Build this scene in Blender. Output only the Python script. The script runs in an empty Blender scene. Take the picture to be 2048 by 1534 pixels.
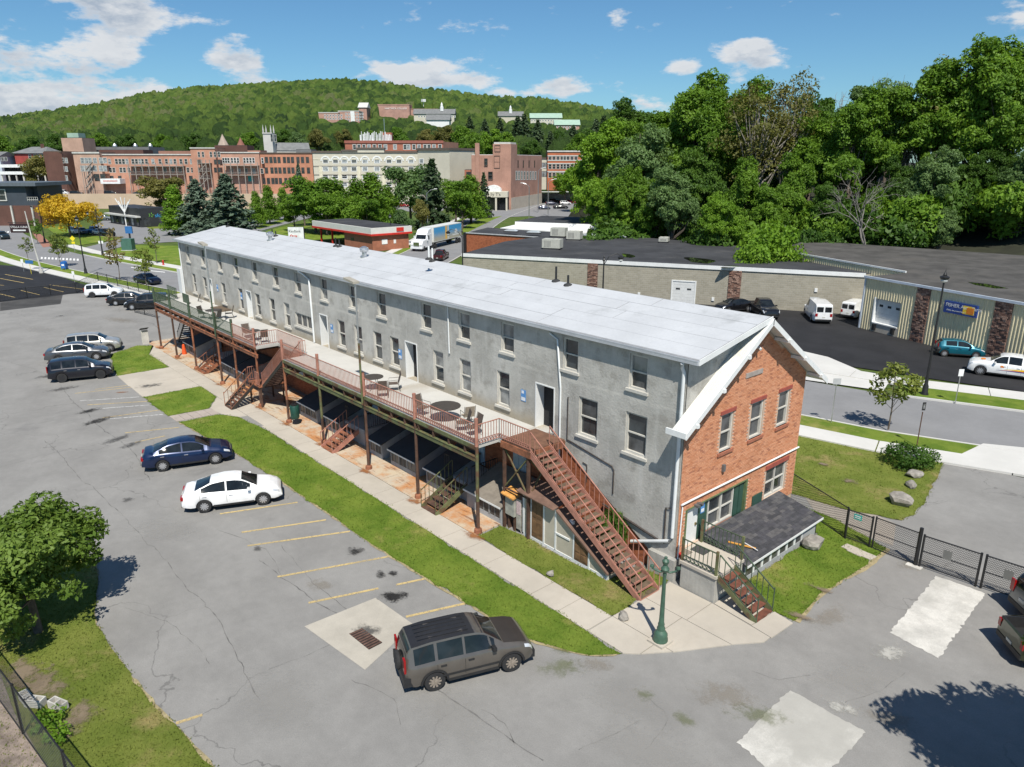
import bpy, bmesh, math, random
import numpy as np
from mathutils import Vector, Matrix
R = math.radians
random.seed(7)
SC = bpy.context.scene
COL = SC.collection
# ------------------------------------------------------------------ camera
HC = 16.3                       # drone height above the parking lot
FPX = 1453.7                    # focal length in pixels of the 2048 px wide photograph
YAW, PITCH = R(-48.487), R(17.007)
FH = np.array([math.sin(YAW), math.cos(YAW), 0.0])
RH = np.array([math.cos(YAW), -math.sin(YAW), 0.0])
FW = FH * math.cos(PITCH) + np.array([0, 0, -math.sin(PITCH)])
UP = np.cross(RH, FW)
CAM = np.array([0.0, 0.0, HC])
cd = bpy.data.cameras.new('camera'); cd.sensor_width = 36.0; cd.lens = FPX / 2048 * 36.0
cd.clip_start = 0.5; cd.clip_end = 9000
cam = bpy.data.objects.new('camera', cd); COL.objects.link(cam)
cam.matrix_world = Matrix([[RH[0], UP[0], -FW[0], 0], [RH[1], UP[1], -FW[1], 0], [RH[2], UP[2], -FW[2], HC], [0, 0, 0, 1]])
SC.camera = cam

def ray(x, y):
    return FW + RH * ((x - 1024) / FPX) + UP * ((767 - y) / FPX)
def G(x, y, z=0.0):             # photo pixel -> point on the level z
    d = ray(x, y); return CAM + d * ((z - HC) / d[2])
def g2(x, y, z=0.0):
    p = G(x, y, z); return (p[0], p[1])
def atD(x, y, D):               # photo pixel -> point at ground distance D ahead of the camera
    d = ray(x, y); return CAM + d * (D / float(d @ FH))
def onY(x, y, Y):
    d = ray(x, y); return CAM + d * (Y / d[1])
# ------------------------------------------------------------------ world, sun, exposure
SUN_EL, SUN_AZ = R(55), math.atan2(0.84, -0.54)
SUN = Vector((math.sin(SUN_AZ) * math.cos(SUN_EL), math.cos(SUN_AZ) * math.cos(SUN_EL), math.sin(SUN_EL)))
W = bpy.data.worlds.new('World'); SC.world = W; W.use_nodes = True
nt = W.node_tree; nt.nodes.clear()
def wn(t, **k):
    n = nt.nodes.new(t)
    for a, b in k.items(): setattr(n, a, b)
    return n
def wl(a, b): nt.links.new(a, b)
def wmath(op, a, b=None, clamp=False):
    n = wn('ShaderNodeMath', operation=op, use_clamp=clamp)
    for i, v in enumerate((a, b)):
        if v is None: continue
        if isinstance(v, (int, float)): n.inputs[i].default_value = v
        else: wl(v, n.inputs[i])
    return n.outputs[0]
sky = wn('ShaderNodeTexSky', sky_type='NISHITA', sun_disc=False)
sky.sun_elevation = SUN_EL; sky.sun_rotation = SUN_AZ
sky.altitude = 300; sky.air_density = 1.0; sky.dust_density = 0.3; sky.ozone_density = 2.5
tc = wn('ShaderNodeTexCoord')
mp = wn('ShaderNodeMapping'); mp.inputs['Scale'].default_value = (1, 1, 2.6); wl(tc.outputs['Generated'], mp.inputs['Vector'])
def cnoise(scale, detail, rough, off=(0, 0, 0)):
    m2 = wn('ShaderNodeVectorMath', operation='ADD'); wl(mp.outputs[0], m2.inputs[0]); m2.inputs[1].default_value = off
    n = wn('ShaderNodeTexNoise'); n.inputs['Scale'].default_value = scale
    n.inputs['Detail'].default_value = detail; n.inputs['Roughness'].default_value = rough
    wl(m2.outputs[0], n.inputs['Vector']); return n.outputs[0]
big = cnoise(2.2, 3, .5, (3.1, 1.7, 0)); med = cnoise(5.5, 4, .5, (7, 2, 1)); fine = cnoise(13, 10, .62); fine2 = cnoise(13, 10, .62, (.0, .0, .06))
# scattered cumulus all over the sky, and the ones of the photograph where they stood
CLOUDS = [(60, 130, 210, 45, .95), (60, 215, 380, 40, 1.15), (205, 40, 170, 70, .92), (200, 175, 230, 36, .95), (-160, 120, 200, 80, .95), (40, 180, 160, 26, .9), (40, 245, 200, 30, 1.1), (470, 135, 85, 58, 1.15), (350, 110, 90, 40, .7),
          (900, 95, 90, 26, .6), (850, 145, 130, 42, 1.1), (810, 110, 80, 30, .6), (1500, 112, 80, 36, 1.2), (1208, 116, 42, 18, .95), (1118, 170, 66, 26, 1.1), (1220, 25, 34, 22, .7),
          (1112, 20, 32, 16, .65), (1370, 132, 44, 24, .95), (1040, 185, 80, 12, .6), (1270, 215, 120, 16, .6), (380, 165, 80, 22, .5), (2150, 60, 160, 40, .7), (-250, 130, 200, 50, .9)]
bias = None
for (px, py, sx, sy, a) in CLOUDS:
    c = ray(px, py); c = c / np.linalg.norm(c)
    sub = wn('ShaderNodeVectorMath', operation='SUBTRACT'); wl(tc.outputs['Generated'], sub.inputs[0]); sub.inputs[1].default_value = tuple(c)
    mul = wn('ShaderNodeVectorMath', operation='MULTIPLY'); wl(sub.outputs[0], mul.inputs[0])
    fx = FPX / sx; fy = FPX / sy
    mul.inputs[1].default_value = (fx, fx, fy)
    ln = wn('ShaderNodeVectorMath', operation='LENGTH'); wl(mul.outputs[0], ln.inputs[0])
    mr = wn('ShaderNodeMapRange'); mr.interpolation_type = 'SMOOTHSTEP'
    mr.inputs['From Min'].default_value = 1.45; mr.inputs['From Max'].default_value = 0.1
    mr.inputs['To Min'].default_value = 0; mr.inputs['To Max'].default_value = a * .42
    wl(ln.outputs['Value'], mr.inputs['Value'])
    bias = mr.outputs[0] if bias is None else wmath('MAXIMUM', bias, mr.outputs[0])
gen = wmath('MULTIPLY', wmath('SUBTRACT', big, .53), 1.1)
gen = wmath('MAXIMUM', gen, -.05)
# the general cover fades where the photograph has blue between its clouds: near the view the named clouds decide
cen = wn('ShaderNodeVectorMath', operation='DOT_PRODUCT'); wl(tc.outputs['Generated'], cen.inputs[0])
cv = ray(1024, 100); cv = cv / np.linalg.norm(cv); cen.inputs[1].default_value = tuple(cv)
away = wn('ShaderNodeMapRange'); away.inputs['From Min'].default_value = .80; away.inputs['From Max'].default_value = .55; wl(cen.outputs['Value'], away.inputs['Value'])
gen = wmath('MULTIPLY', gen, away.outputs[0])
bias = wmath('MAXIMUM', bias, gen)
def dens(f):
    d = wmath('ADD', wmath('ADD', wmath('MULTIPLY', wmath('SUBTRACT', f, .5), 1.7), wmath('MULTIPLY', wmath('SUBTRACT', med, .5), 1.0)), wmath('SUBTRACT', bias, .20))
    m = wn('ShaderNodeMapRange'); m.interpolation_type = 'SMOOTHSTEP'; wl(d, m.inputs['Value'])
    m.inputs['From Min'].default_value = .0; m.inputs['From Max'].default_value = .26; return m.outputs[0], d
cov, d1 = dens(fine)
shade = wn('ShaderNodeMapRange'); wl(wmath('SUBTRACT', fine2, fine), shade.inputs['Value'])
shade.inputs['From Min'].default_value = -.10; shade.inputs['From Max'].default_value = .11
thick = wn('ShaderNodeMapRange'); wl(d1, thick.inputs['Value']); thick.inputs['From Min'].default_value = .04; thick.inputs['From Max'].default_value = .34
sh = wmath('MULTIPLY', wmath('ADD', wmath('MULTIPLY', shade.outputs[0], .75), .25), thick.outputs[0], True)
ccol = wn('ShaderNodeMix', data_type='RGBA'); wl(sh, ccol.inputs['Factor'])
ccol.inputs['A'].default_value = (9.3, 9.4, 9.5, 1); ccol.inputs['B'].default_value = (4.6, 5.4, 6.5, 1)
mixc = wn('ShaderNodeMix', data_type='RGBA'); wl(wmath('MULTIPLY', cov, .95), mixc.inputs['Factor'])
skt = wn('ShaderNodeMix', data_type='RGBA', blend_type='MULTIPLY'); skt.inputs['Factor'].default_value = 1
wl(sky.outputs[0], skt.inputs['A']); skt.inputs['B'].default_value = (.64, .97, 1.15, 1)
wl(skt.outputs['Result'], mixc.inputs['A']); wl(ccol.outputs['Result'], mixc.inputs['B'])
bg = wn('ShaderNodeBackground'); bg.inputs['Strength'].default_value = 0.072; wl(mixc.outputs['Result'], bg.inputs['Color'])
wo = wn('ShaderNodeOutputWorld'); wl(bg.outputs[0], wo.inputs['Surface'])
sl = bpy.data.lights.new('sun', 'SUN'); sl.energy = 4.9; sl.angle = R(.53); sl.color = (1.0, .95, .86)
so = bpy.data.objects.new('sun', sl); COL.objects.link(so); so.location = (60, -40, 90)
so.rotation_euler = (-SUN).to_track_quat('-Z', 'Y').to_euler()
SC.view_settings.view_transform = 'Standard'; SC.view_settings.look = 'None'
SC.view_settings.exposure = 0.28; SC.view_settings.gamma = 1.0
SC.cycles.max_bounces = 6; SC.cycles.transparent_max_bounces = 16
SC.cycles.diffuse_bounces = 3; SC.cycles.glossy_bounces = 3; SC.cycles.use_denoising = True
# ------------------------------------------------------------------ materials
MATS = {}
def nodes_of(name):
    m = bpy.data.materials.new(name); m.use_nodes = True
    t = m.node_tree; b = t.nodes['Principled BSDF']; MATS[name] = m
    return m, t, b
def N(t, typ, **k):
    n = t.nodes.new(typ)
    for a, b in k.items():
        if a == 'inp':
            for i, v in b.items(): n.inputs[i].default_value = v
        else: setattr(n, a, b)
    return n
def noise(t, vec, scale, detail=4, rough=.55):
    n = N(t, 'ShaderNodeTexNoise', inp={'Scale': scale, 'Detail': detail, 'Roughness': rough}); t.links.new(vec, n.inputs['Vector']); return n.outputs[0]
def mixc_(t, f, a, b, mode='MIX'):
    n = N(t, 'ShaderNodeMix', data_type='RGBA', blend_type=mode)
    for s, v in (('Factor', f), ('A', a), ('B', b)):
        if isinstance(v, (int, float)): n.inputs[s].default_value = v
        elif isinstance(v, tuple): n.inputs[s].default_value = v if len(v) == 4 else (*v, 1)
        else: t.links.new(v, n.inputs[s])
    return n.outputs['Result']
def mth(t, op, a, b=None, c=False):
    n = N(t, 'ShaderNodeMath', operation=op, use_clamp=c)
    for i, v in enumerate((a, b)):
        if v is None: continue
        if isinstance(v, (int, float)): n.inputs[i].default_value = v
        else: t.links.new(v, n.inputs[i])
    return n.outputs[0]
def ramp(t, f, lo, hi, a=0., b=1., smooth=True):
    n = N(t, 'ShaderNodeMapRange'); n.interpolation_type = 'SMOOTHSTEP' if smooth else 'LINEAR'
    n.inputs['From Min'].default_value = lo; n.inputs['From Max'].default_value = hi
    n.inputs['To Min'].default_value = a; n.inputs['To Max'].default_value = b
    t.links.new(f, n.inputs['Value']); return n.outputs[0]
def pos(t, obj=False):
    return N(t, 'ShaderNodeTexCoord').outputs['Object'] if obj else N(t, 'ShaderNodeNewGeometry').outputs['Position']
def bump(t, b, h, dist, strength=1.0):
    n = N(t, 'ShaderNodeBump', inp={'Strength': strength, 'Distance': dist}); t.links.new(h, n.inputs['Height']); t.links.new(n.outputs[0], b.inputs['Normal'])
def sc(c, k): return tuple(min(1, v * k) for v in c)
def mat(name, col, rough=.7, var=.12, scale=1.5, metal=0., bmp=0., bscale=30, obj=False, fine=.06, spec=.5, coat=0., emit=0., streak=0., stain=None, stain_lo=.55):
    if name in MATS: return MATS[name]
    m, t, b = nodes_of(name); p = pos(t, obj)
    n1 = noise(t, p, scale, 5, .6); c = mixc_(t, ramp(t, n1, .3, .7), sc(col, 1 - var), sc(col, 1 + var))
    if fine:
        n2 = noise(t, p, scale * 18, 3, .6); c = mixc_(t, ramp(t, n2, .3, .7, 1 - fine, 1 + fine, False), (0, 0, 0), c) if False else mixc_(t, 1.0, c, mixc_(t, n2, (1 - fine * 2,) * 3, (1 + fine * 2,) * 3), 'MULTIPLY')
    if streak:
        mp_ = N(t, 'ShaderNodeMapping'); mp_.inputs['Scale'].default_value = (2.2, 2.2, .16); t.links.new(p, mp_.inputs['Vector'])
        n3 = noise(t, mp_.outputs[0], 1.6, 5, .65); c = mixc_(t, mth(t, 'MULTIPLY', ramp(t, n3, .45, .75), streak), c, sc(col, .5))
    if stain is not None:
        n4 = noise(t, p, scale * .6 + .13, 6, .68); c = mixc_(t, ramp(t, n4, stain_lo, stain_lo + .17), c, stain)
    t.links.new(c, b.inputs['Base Color'])
    b.inputs['Roughness'].default_value = rough; b.inputs['Metallic'].default_value = metal
    b.inputs['Specular IOR Level'].default_value = spec
    if coat: b.inputs['Coat Weight'].default_value = coat; b.inputs['Coat Roughness'].default_value = .04
    if bmp: bump(t, b, noise(t, p, bscale, 4, .6), bmp)
    return m
# ------------------------------------------------------------------ mesh building
ORG = {}
class MB:
    def __init__(s): s.v = []; s.f = []; s.m = []
    def add(s, vs, fs, mi=0):
        o = len(s.v); s.v.extend([tuple(map(float, p)) for p in vs]); s.f.extend([tuple(i + o for i in f) for f in fs]); s.m.extend([mi] * len(fs)); return s
    def box(s, x0, x1, y0, y1, z0, z1, mi=0):
        if x0 > x1: x0, x1 = x1, x0
        if y0 > y1: y0, y1 = y1, y0
        if z0 > z1: z0, z1 = z1, z0
        return s.add([(x0, y0, z0), (x1, y0, z0), (x1, y1, z0), (x0, y1, z0), (x0, y0, z1), (x1, y0, z1), (x1, y1, z1), (x0, y1, z1)],
              [(0, 3, 2, 1), (4, 5, 6, 7), (0, 1, 5, 4), (1, 2, 6, 5), (2, 3, 7, 6), (3, 0, 4, 7)], mi)
    def obox(s, o, ux, uy, uz, mi=0):   # parallelepiped from corner o
        o, ux, uy, uz = (np.array(a, float) for a in (o, ux, uy, uz))
        if np.dot(np.cross(ux, uy), uz) < 0: o = o + uz; uz = -uz
        P = [o, o + ux, o + ux + uy, o + uy]; P += [p + uz for p in P]
        return s.add(P, [(0, 3, 2, 1), (4, 5, 6, 7), (0, 1, 5, 4), (1, 2, 6, 5), (2, 3, 7, 6), (3, 0, 4, 7)], mi)
    def beam(s, p, q, w, h, mi=0, up=(0, 0, 1)):
        p, q = np.array(p, float), np.array(q, float); d = q - p; d = d / np.linalg.norm(d); up = np.array(up, float)
        if abs(d @ up) > .98: up = np.array([1., 0, 0])
        sd = np.cross(d, up); sd /= np.linalg.norm(sd); u = np.cross(sd, d)
        return s.obox(p - sd * w / 2 - u * h / 2, q - p, sd * w, u * h, mi)
    def tube(s, pts, r, n=6, mi=0, cap=True):
        pts = [np.array(p, float) for p in pts]; rs = r if isinstance(r, (list, tuple)) else [r] * len(pts)
        o = len(s.v); vs = []
        for i, p in enumerate(pts):
            a = pts[max(i - 1, 0)]; b = pts[min(i + 1, len(pts) - 1)]; d = b - a; d = d / (np.linalg.norm(d) + 1e-9)
            ref = np.array([0, 0, 1.]) if abs(d[2]) < .9 else np.array([1., 0, 0])
            u = np.cross(d, ref); u /= np.linalg.norm(u); w = np.cross(d, u)
            for k in range(n):
                t = 2 * math.pi * k / n; vs.append(p + (u * math.cos(t) + w * math.sin(t)) * rs[i])
        fs = []
        for i in range(len(pts) - 1):
            for k in range(n):
                a = i * n + k; b = i * n + (k + 1) % n; fs.append((a, a + n, b + n, b))
        if cap: fs.append(tuple(range(n))); fs.append(tuple((len(pts) - 1) * n + k for k in reversed(range(n))))
        return s.add(vs, fs, mi)
    def lathe(s, prof, c=(0, 0, 0), n=12, mi=0, axis='z'):
        vs = []; fs = []
        for (r, z) in prof:
            for k in range(n):
                t = 2 * math.pi * k / n; a, b = r * math.cos(t), r * math.sin(t)
                p = (a, b, z) if axis == 'z' else ((a, z, b) if axis == 'y' else (z, a, b))
                vs.append((c[0] + p[0], c[1] + p[1], c[2] + p[2]))
        for i in range(len(prof) - 1):
            for k in range(n):
                a = i * n + k; b = i * n + (k + 1) % n
                fs.append((a, b, b + n, a + n) if axis != 'y' else (a, a + n, b + n, b))
        fs.append(tuple(reversed(range(n))) if axis != 'y' else tuple(range(n)))
        l = (len(prof) - 1) * n; fs.append(tuple(l + k for k in range(n)) if axis != 'y' else tuple(l + k for k in reversed(range(n))))
        return s.add(vs, fs, mi)
    def extrude(s, poly, vec, mi=0):
        n = len(poly); vec = np.array(vec, float); P = [np.array(p, float) for p in poly]
        nr = sum((np.cross(P[i], P[(i + 1) % n]) for i in range(n)), np.zeros(3))
        if nr @ vec > 0: P = P[::-1]
        Q = [p + vec for p in P]
        fs = [tuple(range(n)), tuple(reversed(range(n, 2 * n)))] + [(i, i + n, (i + 1) % n + n, (i + 1) % n) for i in range(n)]
        return s.add(P + Q, fs, mi)
    def prism(s, poly, z0, z1, mi=0):
        return s.extrude([(p[0], p[1], z0) for p in poly], (0, 0, z1 - z0), mi)
    def quad(s, a, b, c, d, mi=0): return s.add([a, b, c, d], [(0, 1, 2, 3)], mi)
    def build(s, name, mats, parent=None, smooth=None, kind=None, label=None, cat=None, group=None):
        if not isinstance(mats, (list, tuple)): mats = [mats]
        o = ORG.get(parent.name, (0, 0, 0)) if parent is not None else (0, 0, 0)
        vs = [(p[0] - o[0], p[1] - o[1], p[2] - o[2]) for p in s.v] if any(o) else s.v
        me = bpy.data.meshes.new(name); me.from_pydata(vs, [], s.f)
        for m in mats: me.materials.append(m)
        if len(mats) > 1: me.polygons.foreach_set('material_index', s.m)
        if smooth is not None:
            me.polygons.foreach_set('use_smooth', [True] * len(s.f))
            if smooth < 180: me.set_sharp_from_angle(angle=R(smooth))
        me.update()
        return link(me, name, parent, kind, label, cat, group)
def link(me, name, parent=None, kind=None, label=None, cat=None, group=None):
    ob = bpy.data.objects.new(name, me); COL.objects.link(ob)
    if parent is not None: ob.parent = parent; ORG[ob.name] = ORG.get(parent.name, (0, 0, 0))
    tag(ob, label, cat, group, kind); return ob
def tag(o, label=None, cat=None, group=None, kind=None):
    if label: o['label'] = label
    if cat: o['category'] = cat
    if group: o['group'] = group
    if kind: o['kind'] = kind
    return o
def thing(name, loc, label, cat, group=None, local=False, rz=0.):
    e = bpy.data.objects.new(name, None); COL.objects.link(e); e.location = tuple(map(float, loc)); e.rotation_euler = (0, 0, rz)
    e.empty_display_size = .3
    ORG[e.name] = (0, 0, 0) if local else tuple(map(float, loc))
    return tag(e, label, cat, group)
def copy_tree(o, parent=None):
    c = o.copy(); COL.objects.link(c); c.parent = parent
    for ch in o.children: copy_tree(ch, c)
    return c
def npmesh(name, V, F, mats, parent=None, attr=None, smooth=False, mi=None, **k):
    me = bpy.data.meshes.new(name); n = len(V); nf, ns = F.shape
    me.vertices.add(n); me.vertices.foreach_set('co', np.ascontiguousarray(V, dtype=np.float32).ravel())
    me.loops.add(nf * ns); me.polygons.add(nf)
    me.polygons.foreach_set('loop_start', np.arange(nf, dtype=np.int32) * ns)
    me.polygons.foreach_set('loop_total', np.full(nf, ns, dtype=np.int32))
    me.loops.foreach_set('vertex_index', np.ascontiguousarray(F, dtype=np.int32).ravel())
    if smooth: me.polygons.foreach_set('use_smooth', np.ones(nf, dtype=bool))
    for m in (mats if isinstance(mats, (list, tuple)) else [mats]): me.materials.append(m)
    if mi is not None: me.polygons.foreach_set('material_index', mi.astype(np.int32))
    if attr is not None:
        a = me.attributes.new('tint', 'FLOAT', 'POINT'); a.data.foreach_set('value', attr.astype(np.float32))
    me.update(calc_edges=True); me.validate()
    return link(me, name, parent, **k)
def inside(poly, X, Y):
    r = np.zeros(X.shape, bool); n = len(poly)
    for i in range(n):
        x0, y0 = poly[i]; x1, y1 = poly[(i + 1) % n]
        if y0 == y1: continue
        c = ((y0 > Y) != (y1 > Y)) & (X < (x1 - x0) * (Y - y0) / (y1 - y0) + x0); r ^= c
    return r
def holes_quads(u0, u1, v0, v1, holes):     # rectangles that cover the wall around its openings
    us = sorted({u0, u1, *[h[0] for h in holes], *[h[1] for h in holes]}); us = [u for u in us if u0 <= u <= u1]
    out = []
    for a, b in zip(us, us[1:]):
        hs = sorted((h[2], h[3]) for h in holes if h[0] <= a + 1e-6 and h[1] >= b - 1e-6); z = v0
        for (c, d) in hs:
            if c > z: out.append((a, b, z, c))
            z = max(z, d)
        if z < v1: out.append((a, b, z, v1))
    return out
# ================================================================== ground materials
def ground_mat(name, col, rough=.9, var=.10, scale=.35, crack=0., grain=.10, patch=None, patch_lo=.6, spec=.3):
    m, t, b = nodes_of(name); p = pos(t)
    c = mixc_(t, ramp(t, noise(t, p, scale, 6, .62), .32, .68), sc(col, 1 - var), sc(col, 1 + var))
    c = mixc_(t, 1., c, mixc_(t, noise(t, p, 26, 3, .7), (1 - grain * 2,) * 3, (1 + grain * 2,) * 3), 'MULTIPLY')
    c = mixc_(t, 1., c, mixc_(t, noise(t, p, 2.6, 5, .7), (1 - grain,) * 3, (1 + grain,) * 3), 'MULTIPLY')
    if patch is not None:
        mp_ = N(t, 'ShaderNodeMapping'); mp_.inputs['Scale'].default_value = (1, .55, 1); mp_.inputs['Rotation'].default_value = (0, 0, .3); t.links.new(p, mp_.inputs['Vector'])
        c = mixc_(t, mth(t, 'MULTIPLY', ramp(t, noise(t, mp_.outputs[0], .22, 7, .66), patch_lo, patch_lo + .16), .8), c, patch)
    if crack:
        w = N(t, 'ShaderNodeVectorMath', operation='ADD'); nn = N(t, 'ShaderNodeTexNoise', inp={'Scale': .7, 'Detail': 5}); t.links.new(p, nn.inputs['Vector'])
        mu = N(t, 'ShaderNodeVectorMath', operation='MULTIPLY'); t.links.new(nn.outputs['Color'], mu.inputs[0]); mu.inputs[1].default_value = (2.6, 2.6, 0)
        t.links.new(p, w.inputs[0]); t.links.new(mu.outputs[0], w.inputs[1])
        v = N(t, 'ShaderNodeTexVoronoi', feature='DISTANCE_TO_EDGE', inp={'Scale': .16}); t.links.new(w.outputs[0], v.inputs['Vector'])
        cr = ramp(t, v.outputs['Distance'], .0, .006, 1., 0.)
        gate = ramp(t, noise(t, p, .09, 3, .5), .46, .58)
        c = mixc_(t, mth(t, 'MULTIPLY', mth(t, 'MULTIPLY', cr, gate), crack), c, sc(col, .42))
    t.links.new(c, b.inputs['Base Color']); b.inputs['Roughness'].default_value = rough; b.inputs['Specular IOR Level'].default_value = spec
    bump(t, b, noise(t, p, 45, 3, .7), .006, .6)
    return m
m_asph = ground_mat('asphalt_worn', (.232, .226, .214), grain=.15, crack=.6, patch=(.155, .152, .147), var=.09)
m_road = ground_mat('asphalt_road', (.215, .215, .218), crack=.2, var=.06)
m_black = ground_mat('asphalt_new', (.022, .022, .024), grain=.16, var=.2, rough=.8)
m_dark = ground_mat('asphalt_dark', (.060, .058, .056), grain=.14, var=.25, patch=(.16, .15, .14), patch_lo=.58)
m_conc = ground_mat('concrete_walk', (.43, .39, .33), var=.08, grain=.06, patch=(.33, .29, .235), patch_lo=.56)
m_concw = ground_mat('concrete_white', (.52, .505, .465), var=.14, grain=.16, scale=1.1, patch=(.34, .33, .30), patch_lo=.47)
m_conc2 = ground_mat('concrete_new', (.55, .54, .51), var=.05, grain=.04)
m_path = ground_mat('path_tan', (.30, .265, .225), var=.1, grain=.1)
def rust_conc():
    m, t, b = nodes_of('concrete_rusty'); p = pos(t)
    c = mixc_(t, ramp(t, noise(t, p, .8, 5, .6), .3, .7), (.50, .41, .29), (.45, .39, .31))
    c = mixc_(t, ramp(t, noise(t, p, .55, 7, .7), .41, .64), c, (.45, .20, .07))
    mp_ = N(t, 'ShaderNodeMapping'); mp_.inputs['Scale'].default_value = (.5, 3.0, 1); t.links.new(p, mp_.inputs['Vector'])
    c = mixc_(t, mth(t, 'MULTIPLY', ramp(t, noise(t, mp_.outputs[0], 1.1, 7, .75), .53, .66), .85), c, (.17, .065, .028))
    c = mixc_(t, 1., c, mixc_(t, noise(t, p, 22, 3, .7), (.86,) * 3, (1.12,) * 3), 'MULTIPLY')
    t.links.new(c, b.inputs['Base Color']); b.inputs['Roughness'].default_value = .9; bump(t, b, noise(t, p, 40, 3), .004)
    return m
m_rustc = rust_conc()
def grass_mat(name, a, bcol, dry, k=1.0):
    m, t, b = nodes_of(name); p = pos(t)
    c = mixc_(t, ramp(t, noise(t, p, .55, 6, .62), .35, .65), a, bcol)
    c = mixc_(t, mth(t, 'MULTIPLY', ramp(t, noise(t, p, .33, 6, .7), .52, .70), k), c, dry)
    c = mixc_(t, 1., c, mixc_(t, noise(t, p, 17, 4, .75), (.62,) * 3, (1.40,) * 3), 'MULTIPLY')
    t.links.new(c, b.inputs['Base Color']); b.inputs['Roughness'].default_value = .85; b.inputs['Specular IOR Level'].default_value = .15
    bump(t, b, noise(t, p, 28, 4, .8), .05)
    return m
m_grass = grass_mat('lawn_grass', (.100, .165, .018), (.165, .225, .032), (.270, .255, .075), .9)
m_grassd = grass_mat('lawn_dry', (.125, .165, .026), (.180, .210, .042), (.30, .245, .10), .95)
m_earth = grass_mat('earth_green', (.06, .10, .02), (.09, .13, .03), (.16, .14, .07), .8)
m_soil = ground_mat('bare_soil', (.24, .18, .12), var=.2, grain=.15)
m_yel = mat('road_paint_yellow', (.60, .44, .17), .85, .12, 4)
m_wht = mat('road_paint_white', (.72, .72, .70), .85, .08, 4)
def worn(name, col, lo=.42):
    m, t, b = nodes_of(name); p = pos(t)
    b.inputs['Base Color'].default_value = (*col, 1); b.inputs['Roughness'].default_value = .9; b.inputs['Specular IOR Level'].default_value = .2
    a = mth(t, 'MULTIPLY', ramp(t, noise(t, p, 7, 6, .75), lo - .14, lo + .12), ramp(t, noise(t, p, .5, 3), .2, .55, .35, .9))
    t.links.new(a, b.inputs['Alpha']); return m
m_yworn = worn('stall_paint_yellow', (.58, .44, .20)); m_wworn = worn('stall_paint_white', (.68, .68, .66), .46)
# ================================================================== ground
def flat(name, poly, z, m, kind='structure', parent=None, **k):
    b = MB(); n = len(poly); P = [(p[0], p[1], z) for p in poly]
    a = sum(P[i][0] * P[(i + 1) % n][1] - P[(i + 1) % n][0] * P[i][1] for i in range(n))
    if a < 0: P = P[::-1]
    b.add(P, [tuple(range(n))]); return b.build(name, m, parent, kind=kind, **k)
def px(*pts): return [g2(*p) for p in pts]
b = MB()
NX = 12
for i in range(NX):
    for j in range(NX):
        s = 520 / NX * 2
        x0, y0 = -620 + i * s * .9, -160 + j * s * .72
        b.quad((x0, y0, -.06), (x0 + s * .9, y0, -.06), (x0 + s * .9, y0 + s * .72, -.06), (x0, y0 + s * .72, -.06))
b.build('ground', m_earth, kind='structure')
flat('parking_lot', [(-108.5, 8.5), (-107.5, 14.5), (-107.7, 19.3), (-103, 24.2), (-93.5, 22.4), (-90, 24), (-75, 28), (-60, 31), (-30, 34), (-20, 33.6), (-15.5, 33.5), (-13.2, 33.8), (-12.6, 38), (-13.2, 43.8), (-8.8, 44.4), (40, 62), (60, 20), (60, -40), (-110, -40)], 0.0, m_asph)
# Market street behind the building, with verges, walks and kerbs
CL = [(-330, 36), (-260, 30), (-215, 25.5), (-180, 24.2), (-160, 24.8), (-142, 26.7), (-122, 30.0), (-100, 34.0), (-60, 41.3), (-22, 49.2), (-12, 52.2), (40, 71), (90, 92)]
def resample(pts, step=4.):
    P = np.array(pts, float); out = []
    for i in range(len(P) - 1):
        p0 = P[max(i - 1, 0)]; p1 = P[i]; p2 = P[i + 1]; p3 = P[min(i + 2, len(P) - 1)]; n = max(1, int(np.linalg.norm(p2 - p1) / step))
        for k in range(n):
            t = k / n; out.append(.5 * ((2 * p1) + (-p0 + p2) * t + (2 * p0 - 5 * p1 + 4 * p2 - p3) * t * t + (-p0 + 3 * p1 - 3 * p2 + p3) * t ** 3))
    out.append(P[-1]); return np.array(out)
def offs(C, o):
    d = np.gradient(C, axis=0); d /= np.linalg.norm(d, axis=1)[:, None]; return C + np.stack([-d[:, 1], d[:, 0]], 1) * o
def strip(C, o0, o1, z, b=None, s0=0, s1=None):
    b = b or MB(); A = offs(C, o0)[s0:s1]; B = offs(C, o1)[s0:s1]
    for i in range(len(A) - 1): b.quad((*A[i], z), (*A[i + 1], z), (*B[i + 1], z), (*B[i], z))
    return b
def kerb(C, o, w, z0, z1, b, s0=0, s1=None):
    A = offs(C, o)[s0:s1]; B = offs(C, o + w)[s0:s1]
    for i in range(len(A) - 1):
        b.quad((*A[i], z1), (*A[i + 1], z1), (*B[i + 1], z1), (*B[i], z1)); b.quad((*A[i], z0), (*A[i + 1], z0), (*A[i + 1], z1), (*A[i], z1)); b.quad((*B[i + 1], z0), (*B[i], z0), (*B[i], z1), (*B[i + 1], z1))
    return b
C1 = resample(CL); C2 = resample([(-78, 40), (-93, 57), (-112, 80), (-140, 108.5), (-172, 143), (-200, 178), (-236, 224), (-270, 262)])
def nearest(C, x, y): return int(np.argmin((C[:, 0] - x) ** 2 + (C[:, 1] - y) ** 2))
strip(C1, -4.3, 4.3, .006).build('street', m_road, kind='structure')
strip(C2, -5.6, 5.6, .012).build('side_street', m_road, kind='structure')
iL, iR = nearest(C1, -176, 24), nearest(C1, -9, 53)
b = MB(); kerb(C1, -4.45, .15, -.02, .13, b, iL, iR + 1); kerb(C1, 4.3, .15, -.02, .13, b, nearest(C1, -150, 26), nearest(C1, -95, 35)); kerb(C1, 4.3, .15, -.02, .13, b, nearest(C1, -18, 50), None)
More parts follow.
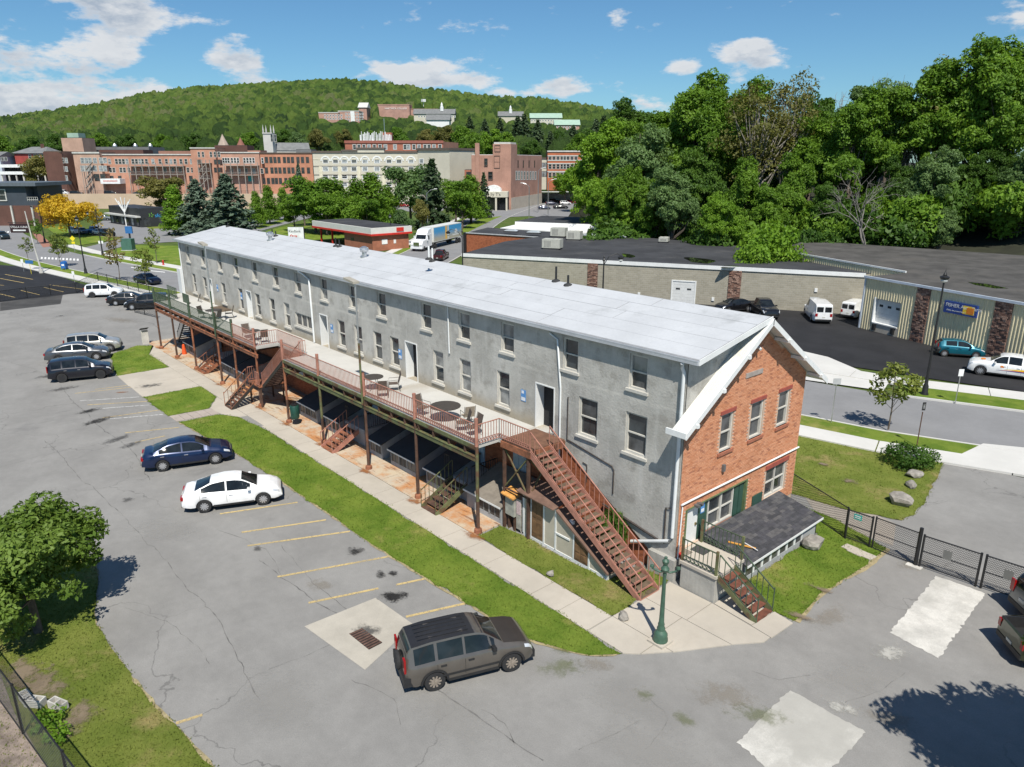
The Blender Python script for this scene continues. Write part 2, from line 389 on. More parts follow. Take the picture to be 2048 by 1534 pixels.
kerb(C2, 5.6, .15, -.02, .12, b, nearest(C2, -104, 70), None); kerb(C2, -5.75, .15, -.02, .12, b, nearest(C2, -96, 60), None)
b.build('kerb', m_conc2, kind='structure')
strip(C1, -6.4, -4.45, .10, None, iL, iR).build('verge_grass', m_grass, kind='stuff', label='mown grass verge between near pavement and street', cat='grass')
strip(C1, 4.45, 6.3, .10, None, nearest(C1, -150, 26), nearest(C1, -95, 35)).build('far_verge_grass', m_grass, kind='stuff', label='grass verge on the far side of the street', cat='grass')
strip(C1, 4.45, 7.2, .10, None, nearest(C1, -19, 50), None).build('right_verge_grass', m_grass, kind='stuff', label='grass verge below the metal-sided store', cat='grass')
def slabs(name, C, o0, o1, z, m, s0, s1, step=1):
    p = bpy.data.objects.new(name, None); COL.objects.link(p); p['kind'] = 'structure'; ORG[p.name] = (0, 0, 0)
    A = offs(C, o0); B = offs(C, o1)
    for i in range(s0, s1, step):
        j = min(i + step, len(C) - 1); g = .006
        a, b_, c, d = A[i] + (A[j] - A[i]) * g, A[j] - (A[j] - A[i]) * g, B[j] - (B[j] - B[i]) * g, B[i] + (B[j] - B[i]) * g
        MB().prism([a, b_, c, d], z - .12, z).build('paving_slab', m, p)
    return p
slabs('pavement', C1, -8.3, -6.4, .11, m_conc2, iL, iR, 1)
slabs('far_pavement', C1, 6.3, 8.3, .11, m_conc2, nearest(C1, -172, 24.5), nearest(C1, -95, 35), 1)
slabs('store_pavement', C1, 7.2, 9.4, .11, m_conc2, nearest(C1, -27, 48), len(C1) - 1, 1)
slabs('side_pavement', C2, 7.4, 9.2, .10, m_conc2, nearest(C2, -110, 78), nearest(C2, -200, 178), 1)
strip(C2, 5.75, 7.4, .09, None, nearest(C2, -108, 76), nearest(C2, -200, 178)).build('side_verge_grass', m_grass, kind='stuff', label='grass strip along the side street by the lorry', cat='grass')
flat('driveway_apron', [(-28.5, 52.0), (-20.2, 54.6), (-20.8, 57), (-27.5, 61), (-36, 62), (-40, 50)], .05, m_conc2)
flat('driveway_crossing', [(-11.7, 48.1), (-9.5, 49.4), (-4, 51.6), (-2, 47), (-12.2, 43.3)], .115, m_conc2)
flat('store_yard', [(-13.4, 62.2), (-19.6, 60.6), (-26.3, 59.3), (-36, 63.5), (-62, 56), (-58, 72), (-34, 82.3), (-12, 71), (30, 74), (30, 72.5)], .02, m_black)
# left: fenced dark lot, intersection
flat('fenced_lot', px((-60, 508), (0, 530), (60, 534), (100, 546), (176, 572), (171, 586), (140, 588), (95, 594), (0, 604), (-120, 615)), .008, m_black)
flat('asphalt_patch', px((0, 600), (126, 588), (121, 608), (0, 622)), .006, m_dark)
flat('lot_path', px((1592, 968), (1690, 1003), (1792, 1048), (1786, 1092), (1640, 1038)), .008, m_path)
flat('crossing_paving', px((62, 463), (74, 462), (108, 492), (86, 495)), .014, mat('brick_paver_red', (.30, .14, .10), .9, .15, 2))
for q in range(9):
    x = 2 + q * 6.5
    flat('crosswalk_stripe', px((x, 462.5 + q * .1), (x + 3.4, 462.5), (x + 2.6, 465.5), (x - .8, 465.5)), .016, m_wht, kind='structure')
for q in range(11):
    x = 82 + q * 7.2
    flat('crosswalk_stripe', px((x, 514 + q * .35), (x + 3.6, 514.2 + q * .35), (x + 3.2, 518 + q * .35), (x - .6, 517.8 + q * .35)), .016, m_wht, kind='structure')
for (x0, y0, x1, y1) in ((216, 525, 226, 526.5), (262, 534, 283, 537), (283, 537, 292, 541), (300, 541, 330, 544)):
    flat('lane_line', px((x0, y0), (x1, y1), (x1, y1 + 1.2), (x0, y0 + 1.2)), .016, m_wht)
# bank drive, lawns left of the building
flat('bank_drive', px((196, 460), (180, 472), (250, 474), (190, 490), (160, 497), (205, 503), (262, 489), (340, 484), (420, 482), (520, 462), (640, 430), (760, 412), (700, 400), (600, 420), (500, 440), (360, 452), (215, 436), (190, 450)), .010, m_road)
flat('bank_lawn', px((92, 455), (128, 452), (160, 468), (236, 476), (240, 478), (150, 492), (140, 490)), .02, m_grass, kind='stuff', label='mown lawn under the yellow-leaved tree by the bank', cat='grass')
flat('front_lawn', px((205, 504), (262, 490), (362, 492), (366, 533), (330, 528), (260, 515), (225, 507)), .03, m_grass, kind='stuff', label='open lawn left of the long building across the street', cat='grass')
flat('bank_verge', px((282, 449), (330, 447), (350, 452), (340, 456), (300, 458)), .02, m_grassd, kind='stuff', label='small dry planting bed in front of the black bank', cat='grass')
for q, P in enumerate((((505, 470), (560, 455), (640, 440), (650, 446), (560, 470), (520, 476)), ((500, 455), (560, 440), (580, 440), (520, 458)), ((560, 470), (720, 440), (780, 452), (780, 480), (600, 482)), ((880, 478), (960, 437), (1005, 432), (985, 440), (905, 480)))):
    flat('park_lawn', px(*P), .02, m_grass, kind='stuff', label=['grass by the spruces behind the white roof', 'narrow grass island beyond the spruces', 'lawn around the drive-through bank', 'grass along the side street under the maples'][q], cat='grass')
flat('market_lot', px((925, 438), (990, 424), (1010, 416), (1000, 404), (1160, 392), (1210, 396), (1220, 440), (1120, 440), (1060, 432), (985, 436)), .018, m_road)
flat('hotel_lot', px((640, 424), (700, 402), (830, 396), (900, 410), (870, 432), (800, 420), (720, 430)), .018, m_road)
# yellow bay lines of the fenced lot and the near lot
def line(x0, y0, x1, y1, m, w=.11, z=.012, name='bay_line'):
    a, c = np.array(g2(x0, y0)), np.array(g2(x1, y1)); d = (c - a) / np.linalg.norm(c - a); n = np.array([-d[1], d[0]]) * w / 2
    return flat(name, [a - n, c - n, c + n, a + n], z, m)
for s_ in ((0, 588, 30, 595), (42, 581, 79, 590), (88, 575, 127, 584), (0, 557, 48, 566), (10, 549, 66, 559), (100, 570, 168, 579), (-30, 568, 8, 571)):
    line(*s_, m_yel, .12, .02)
for s_ in ((483, 1065, 652, 1040), (555, 1154, 785, 1112), (617, 1206, 757, 1177), (792, 1170, 858, 1156), (812, 1234, 940, 1205), (440, 1028, 595, 1005), (495, 1092, 700, 1063)):
    line(*s_, m_yworn, .13)
for s_ in ((190, 779, 280, 768), (150, 787, 270, 774), (175, 810, 325, 801), (205, 836, 335, 818), (250, 866, 358, 855), (270, 885, 330, 872)):
    line(*s_, m_yworn, .10)
for s_ in ((160, 802, 279, 794), (192, 818, 300, 810), (220, 838, 326, 829)):
    line(*s_, m_wworn, .10)
line(352, 1447, 405, 1430, m_yworn, .12)
# concrete walk along the building: slabs with open joints
walk = bpy.data.objects.new('front_walk', None); COL.objects.link(walk); walk['kind'] = 'structure'; ORG['front_walk'] = (0, 0, 0)
rw = random.Random(3)
x = -67.6
while x < -15.2:
    w = rw.choice((1.5, 1.55, 2.9, 1.5)); x1 = min(x + w, -15.1); dz = rw.uniform(-.006, .006)
    y0 = 17.0 if x > -46 else 17.15
    MB().prism([(x + .012, y0), (x1 - .012, y0), (x1 - .012, 18.34), (x + .012, 18.34)], -.10, .035 + dz).build('slab', m_conc, walk)
    x = x1
x = -72.5
while x < -23.3:
    w = rw.choice((2.2, 2.9, 3.0)); x1 = min(x + w, -23.2); dz = rw.uniform(-.006, .004)
    MB().prism([(x + .012, 18.37), (x1 - .012, 18.37), (x1 - .012, 21.9), (x + .012, 21.9)], -.10, .04 + dz).build('slab', m_rustc, walk)
    x = x1
for P in ([(-72.9, 21.9), (-72.7, 19.3), (-71.0, 18.36), (-67.7, 17.2), (-67.65, 18.35), (-72.55, 18.9)], [(-67.6, 17.14), (-62.1, 17.14), (-62.1, 13.2), (-58.6, 13.1), (-58.6, 17.14)], ):
    MB().prism(P, -.1, .03).build('slab', m_conc, walk)
for P in ([(-62.05, 17.13), (-62.05, 13.22), (-58.4, 13.15), (-58.4, 17.13)], [(-58.37, 17.13), (-58.37, 13.15), (-55.0, 13.1), (-55.0, 17.13)], [(-54.8, 17.13), (-51.5, 17.12), (-49.2, 15.8), (-47.65, 15.95), (-46.2, 16.6), (-46.1, 17.13)]):
    MB().prism(P, -.1, .028).build('slab', m_conc, walk)
for k in range(5):
    a, c = -13.2 + k * .0, 0
    y0 = 13.2 + k * .54
    MB().prism([(-49.44 + k * .05, y0), (-48.05 + k * .06, y0 + .02), (-48.0 + k * .06, y0 + .53), (-49.40 + k * .05, y0 + .52)], -.1, .034).build('slab', mat('concrete_pink', (.36, .31, .27), .9, .1, 2, bmp=.004), walk)
for P in ([(-15.05, 18.36), (-15.05, 20.2), (-13.3, 20.2), (-13.3, 18.36)], [(-15.05, 17.0), (-13.42, 17.0), (-13.0, 17.4), (-13.0, 18.33), (-15.05, 18.33)], [(-13.27, 18.36), (-12.3, 18.36), (-11.2, 20.2), (-13.27, 20.2)], [(-15.05, 20.23), (-13.1, 20.23), (-13.1, 21.85), (-15.05, 21.85)],
          [(-13.07, 20.23), (-11.2, 20.23), (-10.5, 21.2), (-10.5, 21.6), (-13.07, 21.85)], [(-12.97, 17.45), (-12.35, 18.33), (-12.97, 18.33)], [(-11.3, 21.72), (-10.45, 21.62), (-10.38, 23.0), (-11.2, 23.15)], [(-13.0, 21.9), (-11.33, 21.75), (-11.25, 22.9), (-13.0, 23.3)]):
    MB().prism(P, -.1, .04 + rw.uniform(-.004, .004)).build('slab', m_conc, walk)
# drain slab in the lot, other pads
pad = flat('drain_slab', px((609, 1253), (730, 1340), (828, 1250), (751, 1196)), .010, ground_mat('drain_concrete', (.40, .37, .315), var=.08, grain=.08, scale=.8))
b = MB(); fr = px((698, 1268), (738, 1300), (765, 1286), (724, 1257)); A, B_, C_, D_ = [np.array(q) for q in fr]
for k in range(9):
    t0, t1 = k / 9 + .02, (k + 1) / 9 - .03
    for j in range(3):
        s0, s1 = j / 3 + .03, (j + 1) / 3 - .03
        P = [A + (B_ - A) * t + (D_ - A) * s for (t, s) in ((t0, s0), (t1, s0), (t1, s1), (t0, s1))]; c = sum(P) / 4
    P = [A + (B_ - A) * t0, A + (B_ - A) * t1, D_ + (C_ - D_) * t1, D_ + (C_ - D_) * t0]; b.prism(P, .016, .03)
dg = thing('drain_grate', (*((A + C_) / 2), .012), 'rusty brown storm drain grate set in a pale concrete square', 'drain')
b.build('bars', mat('drain_iron', (.10, .055, .04), .8, .3, 6), dg); MB().prism([A, B_, C_, D_], .012, .0155).build('pit', mat('drain_pit', (.012, .01, .01), .9), dg)
def ragged(P, s=.025, step=.12):
    Q = []; rr = np.random.default_rng(len(P))
    for a, c in zip(P, P[1:] + P[:1]):
        a, c = np.array(a), np.array(c); n = max(1, int(np.linalg.norm(c - a) / step))
        for j in range(n): Q.append(a + (c - a) * j / n + rr.normal(0, s, 2))
    return Q
flat('concrete_pad', ragged(px((1780, 1265), (1873, 1152), (1970, 1187), (1877, 1318))), .010, m_concw)
flat('corner_pad', ragged(px((1475, 1485), (1580, 1380), (1733, 1465), (1640, 1560), (1560, 1560))), .010, m_concw)
# cracks and sealed seams of the old asphalt
m_crk = ground_mat('crack_dark', (.135, .132, .126), var=.3, grain=.2, scale=4); rk = np.random.default_rng(17)
def crack(pts, w=.03, z=.0045):
    C = resample([g2(*p) for p in pts], .25); n = len(C); wob = np.cumsum(rk.normal(0, .03, (n, 2)), 0); wob -= np.linspace(0, 1, n)[:, None] * wob[-1]; C = C + wob + rk.normal(0, .012, (n, 2)); b = MB(); d = np.gradient(C, axis=0); d /= np.linalg.norm(d, axis=1)[:, None]; k = np.stack([-d[:, 1], d[:, 0]], 1) * (w * .62 * rk.uniform(.05, 1., n))[:, None]
    for i in range(n - 1): b.quad((*(C[i] - k[i]), z), (*(C[i + 1] - k[i + 1]), z), (*(C[i + 1] + k[i + 1]), z), (*(C[i] + k[i]), z))
    b.build('crack', m_crk, kind='structure')
for P, w in ((((89, 880), (200, 990), (320, 1110), (426, 1237), (520, 1400)), .035), (((872, 1378), (960, 1440), (1086, 1522)), .05), (((960, 1420), (1010, 1450), (1030, 1490)), .025), (((0, 935), (110, 905), (190, 890)), .025), (((520, 1120), (600, 1180), (690, 1240)), .04), (((560, 1090), (640, 1170), (700, 1222)), .025), (((430, 1060), (520, 1098), (560, 1150)), .03), (((10, 720), (80, 745), (120, 760)), .03), (((540, 1340), (620, 1310), (660, 1290)), .02), (((250, 1215), (350, 1260), (420, 1330)), .02), (((1300, 1400), (1330, 1440), (1290, 1500)), .02), (((1160, 1500), (1230, 1470), (1280, 1440)), .025), (((1810, 1345), (1760, 1380), (1690, 1405)), .02), (((1760, 990), (1830, 1010), (1900, 1000)), .02), (((180, 700), (300, 740), (330, 800)), .02), (((120, 770), (180, 840), (260, 900), (300, 960)), .05), (((700, 1360), (780, 1400), (800, 1450)), .02), (((1500, 1340), (1560, 1360), (1620, 1350)), .02)): crack(P, w)
# ------------------------------------------------------------------ lawns with real blades along and across them
LAWN3 = [(-47.8, 13.3), (-47.55, 15.8), (-46.1, 16.6), (-42.3, 16.97), (-15.1, 16.97), (-13.42, 16.95), (-14.1, 16.07), (-16.1, 15.12), (-18, 14.9), (-24.3, 14.5), (-34.9, 14.3), (-40.3, 14.02)]
LAWN1 = [(-69.9, 14.67), (-71.7, 17.3), (-70.8, 18.3), (-67.75, 17.2), (-62.1, 17.12), (-62.1, 13.2), (-65, 13.6)]
LAWN2 = [(-54.95, 13.1), (-54.9, 17.12), (-51.5, 17.1), (-49.3, 15.77), (-49.5, 13.16)]
LAWN4 = [(-23.15, 18.37), (-23.2, 19.8), (-21.9, 19.98), (-16.8, 20.0), (-16.7, 21.9), (-15.15, 21.9), (-15.1, 18.37)]
LAWN5 = [(-10.42, 23.2), (-10.65, 26.0), (-10.35, 29.2), (-10.4, 31.2), (-13.4, 32.2), (-15.2, 32.2), (-15.1, 30.5), (-13.0, 30.2), (-13.0, 24.0), (-11.3, 23.15)]
LAWN6 = [(-20.6, 43.4), (-12.2, 45.6), (-12.3, 43.6), (-10.95, 37.0), (-11.0, 34.4), (-13.4, 33.5), (-16.4, 33.2), (-30, 32.8), (-60, 32.5), (-60, 33.6), (-34, 39)]
LAWN7 = [(-32.2, 4.9), (-27.31, 3.75), (-22.18, 4.02), (-17.85, 4.56), (-14, 5.0), (-12, -2), (-34, -6), (-40, 2)]
rng = np.random.default_rng(5)
def blades(poly, dens, h0, h1, w, z):
    P = np.array(poly); x0, y0 = P.min(0); x1, y1 = P.max(0); n = int((x1 - x0) * (y1 - y0) * dens)
    X = rng.uniform(x0, x1, n); Y = rng.uniform(y0, y1, n); k = inside(poly, X, Y); X, Y = X[k], Y[k]
    # ragged overhang along the edges
    E = []
    for i in range(len(poly)):
        a, c = np.array(poly[i]), np.array(poly[(i + 1) % len(poly)]); L = np.linalg.norm(c - a); m = int(L * 26); t = rng.random(m)[:, None]
        E.append(a + (c - a) * t + rng.normal(0, .05, (m, 2)))
    E = np.concatenate(E); X = np.concatenate([X, E[:, 0]]); Y = np.concatenate([Y, E[:, 1]]); n = len(X)
    a = rng.uniform(0, 2 * np.pi, n); h = rng.uniform(h0, h1, n); ww = w * rng.uniform(.6, 1.4, n); le = rng.normal(0, .6, (n, 2)) * h[:, None]
    V = np.zeros((n, 3, 3)); V[:, 0] = np.stack([X - np.cos(a) * ww, Y - np.sin(a) * ww, np.full(n, z)], 1); V[:, 1] = np.stack([X + np.cos(a) * ww, Y + np.sin(a) * ww, np.full(n, z)], 1)
    V[:, 2] = np.stack([X + le[:, 0], Y + le[:, 1], z + h], 1)
    return V.reshape(-1, 3)
def lawn(name, poly, m, z, dens, label, h=(.03, .075), w=.022):
    Q = []; rl = random.Random(len(name))
    for i in range(len(poly)):
        a, c = np.array(poly[i]), np.array(poly[(i + 1) % len(poly)]); n = max(1, int(np.linalg.norm(c - a) / .45)); k = np.array([-(c - a)[1], (c - a)[0]]) / np.linalg.norm(c - a)
        for j in range(n): Q.append(tuple(a + (c - a) * j / n + k * (rl.gauss(0, .045) if j else 0)))
    poly = Q
    p = flat(name, poly, z, m, kind='stuff', label=label, cat='grass')
    V = blades(poly, dens, *h, w, z); npmesh('blades', V, np.arange(len(V)).reshape(-1, 3), m, p, kind='stuff')
lawn('long_lawn', LAWN3, m_grass, .03, 130, 'long mown grass strip between parking bays and front walk')
lawn('far_lawn_plot', LAWN1, m_grass, .03, 60, 'mown grass plot beside the three parked cars at far end')
lawn('middle_lawn_plot', LAWN2, m_grass, .03, 60, 'small five-sided grass plot next to slab path')
lawn('stair_lawn', LAWN4, m_grassd, .035, 150, 'grass between front walk and shed below the long stair')
lawn('gable_lawn', LAWN5, m_grass, .03, 130, 'grass in front of the low shingled lean-to')
lawn('corner_lawn', LAWN6, m_grassd, .03, 70, 'worn grass with three boulders beside the gated drive')
lawn('tree_lawn', LAWN7, m_grassd, .03, 150, 'dry grass below the round tree in lower left corner')
flat('gravel_bank', [(-32, .6), (-24, .75), (-18, 1.35), (-13, 1.9), (-13, -5), (-33, -5)], .045, ground_mat('gravel_brown', (.21, .17, .14), var=.3, grain=.3, scale=2))
def rim(pts, m, z, w=.13):
    C = resample(pts, .3) + rng.normal(0, .03, (len(resample(pts, .3)), 2)); strip(C, -w, w * .6, z).build('worn_edge', m, kind='structure')
m_dry = ground_mat('dry_edge', (.30, .25, .14), var=.25, grain=.2, scale=3)
rim([(-32.2, 4.9), (-27.31, 3.75), (-22.18, 4.02), (-17.85, 4.56), (-14, 5.0)], m_dry, .024); rim([(-13.5, 16.9), (-14.1, 16.05), (-16.1, 15.1), (-18, 14.88), (-24.3, 14.48), (-34.9, 14.28), (-40.3, 14.0), (-47.7, 13.3)], m_dry, .022, .08); rim([(-10.4, 23.2), (-10.63, 26.0), (-10.33, 29.2), (-10.38, 31.2)], m_dry, .024, .15)
# ------------------------------------------------------------------ stains: thin films with soft uneven edges
def stain_mat(name, col, op=.8, lo=.34):
    m, t, b = nodes_of(name); o = pos(t, True); p = pos(t)
    ln = N(t, 'ShaderNodeVectorMath', operation='LENGTH'); t.links.new(o, ln.inputs[0])
    f = mth(t, 'SUBTRACT', mth(t, 'ADD', mth(t, 'MULTIPLY', mth(t, 'SUBTRACT', noise(t, p, 2.6, 8, .78), .5), 2.6), .58), ln.outputs['Value'])
    t.links.new(mth(t, 'MULTIPLY', ramp(t, f, -.2, .55), op), b.inputs['Alpha'])
    b.inputs['Base Color'].default_value = (*col, 1); b.inputs['Roughness'].default_value = .75; b.inputs['Specular IOR Level'].default_value = .2; return m
ms_oil = stain_mat('stain_oil', (.028, .027, .026), .85); ms_dk = stain_mat('stain_dark', (.09, .088, .085), .7); ms_rust = stain_mat('stain_rust', (.30, .12, .04), .8)
ms_lt = stain_mat('stain_light', (.33, .32, .30), .4); ms_tan = stain_mat('stain_tan', (.26, .23, .185), .4); ms_weed = stain_mat('stain_weed', (.14, .16, .06), .4); ms_pale = stain_mat('stain_concrete', (.42, .41, .375), .95); ms_soil = stain_mat('stain_soil', (.21, .165, .115), .9)
dm = bpy.data.meshes.new('stain'); V = [(math.cos(k * math.pi / 12), math.sin(k * math.pi / 12), 0) for k in range(24)]; dm.from_pydata(V, [], [tuple(range(24))]); dm.materials.append(ms_oil)
SZ = [0]
def stain(x, y, rx, ry, m, rot=0., z=.014, name='stain'):
    o = bpy.data.objects.new(name, dm); COL.objects.link(o); p = G(x, y); SZ[0] += 1; o.location = (p[0], p[1], z + (SZ[0] % 17) * .0011)
    o.scale = (rx, ry, 1); o.rotation_euler = (0, 0, R(rot)); o.material_slots[0].link = 'OBJECT'; o.material_slots[0].material = m; o['kind'] = 'structure'
for a in ((780, 1194, .7, .5, ms_oil, 20), (795, 1193, .8, .5, ms_oil, 70), (762, 1150, .45, .3, ms_oil, 0), (785, 1148, .45, .3, ms_oil, 0), (710, 1102, .6, .45, ms_oil, 0), (515, 1098, .4, .3, ms_dk, 0), (690, 1030, .5, .4, ms_dk, 0),
          (178, 822, 1.2, .6, ms_oil, 100), (195, 842, 1.5, .7, ms_oil, 110), (235, 878, 1.6, .6, ms_dk, 110), (262, 890, 1.1, .5, ms_dk, 110), (100, 752, 1.6, .8, ms_dk, 90), (125, 778, 1.5, .7, ms_dk, 90), (255, 1000, .5, .4, ms_dk, 0), (245, 785, .7, .2, ms_rust, 60),
          (300, 772, 1.4, .7, ms_dk, 80), (320, 760, 1.1, .5, ms_dk, 30), (345, 770, .8, .4, ms_dk, 10), (640, 1170, .9, .6, ms_tan, 30), (1250, 1400, 2.2, 1.2, ms_lt, 10), (1450, 1390, 1.6, 1.0, ms_tan, 40), (1520, 1430, 1.3, .6, ms_weed, 40), (1370, 1440, .6, .4, ms_weed, 0), (1290, 1390, .5, .4, ms_weed, 0),
          (1120, 1335, 1.2, .7, ms_weed, 60), (1130, 1300, .6, .4, ms_weed, 60), (1700, 1360, 2.0, 1.2, ms_lt, 45), (1660, 1235, 1.6, .7, ms_tan, 80), (1780, 1440, 1.2, .7, ms_tan, 30), (1300, 1500, 2.5, 1.3, ms_lt, 20), (900, 1430, 2.4, 1.3, ms_lt, 0), (560, 1400, 2.6, 1.5, ms_lt, 0), (330, 1060, 2.6, 1.4, ms_lt, 30),
          (420, 760, 1.6, 1.1, ms_lt, 0), (80, 660, 3.5, 1.5, ms_lt, 20), (240, 640, 4, 1.5, ms_tan, 20), (1830, 1130, 1.2, .7, ms_tan, 60), (120, 632, .9, .9, ms_lt, 0), (120, 632, .5, .5, ms_dk, 0), (735, 1260, .8, .5, ms_dk, 30), (1190, 1330, 1.0, .5, ms_tan, 40), (1782, 1306, 1.0, .62, ms_pale, 70), (1682, 1415, .75, .42, ms_pale, 20)):
    stain(*a)
for (x, y) in ((323, 695), (361, 716), (398, 738), (442, 768), (485, 790), (524, 815), (577, 848), (647, 888), (735, 942), (832, 1002), (953, 1072)):
    stain(x - 5, y + 2, .8, .4, ms_rust, 10, .062)
for (x, y, a, c) in ((1645, 930, .5, .35), (1700, 965, .6, .4), (85, 1375, 1.6, .9), (45, 1350, 1.6, .9), (165, 1430, 1.0, .6), (130, 1460, .9, .6), (1640, 1180, .8, .25), (1600, 1235, .7, .3)): stain(x, y, a, c, ms_soil, 10, .075)
# ================================================================== the long grey building
def stucco():
    m, t, b = nodes_of('stucco_grey'); p = pos(t)
    c = mixc_(t, ramp(t, noise(t, p, .45, 6, .65), .34, .66), (.36, .348, .318), (.50, .485, .445))
    c = mixc_(t, mth(t, 'MULTIPLY', ramp(t, noise(t, p, 1.3, 7, .72), .50, .66), .75), c, (.30, .285, .255))
    mp_ = N(t, 'ShaderNodeMapping'); mp_.inputs['Scale'].default_value = (1.5, 1.5, .12); t.links.new(p, mp_.inputs['Vector'])
    c = mixc_(t, mth(t, 'MULTIPLY', ramp(t, noise(t, mp_.outputs[0], 1.7, 6, .7), .5, .7), .4), c, (.56, .55, .52))
    sx = N(t, 'ShaderNodeSeparateXYZ'); t.links.new(p, sx.inputs[0])
    low = mth(t, 'MULTIPLY', ramp(t, mth(t, 'ADD', sx.outputs['Z'], mth(t, 'MULTIPLY', noise(t, p, .8, 5, .6), -1.1)), 3.75, 4.6, 1., 0.), ramp(t, sx.outputs['X'], -22.6, -23.6))
    c = mixc_(t, mth(t, 'MULTIPLY', low, .75), c, (.33, .28, .20))       # splash dirt above the walkway
    wv = mth(t, 'ADD', sx.outputs['Z'], mth(t, 'MULTIPLY', noise(t, p, .6, 4, .6), .24))
    line_ = mth(t, 'MULTIPLY', ramp(t, mth(t, 'ABSOLUTE', mth(t, 'SUBTRACT', wv, 7.22)), .02, .13, 1., 0.), ramp(t, noise(t, p, .35, 3), .35, .6))
    c = mixc_(t, mth(t, 'MULTIPLY', line_, .6), c, (.56, .54, .49))
    c = mixc_(t, 1., c, mixc_(t, noise(t, p, 14, 4, .7), (.90,) * 3, (1.08,) * 3), 'MULTIPLY')
    t.links.new(c, b.inputs['Base Color']); b.inputs['Roughness'].default_value = .92; b.inputs['Specular IOR Level'].default_value = .2
    bump(t, b, noise(t, p, 9, 6, .7), .02); return m
m_stuc = stucco()
def brickmat(name, a, bb, dark, axis):
    m, t, b = nodes_of(name); p = pos(t); sx = N(t, 'ShaderNodeSeparateXYZ'); t.links.new(p, sx.inputs[0])
    row = mth(t, 'FLOOR', mth(t, 'DIVIDE', sx.outputs['Z'], .075)); o = mth(t, 'MULTIPLY', mth(t, 'MODULO', row, 2.), .5)
    col_ = mth(t, 'FLOOR', mth(t, 'ADD', mth(t, 'DIVIDE', sx.outputs[axis], .22), o))
    cb = N(t, 'ShaderNodeCombineXYZ'); t.links.new(row, cb.inputs[0]); t.links.new(col_, cb.inputs[1])
    wn_ = N(t, 'ShaderNodeTexWhiteNoise', noise_dimensions='3D'); t.links.new(cb.outputs[0], wn_.inputs['Vector'])
    c = mixc_(t, wn_.outputs['Value'], a, bb)
    c = mixc_(t, mth(t, 'MULTIPLY', ramp(t, wn_.outputs['Value'], .80, .95), .7), c, dark)
    c = mixc_(t, mth(t, 'MULTIPLY', ramp(t, noise(t, p, .5, 6, .65), .5, .72), .45), c, sc(a, .62))
    c = mixc_(t, 1., c, mixc_(t, noise(t, p, 30, 3, .7), (.85,) * 3, (1.15,) * 3), 'MULTIPLY')
    t.links.new(c, b.inputs['Base Color']); b.inputs['Roughness'].default_value = .9; b.inputs['Specular IOR Level'].default_value = .2; bump(t, b, noise(t, p, 40, 3), .003); return m
m_brick = brickmat('brick_orange', (.52, .22, .115), (.66, .335, .20), (.30, .11, .065), 'Y')
m_mortar = mat('mortar', (.52, .40, .31), .95, .1, 3)
m_brickx = brickmat('brick_old', (.27, .085, .04), (.40, .14, .07), (.15, .05, .03), 'X')
m_white = mat('white_paint', (.70, .71, .70), .55, .05, 1.2, streak=.12)
m_trim = mat('trim_cream', (.52, .50, .45), .7, .10, 2)
m_membrane = mat('roof_membrane', (.475, .487, .50), .6, .06, .5, fine=.05, stain=(.36, .37, .375), stain_lo=.56)
m_ribs = mat('rib_roof', (.66, .65, .60), .5, .06, 1.2, stain=(.46, .42, .30), stain_lo=.60)
m_soff = mat('soffit', (.40, .41, .42), .8, .08, 2)
def glass(name, col, rough=.06, spec=.8):
    m, t, b = nodes_of(name); p = pos(t); c = mixc_(t, ramp(t, noise(t, p, 1.3, 3), .35, .65), sc(col, .6), sc(col, 1.4)); t.links.new(c, b.inputs['Base Color'])
    b.inputs['Roughness'].default_value = rough; b.inputs['Specular IOR Level'].default_value = spec; return m
m_gl = glass('window_glass', (.035, .042, .046)); m_glb = glass('window_blind', (.20, .205, .20), .12); m_glc = glass('window_screen', (.075, .078, .080), .25, .4)
BX0, BX1, YW, YB = -72.0, -15.1, 22.2, 31.5
RID = (26.87, 10.32); SLOPE = .655
bld = thing('apartment_building', ((BX0 + BX1) / 2, 26.8, 0), 'long grey stucco building with white roof and brick gable end', 'building')
UPW = [-70.25, -66.44, -62.5, -59.05, -55.35, -51.6, -48.0, -44.2, -40.43, -37.1, -32.57, -29.23, -25.87, -21.7, -17.95]
LOW = [-69.43, -66.68, -62.31, -58.68, -55.33, -52.68, -50.17, -42.2, -40.05, -37.77, -35.9, -31.57, -29.21, -26.19, -20.66, -18.01]
DOOR = [(-65.3, -64.4), (-57.0, -56.0), (-44.65, -43.55), (-34.3, -33.1), (-23.42, -22.15)]
wins = [(x, x + .92, 7.52, 8.96) for x in UPW] + [(x, x + (1.1 if x > -22 else .92), 4.74, 6.5) for x in LOW]
wide = (-48.4, -45.85, 5.1, 6.05)
doors = [(a, c, 4.3, 6.52) for a, c in DOOR]
FP = lambda u, v, d=0.: (u, YW - d, v)          # front plane, d outwards
GP = lambda u, v, d=0.: (BX1 + d, u, v)         # gable plane
def qd(b, PM, u0, u1, v0, v1, d, mi=0): b.quad(PM(u0, v0, d), PM(u1, v0, d), PM(u1, v1, d), PM(u0, v1, d), mi)
def bx(b, PM, u0, u1, v0, v1, d0, d1, mi=0):
    a, c = PM(u0, v0, d0), PM(u1, v1, d1); b.box(a[0], c[0], a[1], c[1], a[2], c[2], mi)
def reveals(b, PM, h, dep, mi=0):
    u0, u1, v0, v1 = h
    for (p, q) in (((u0, v0), (u0, v1)), ((u0, v1), (u1, v1)), ((u1, v1), (u1, v0)), ((u1, v0), (u0, v0))):
        b.quad(PM(*p, 0), PM(*q, 0), PM(*q, -dep), PM(*p, -dep), mi)
b = MB()
for q in holes_quads(BX0, BX1 - .05, 4.18, 9.30, wins + [wide] + doors): qd(b, FP, *q, 0)
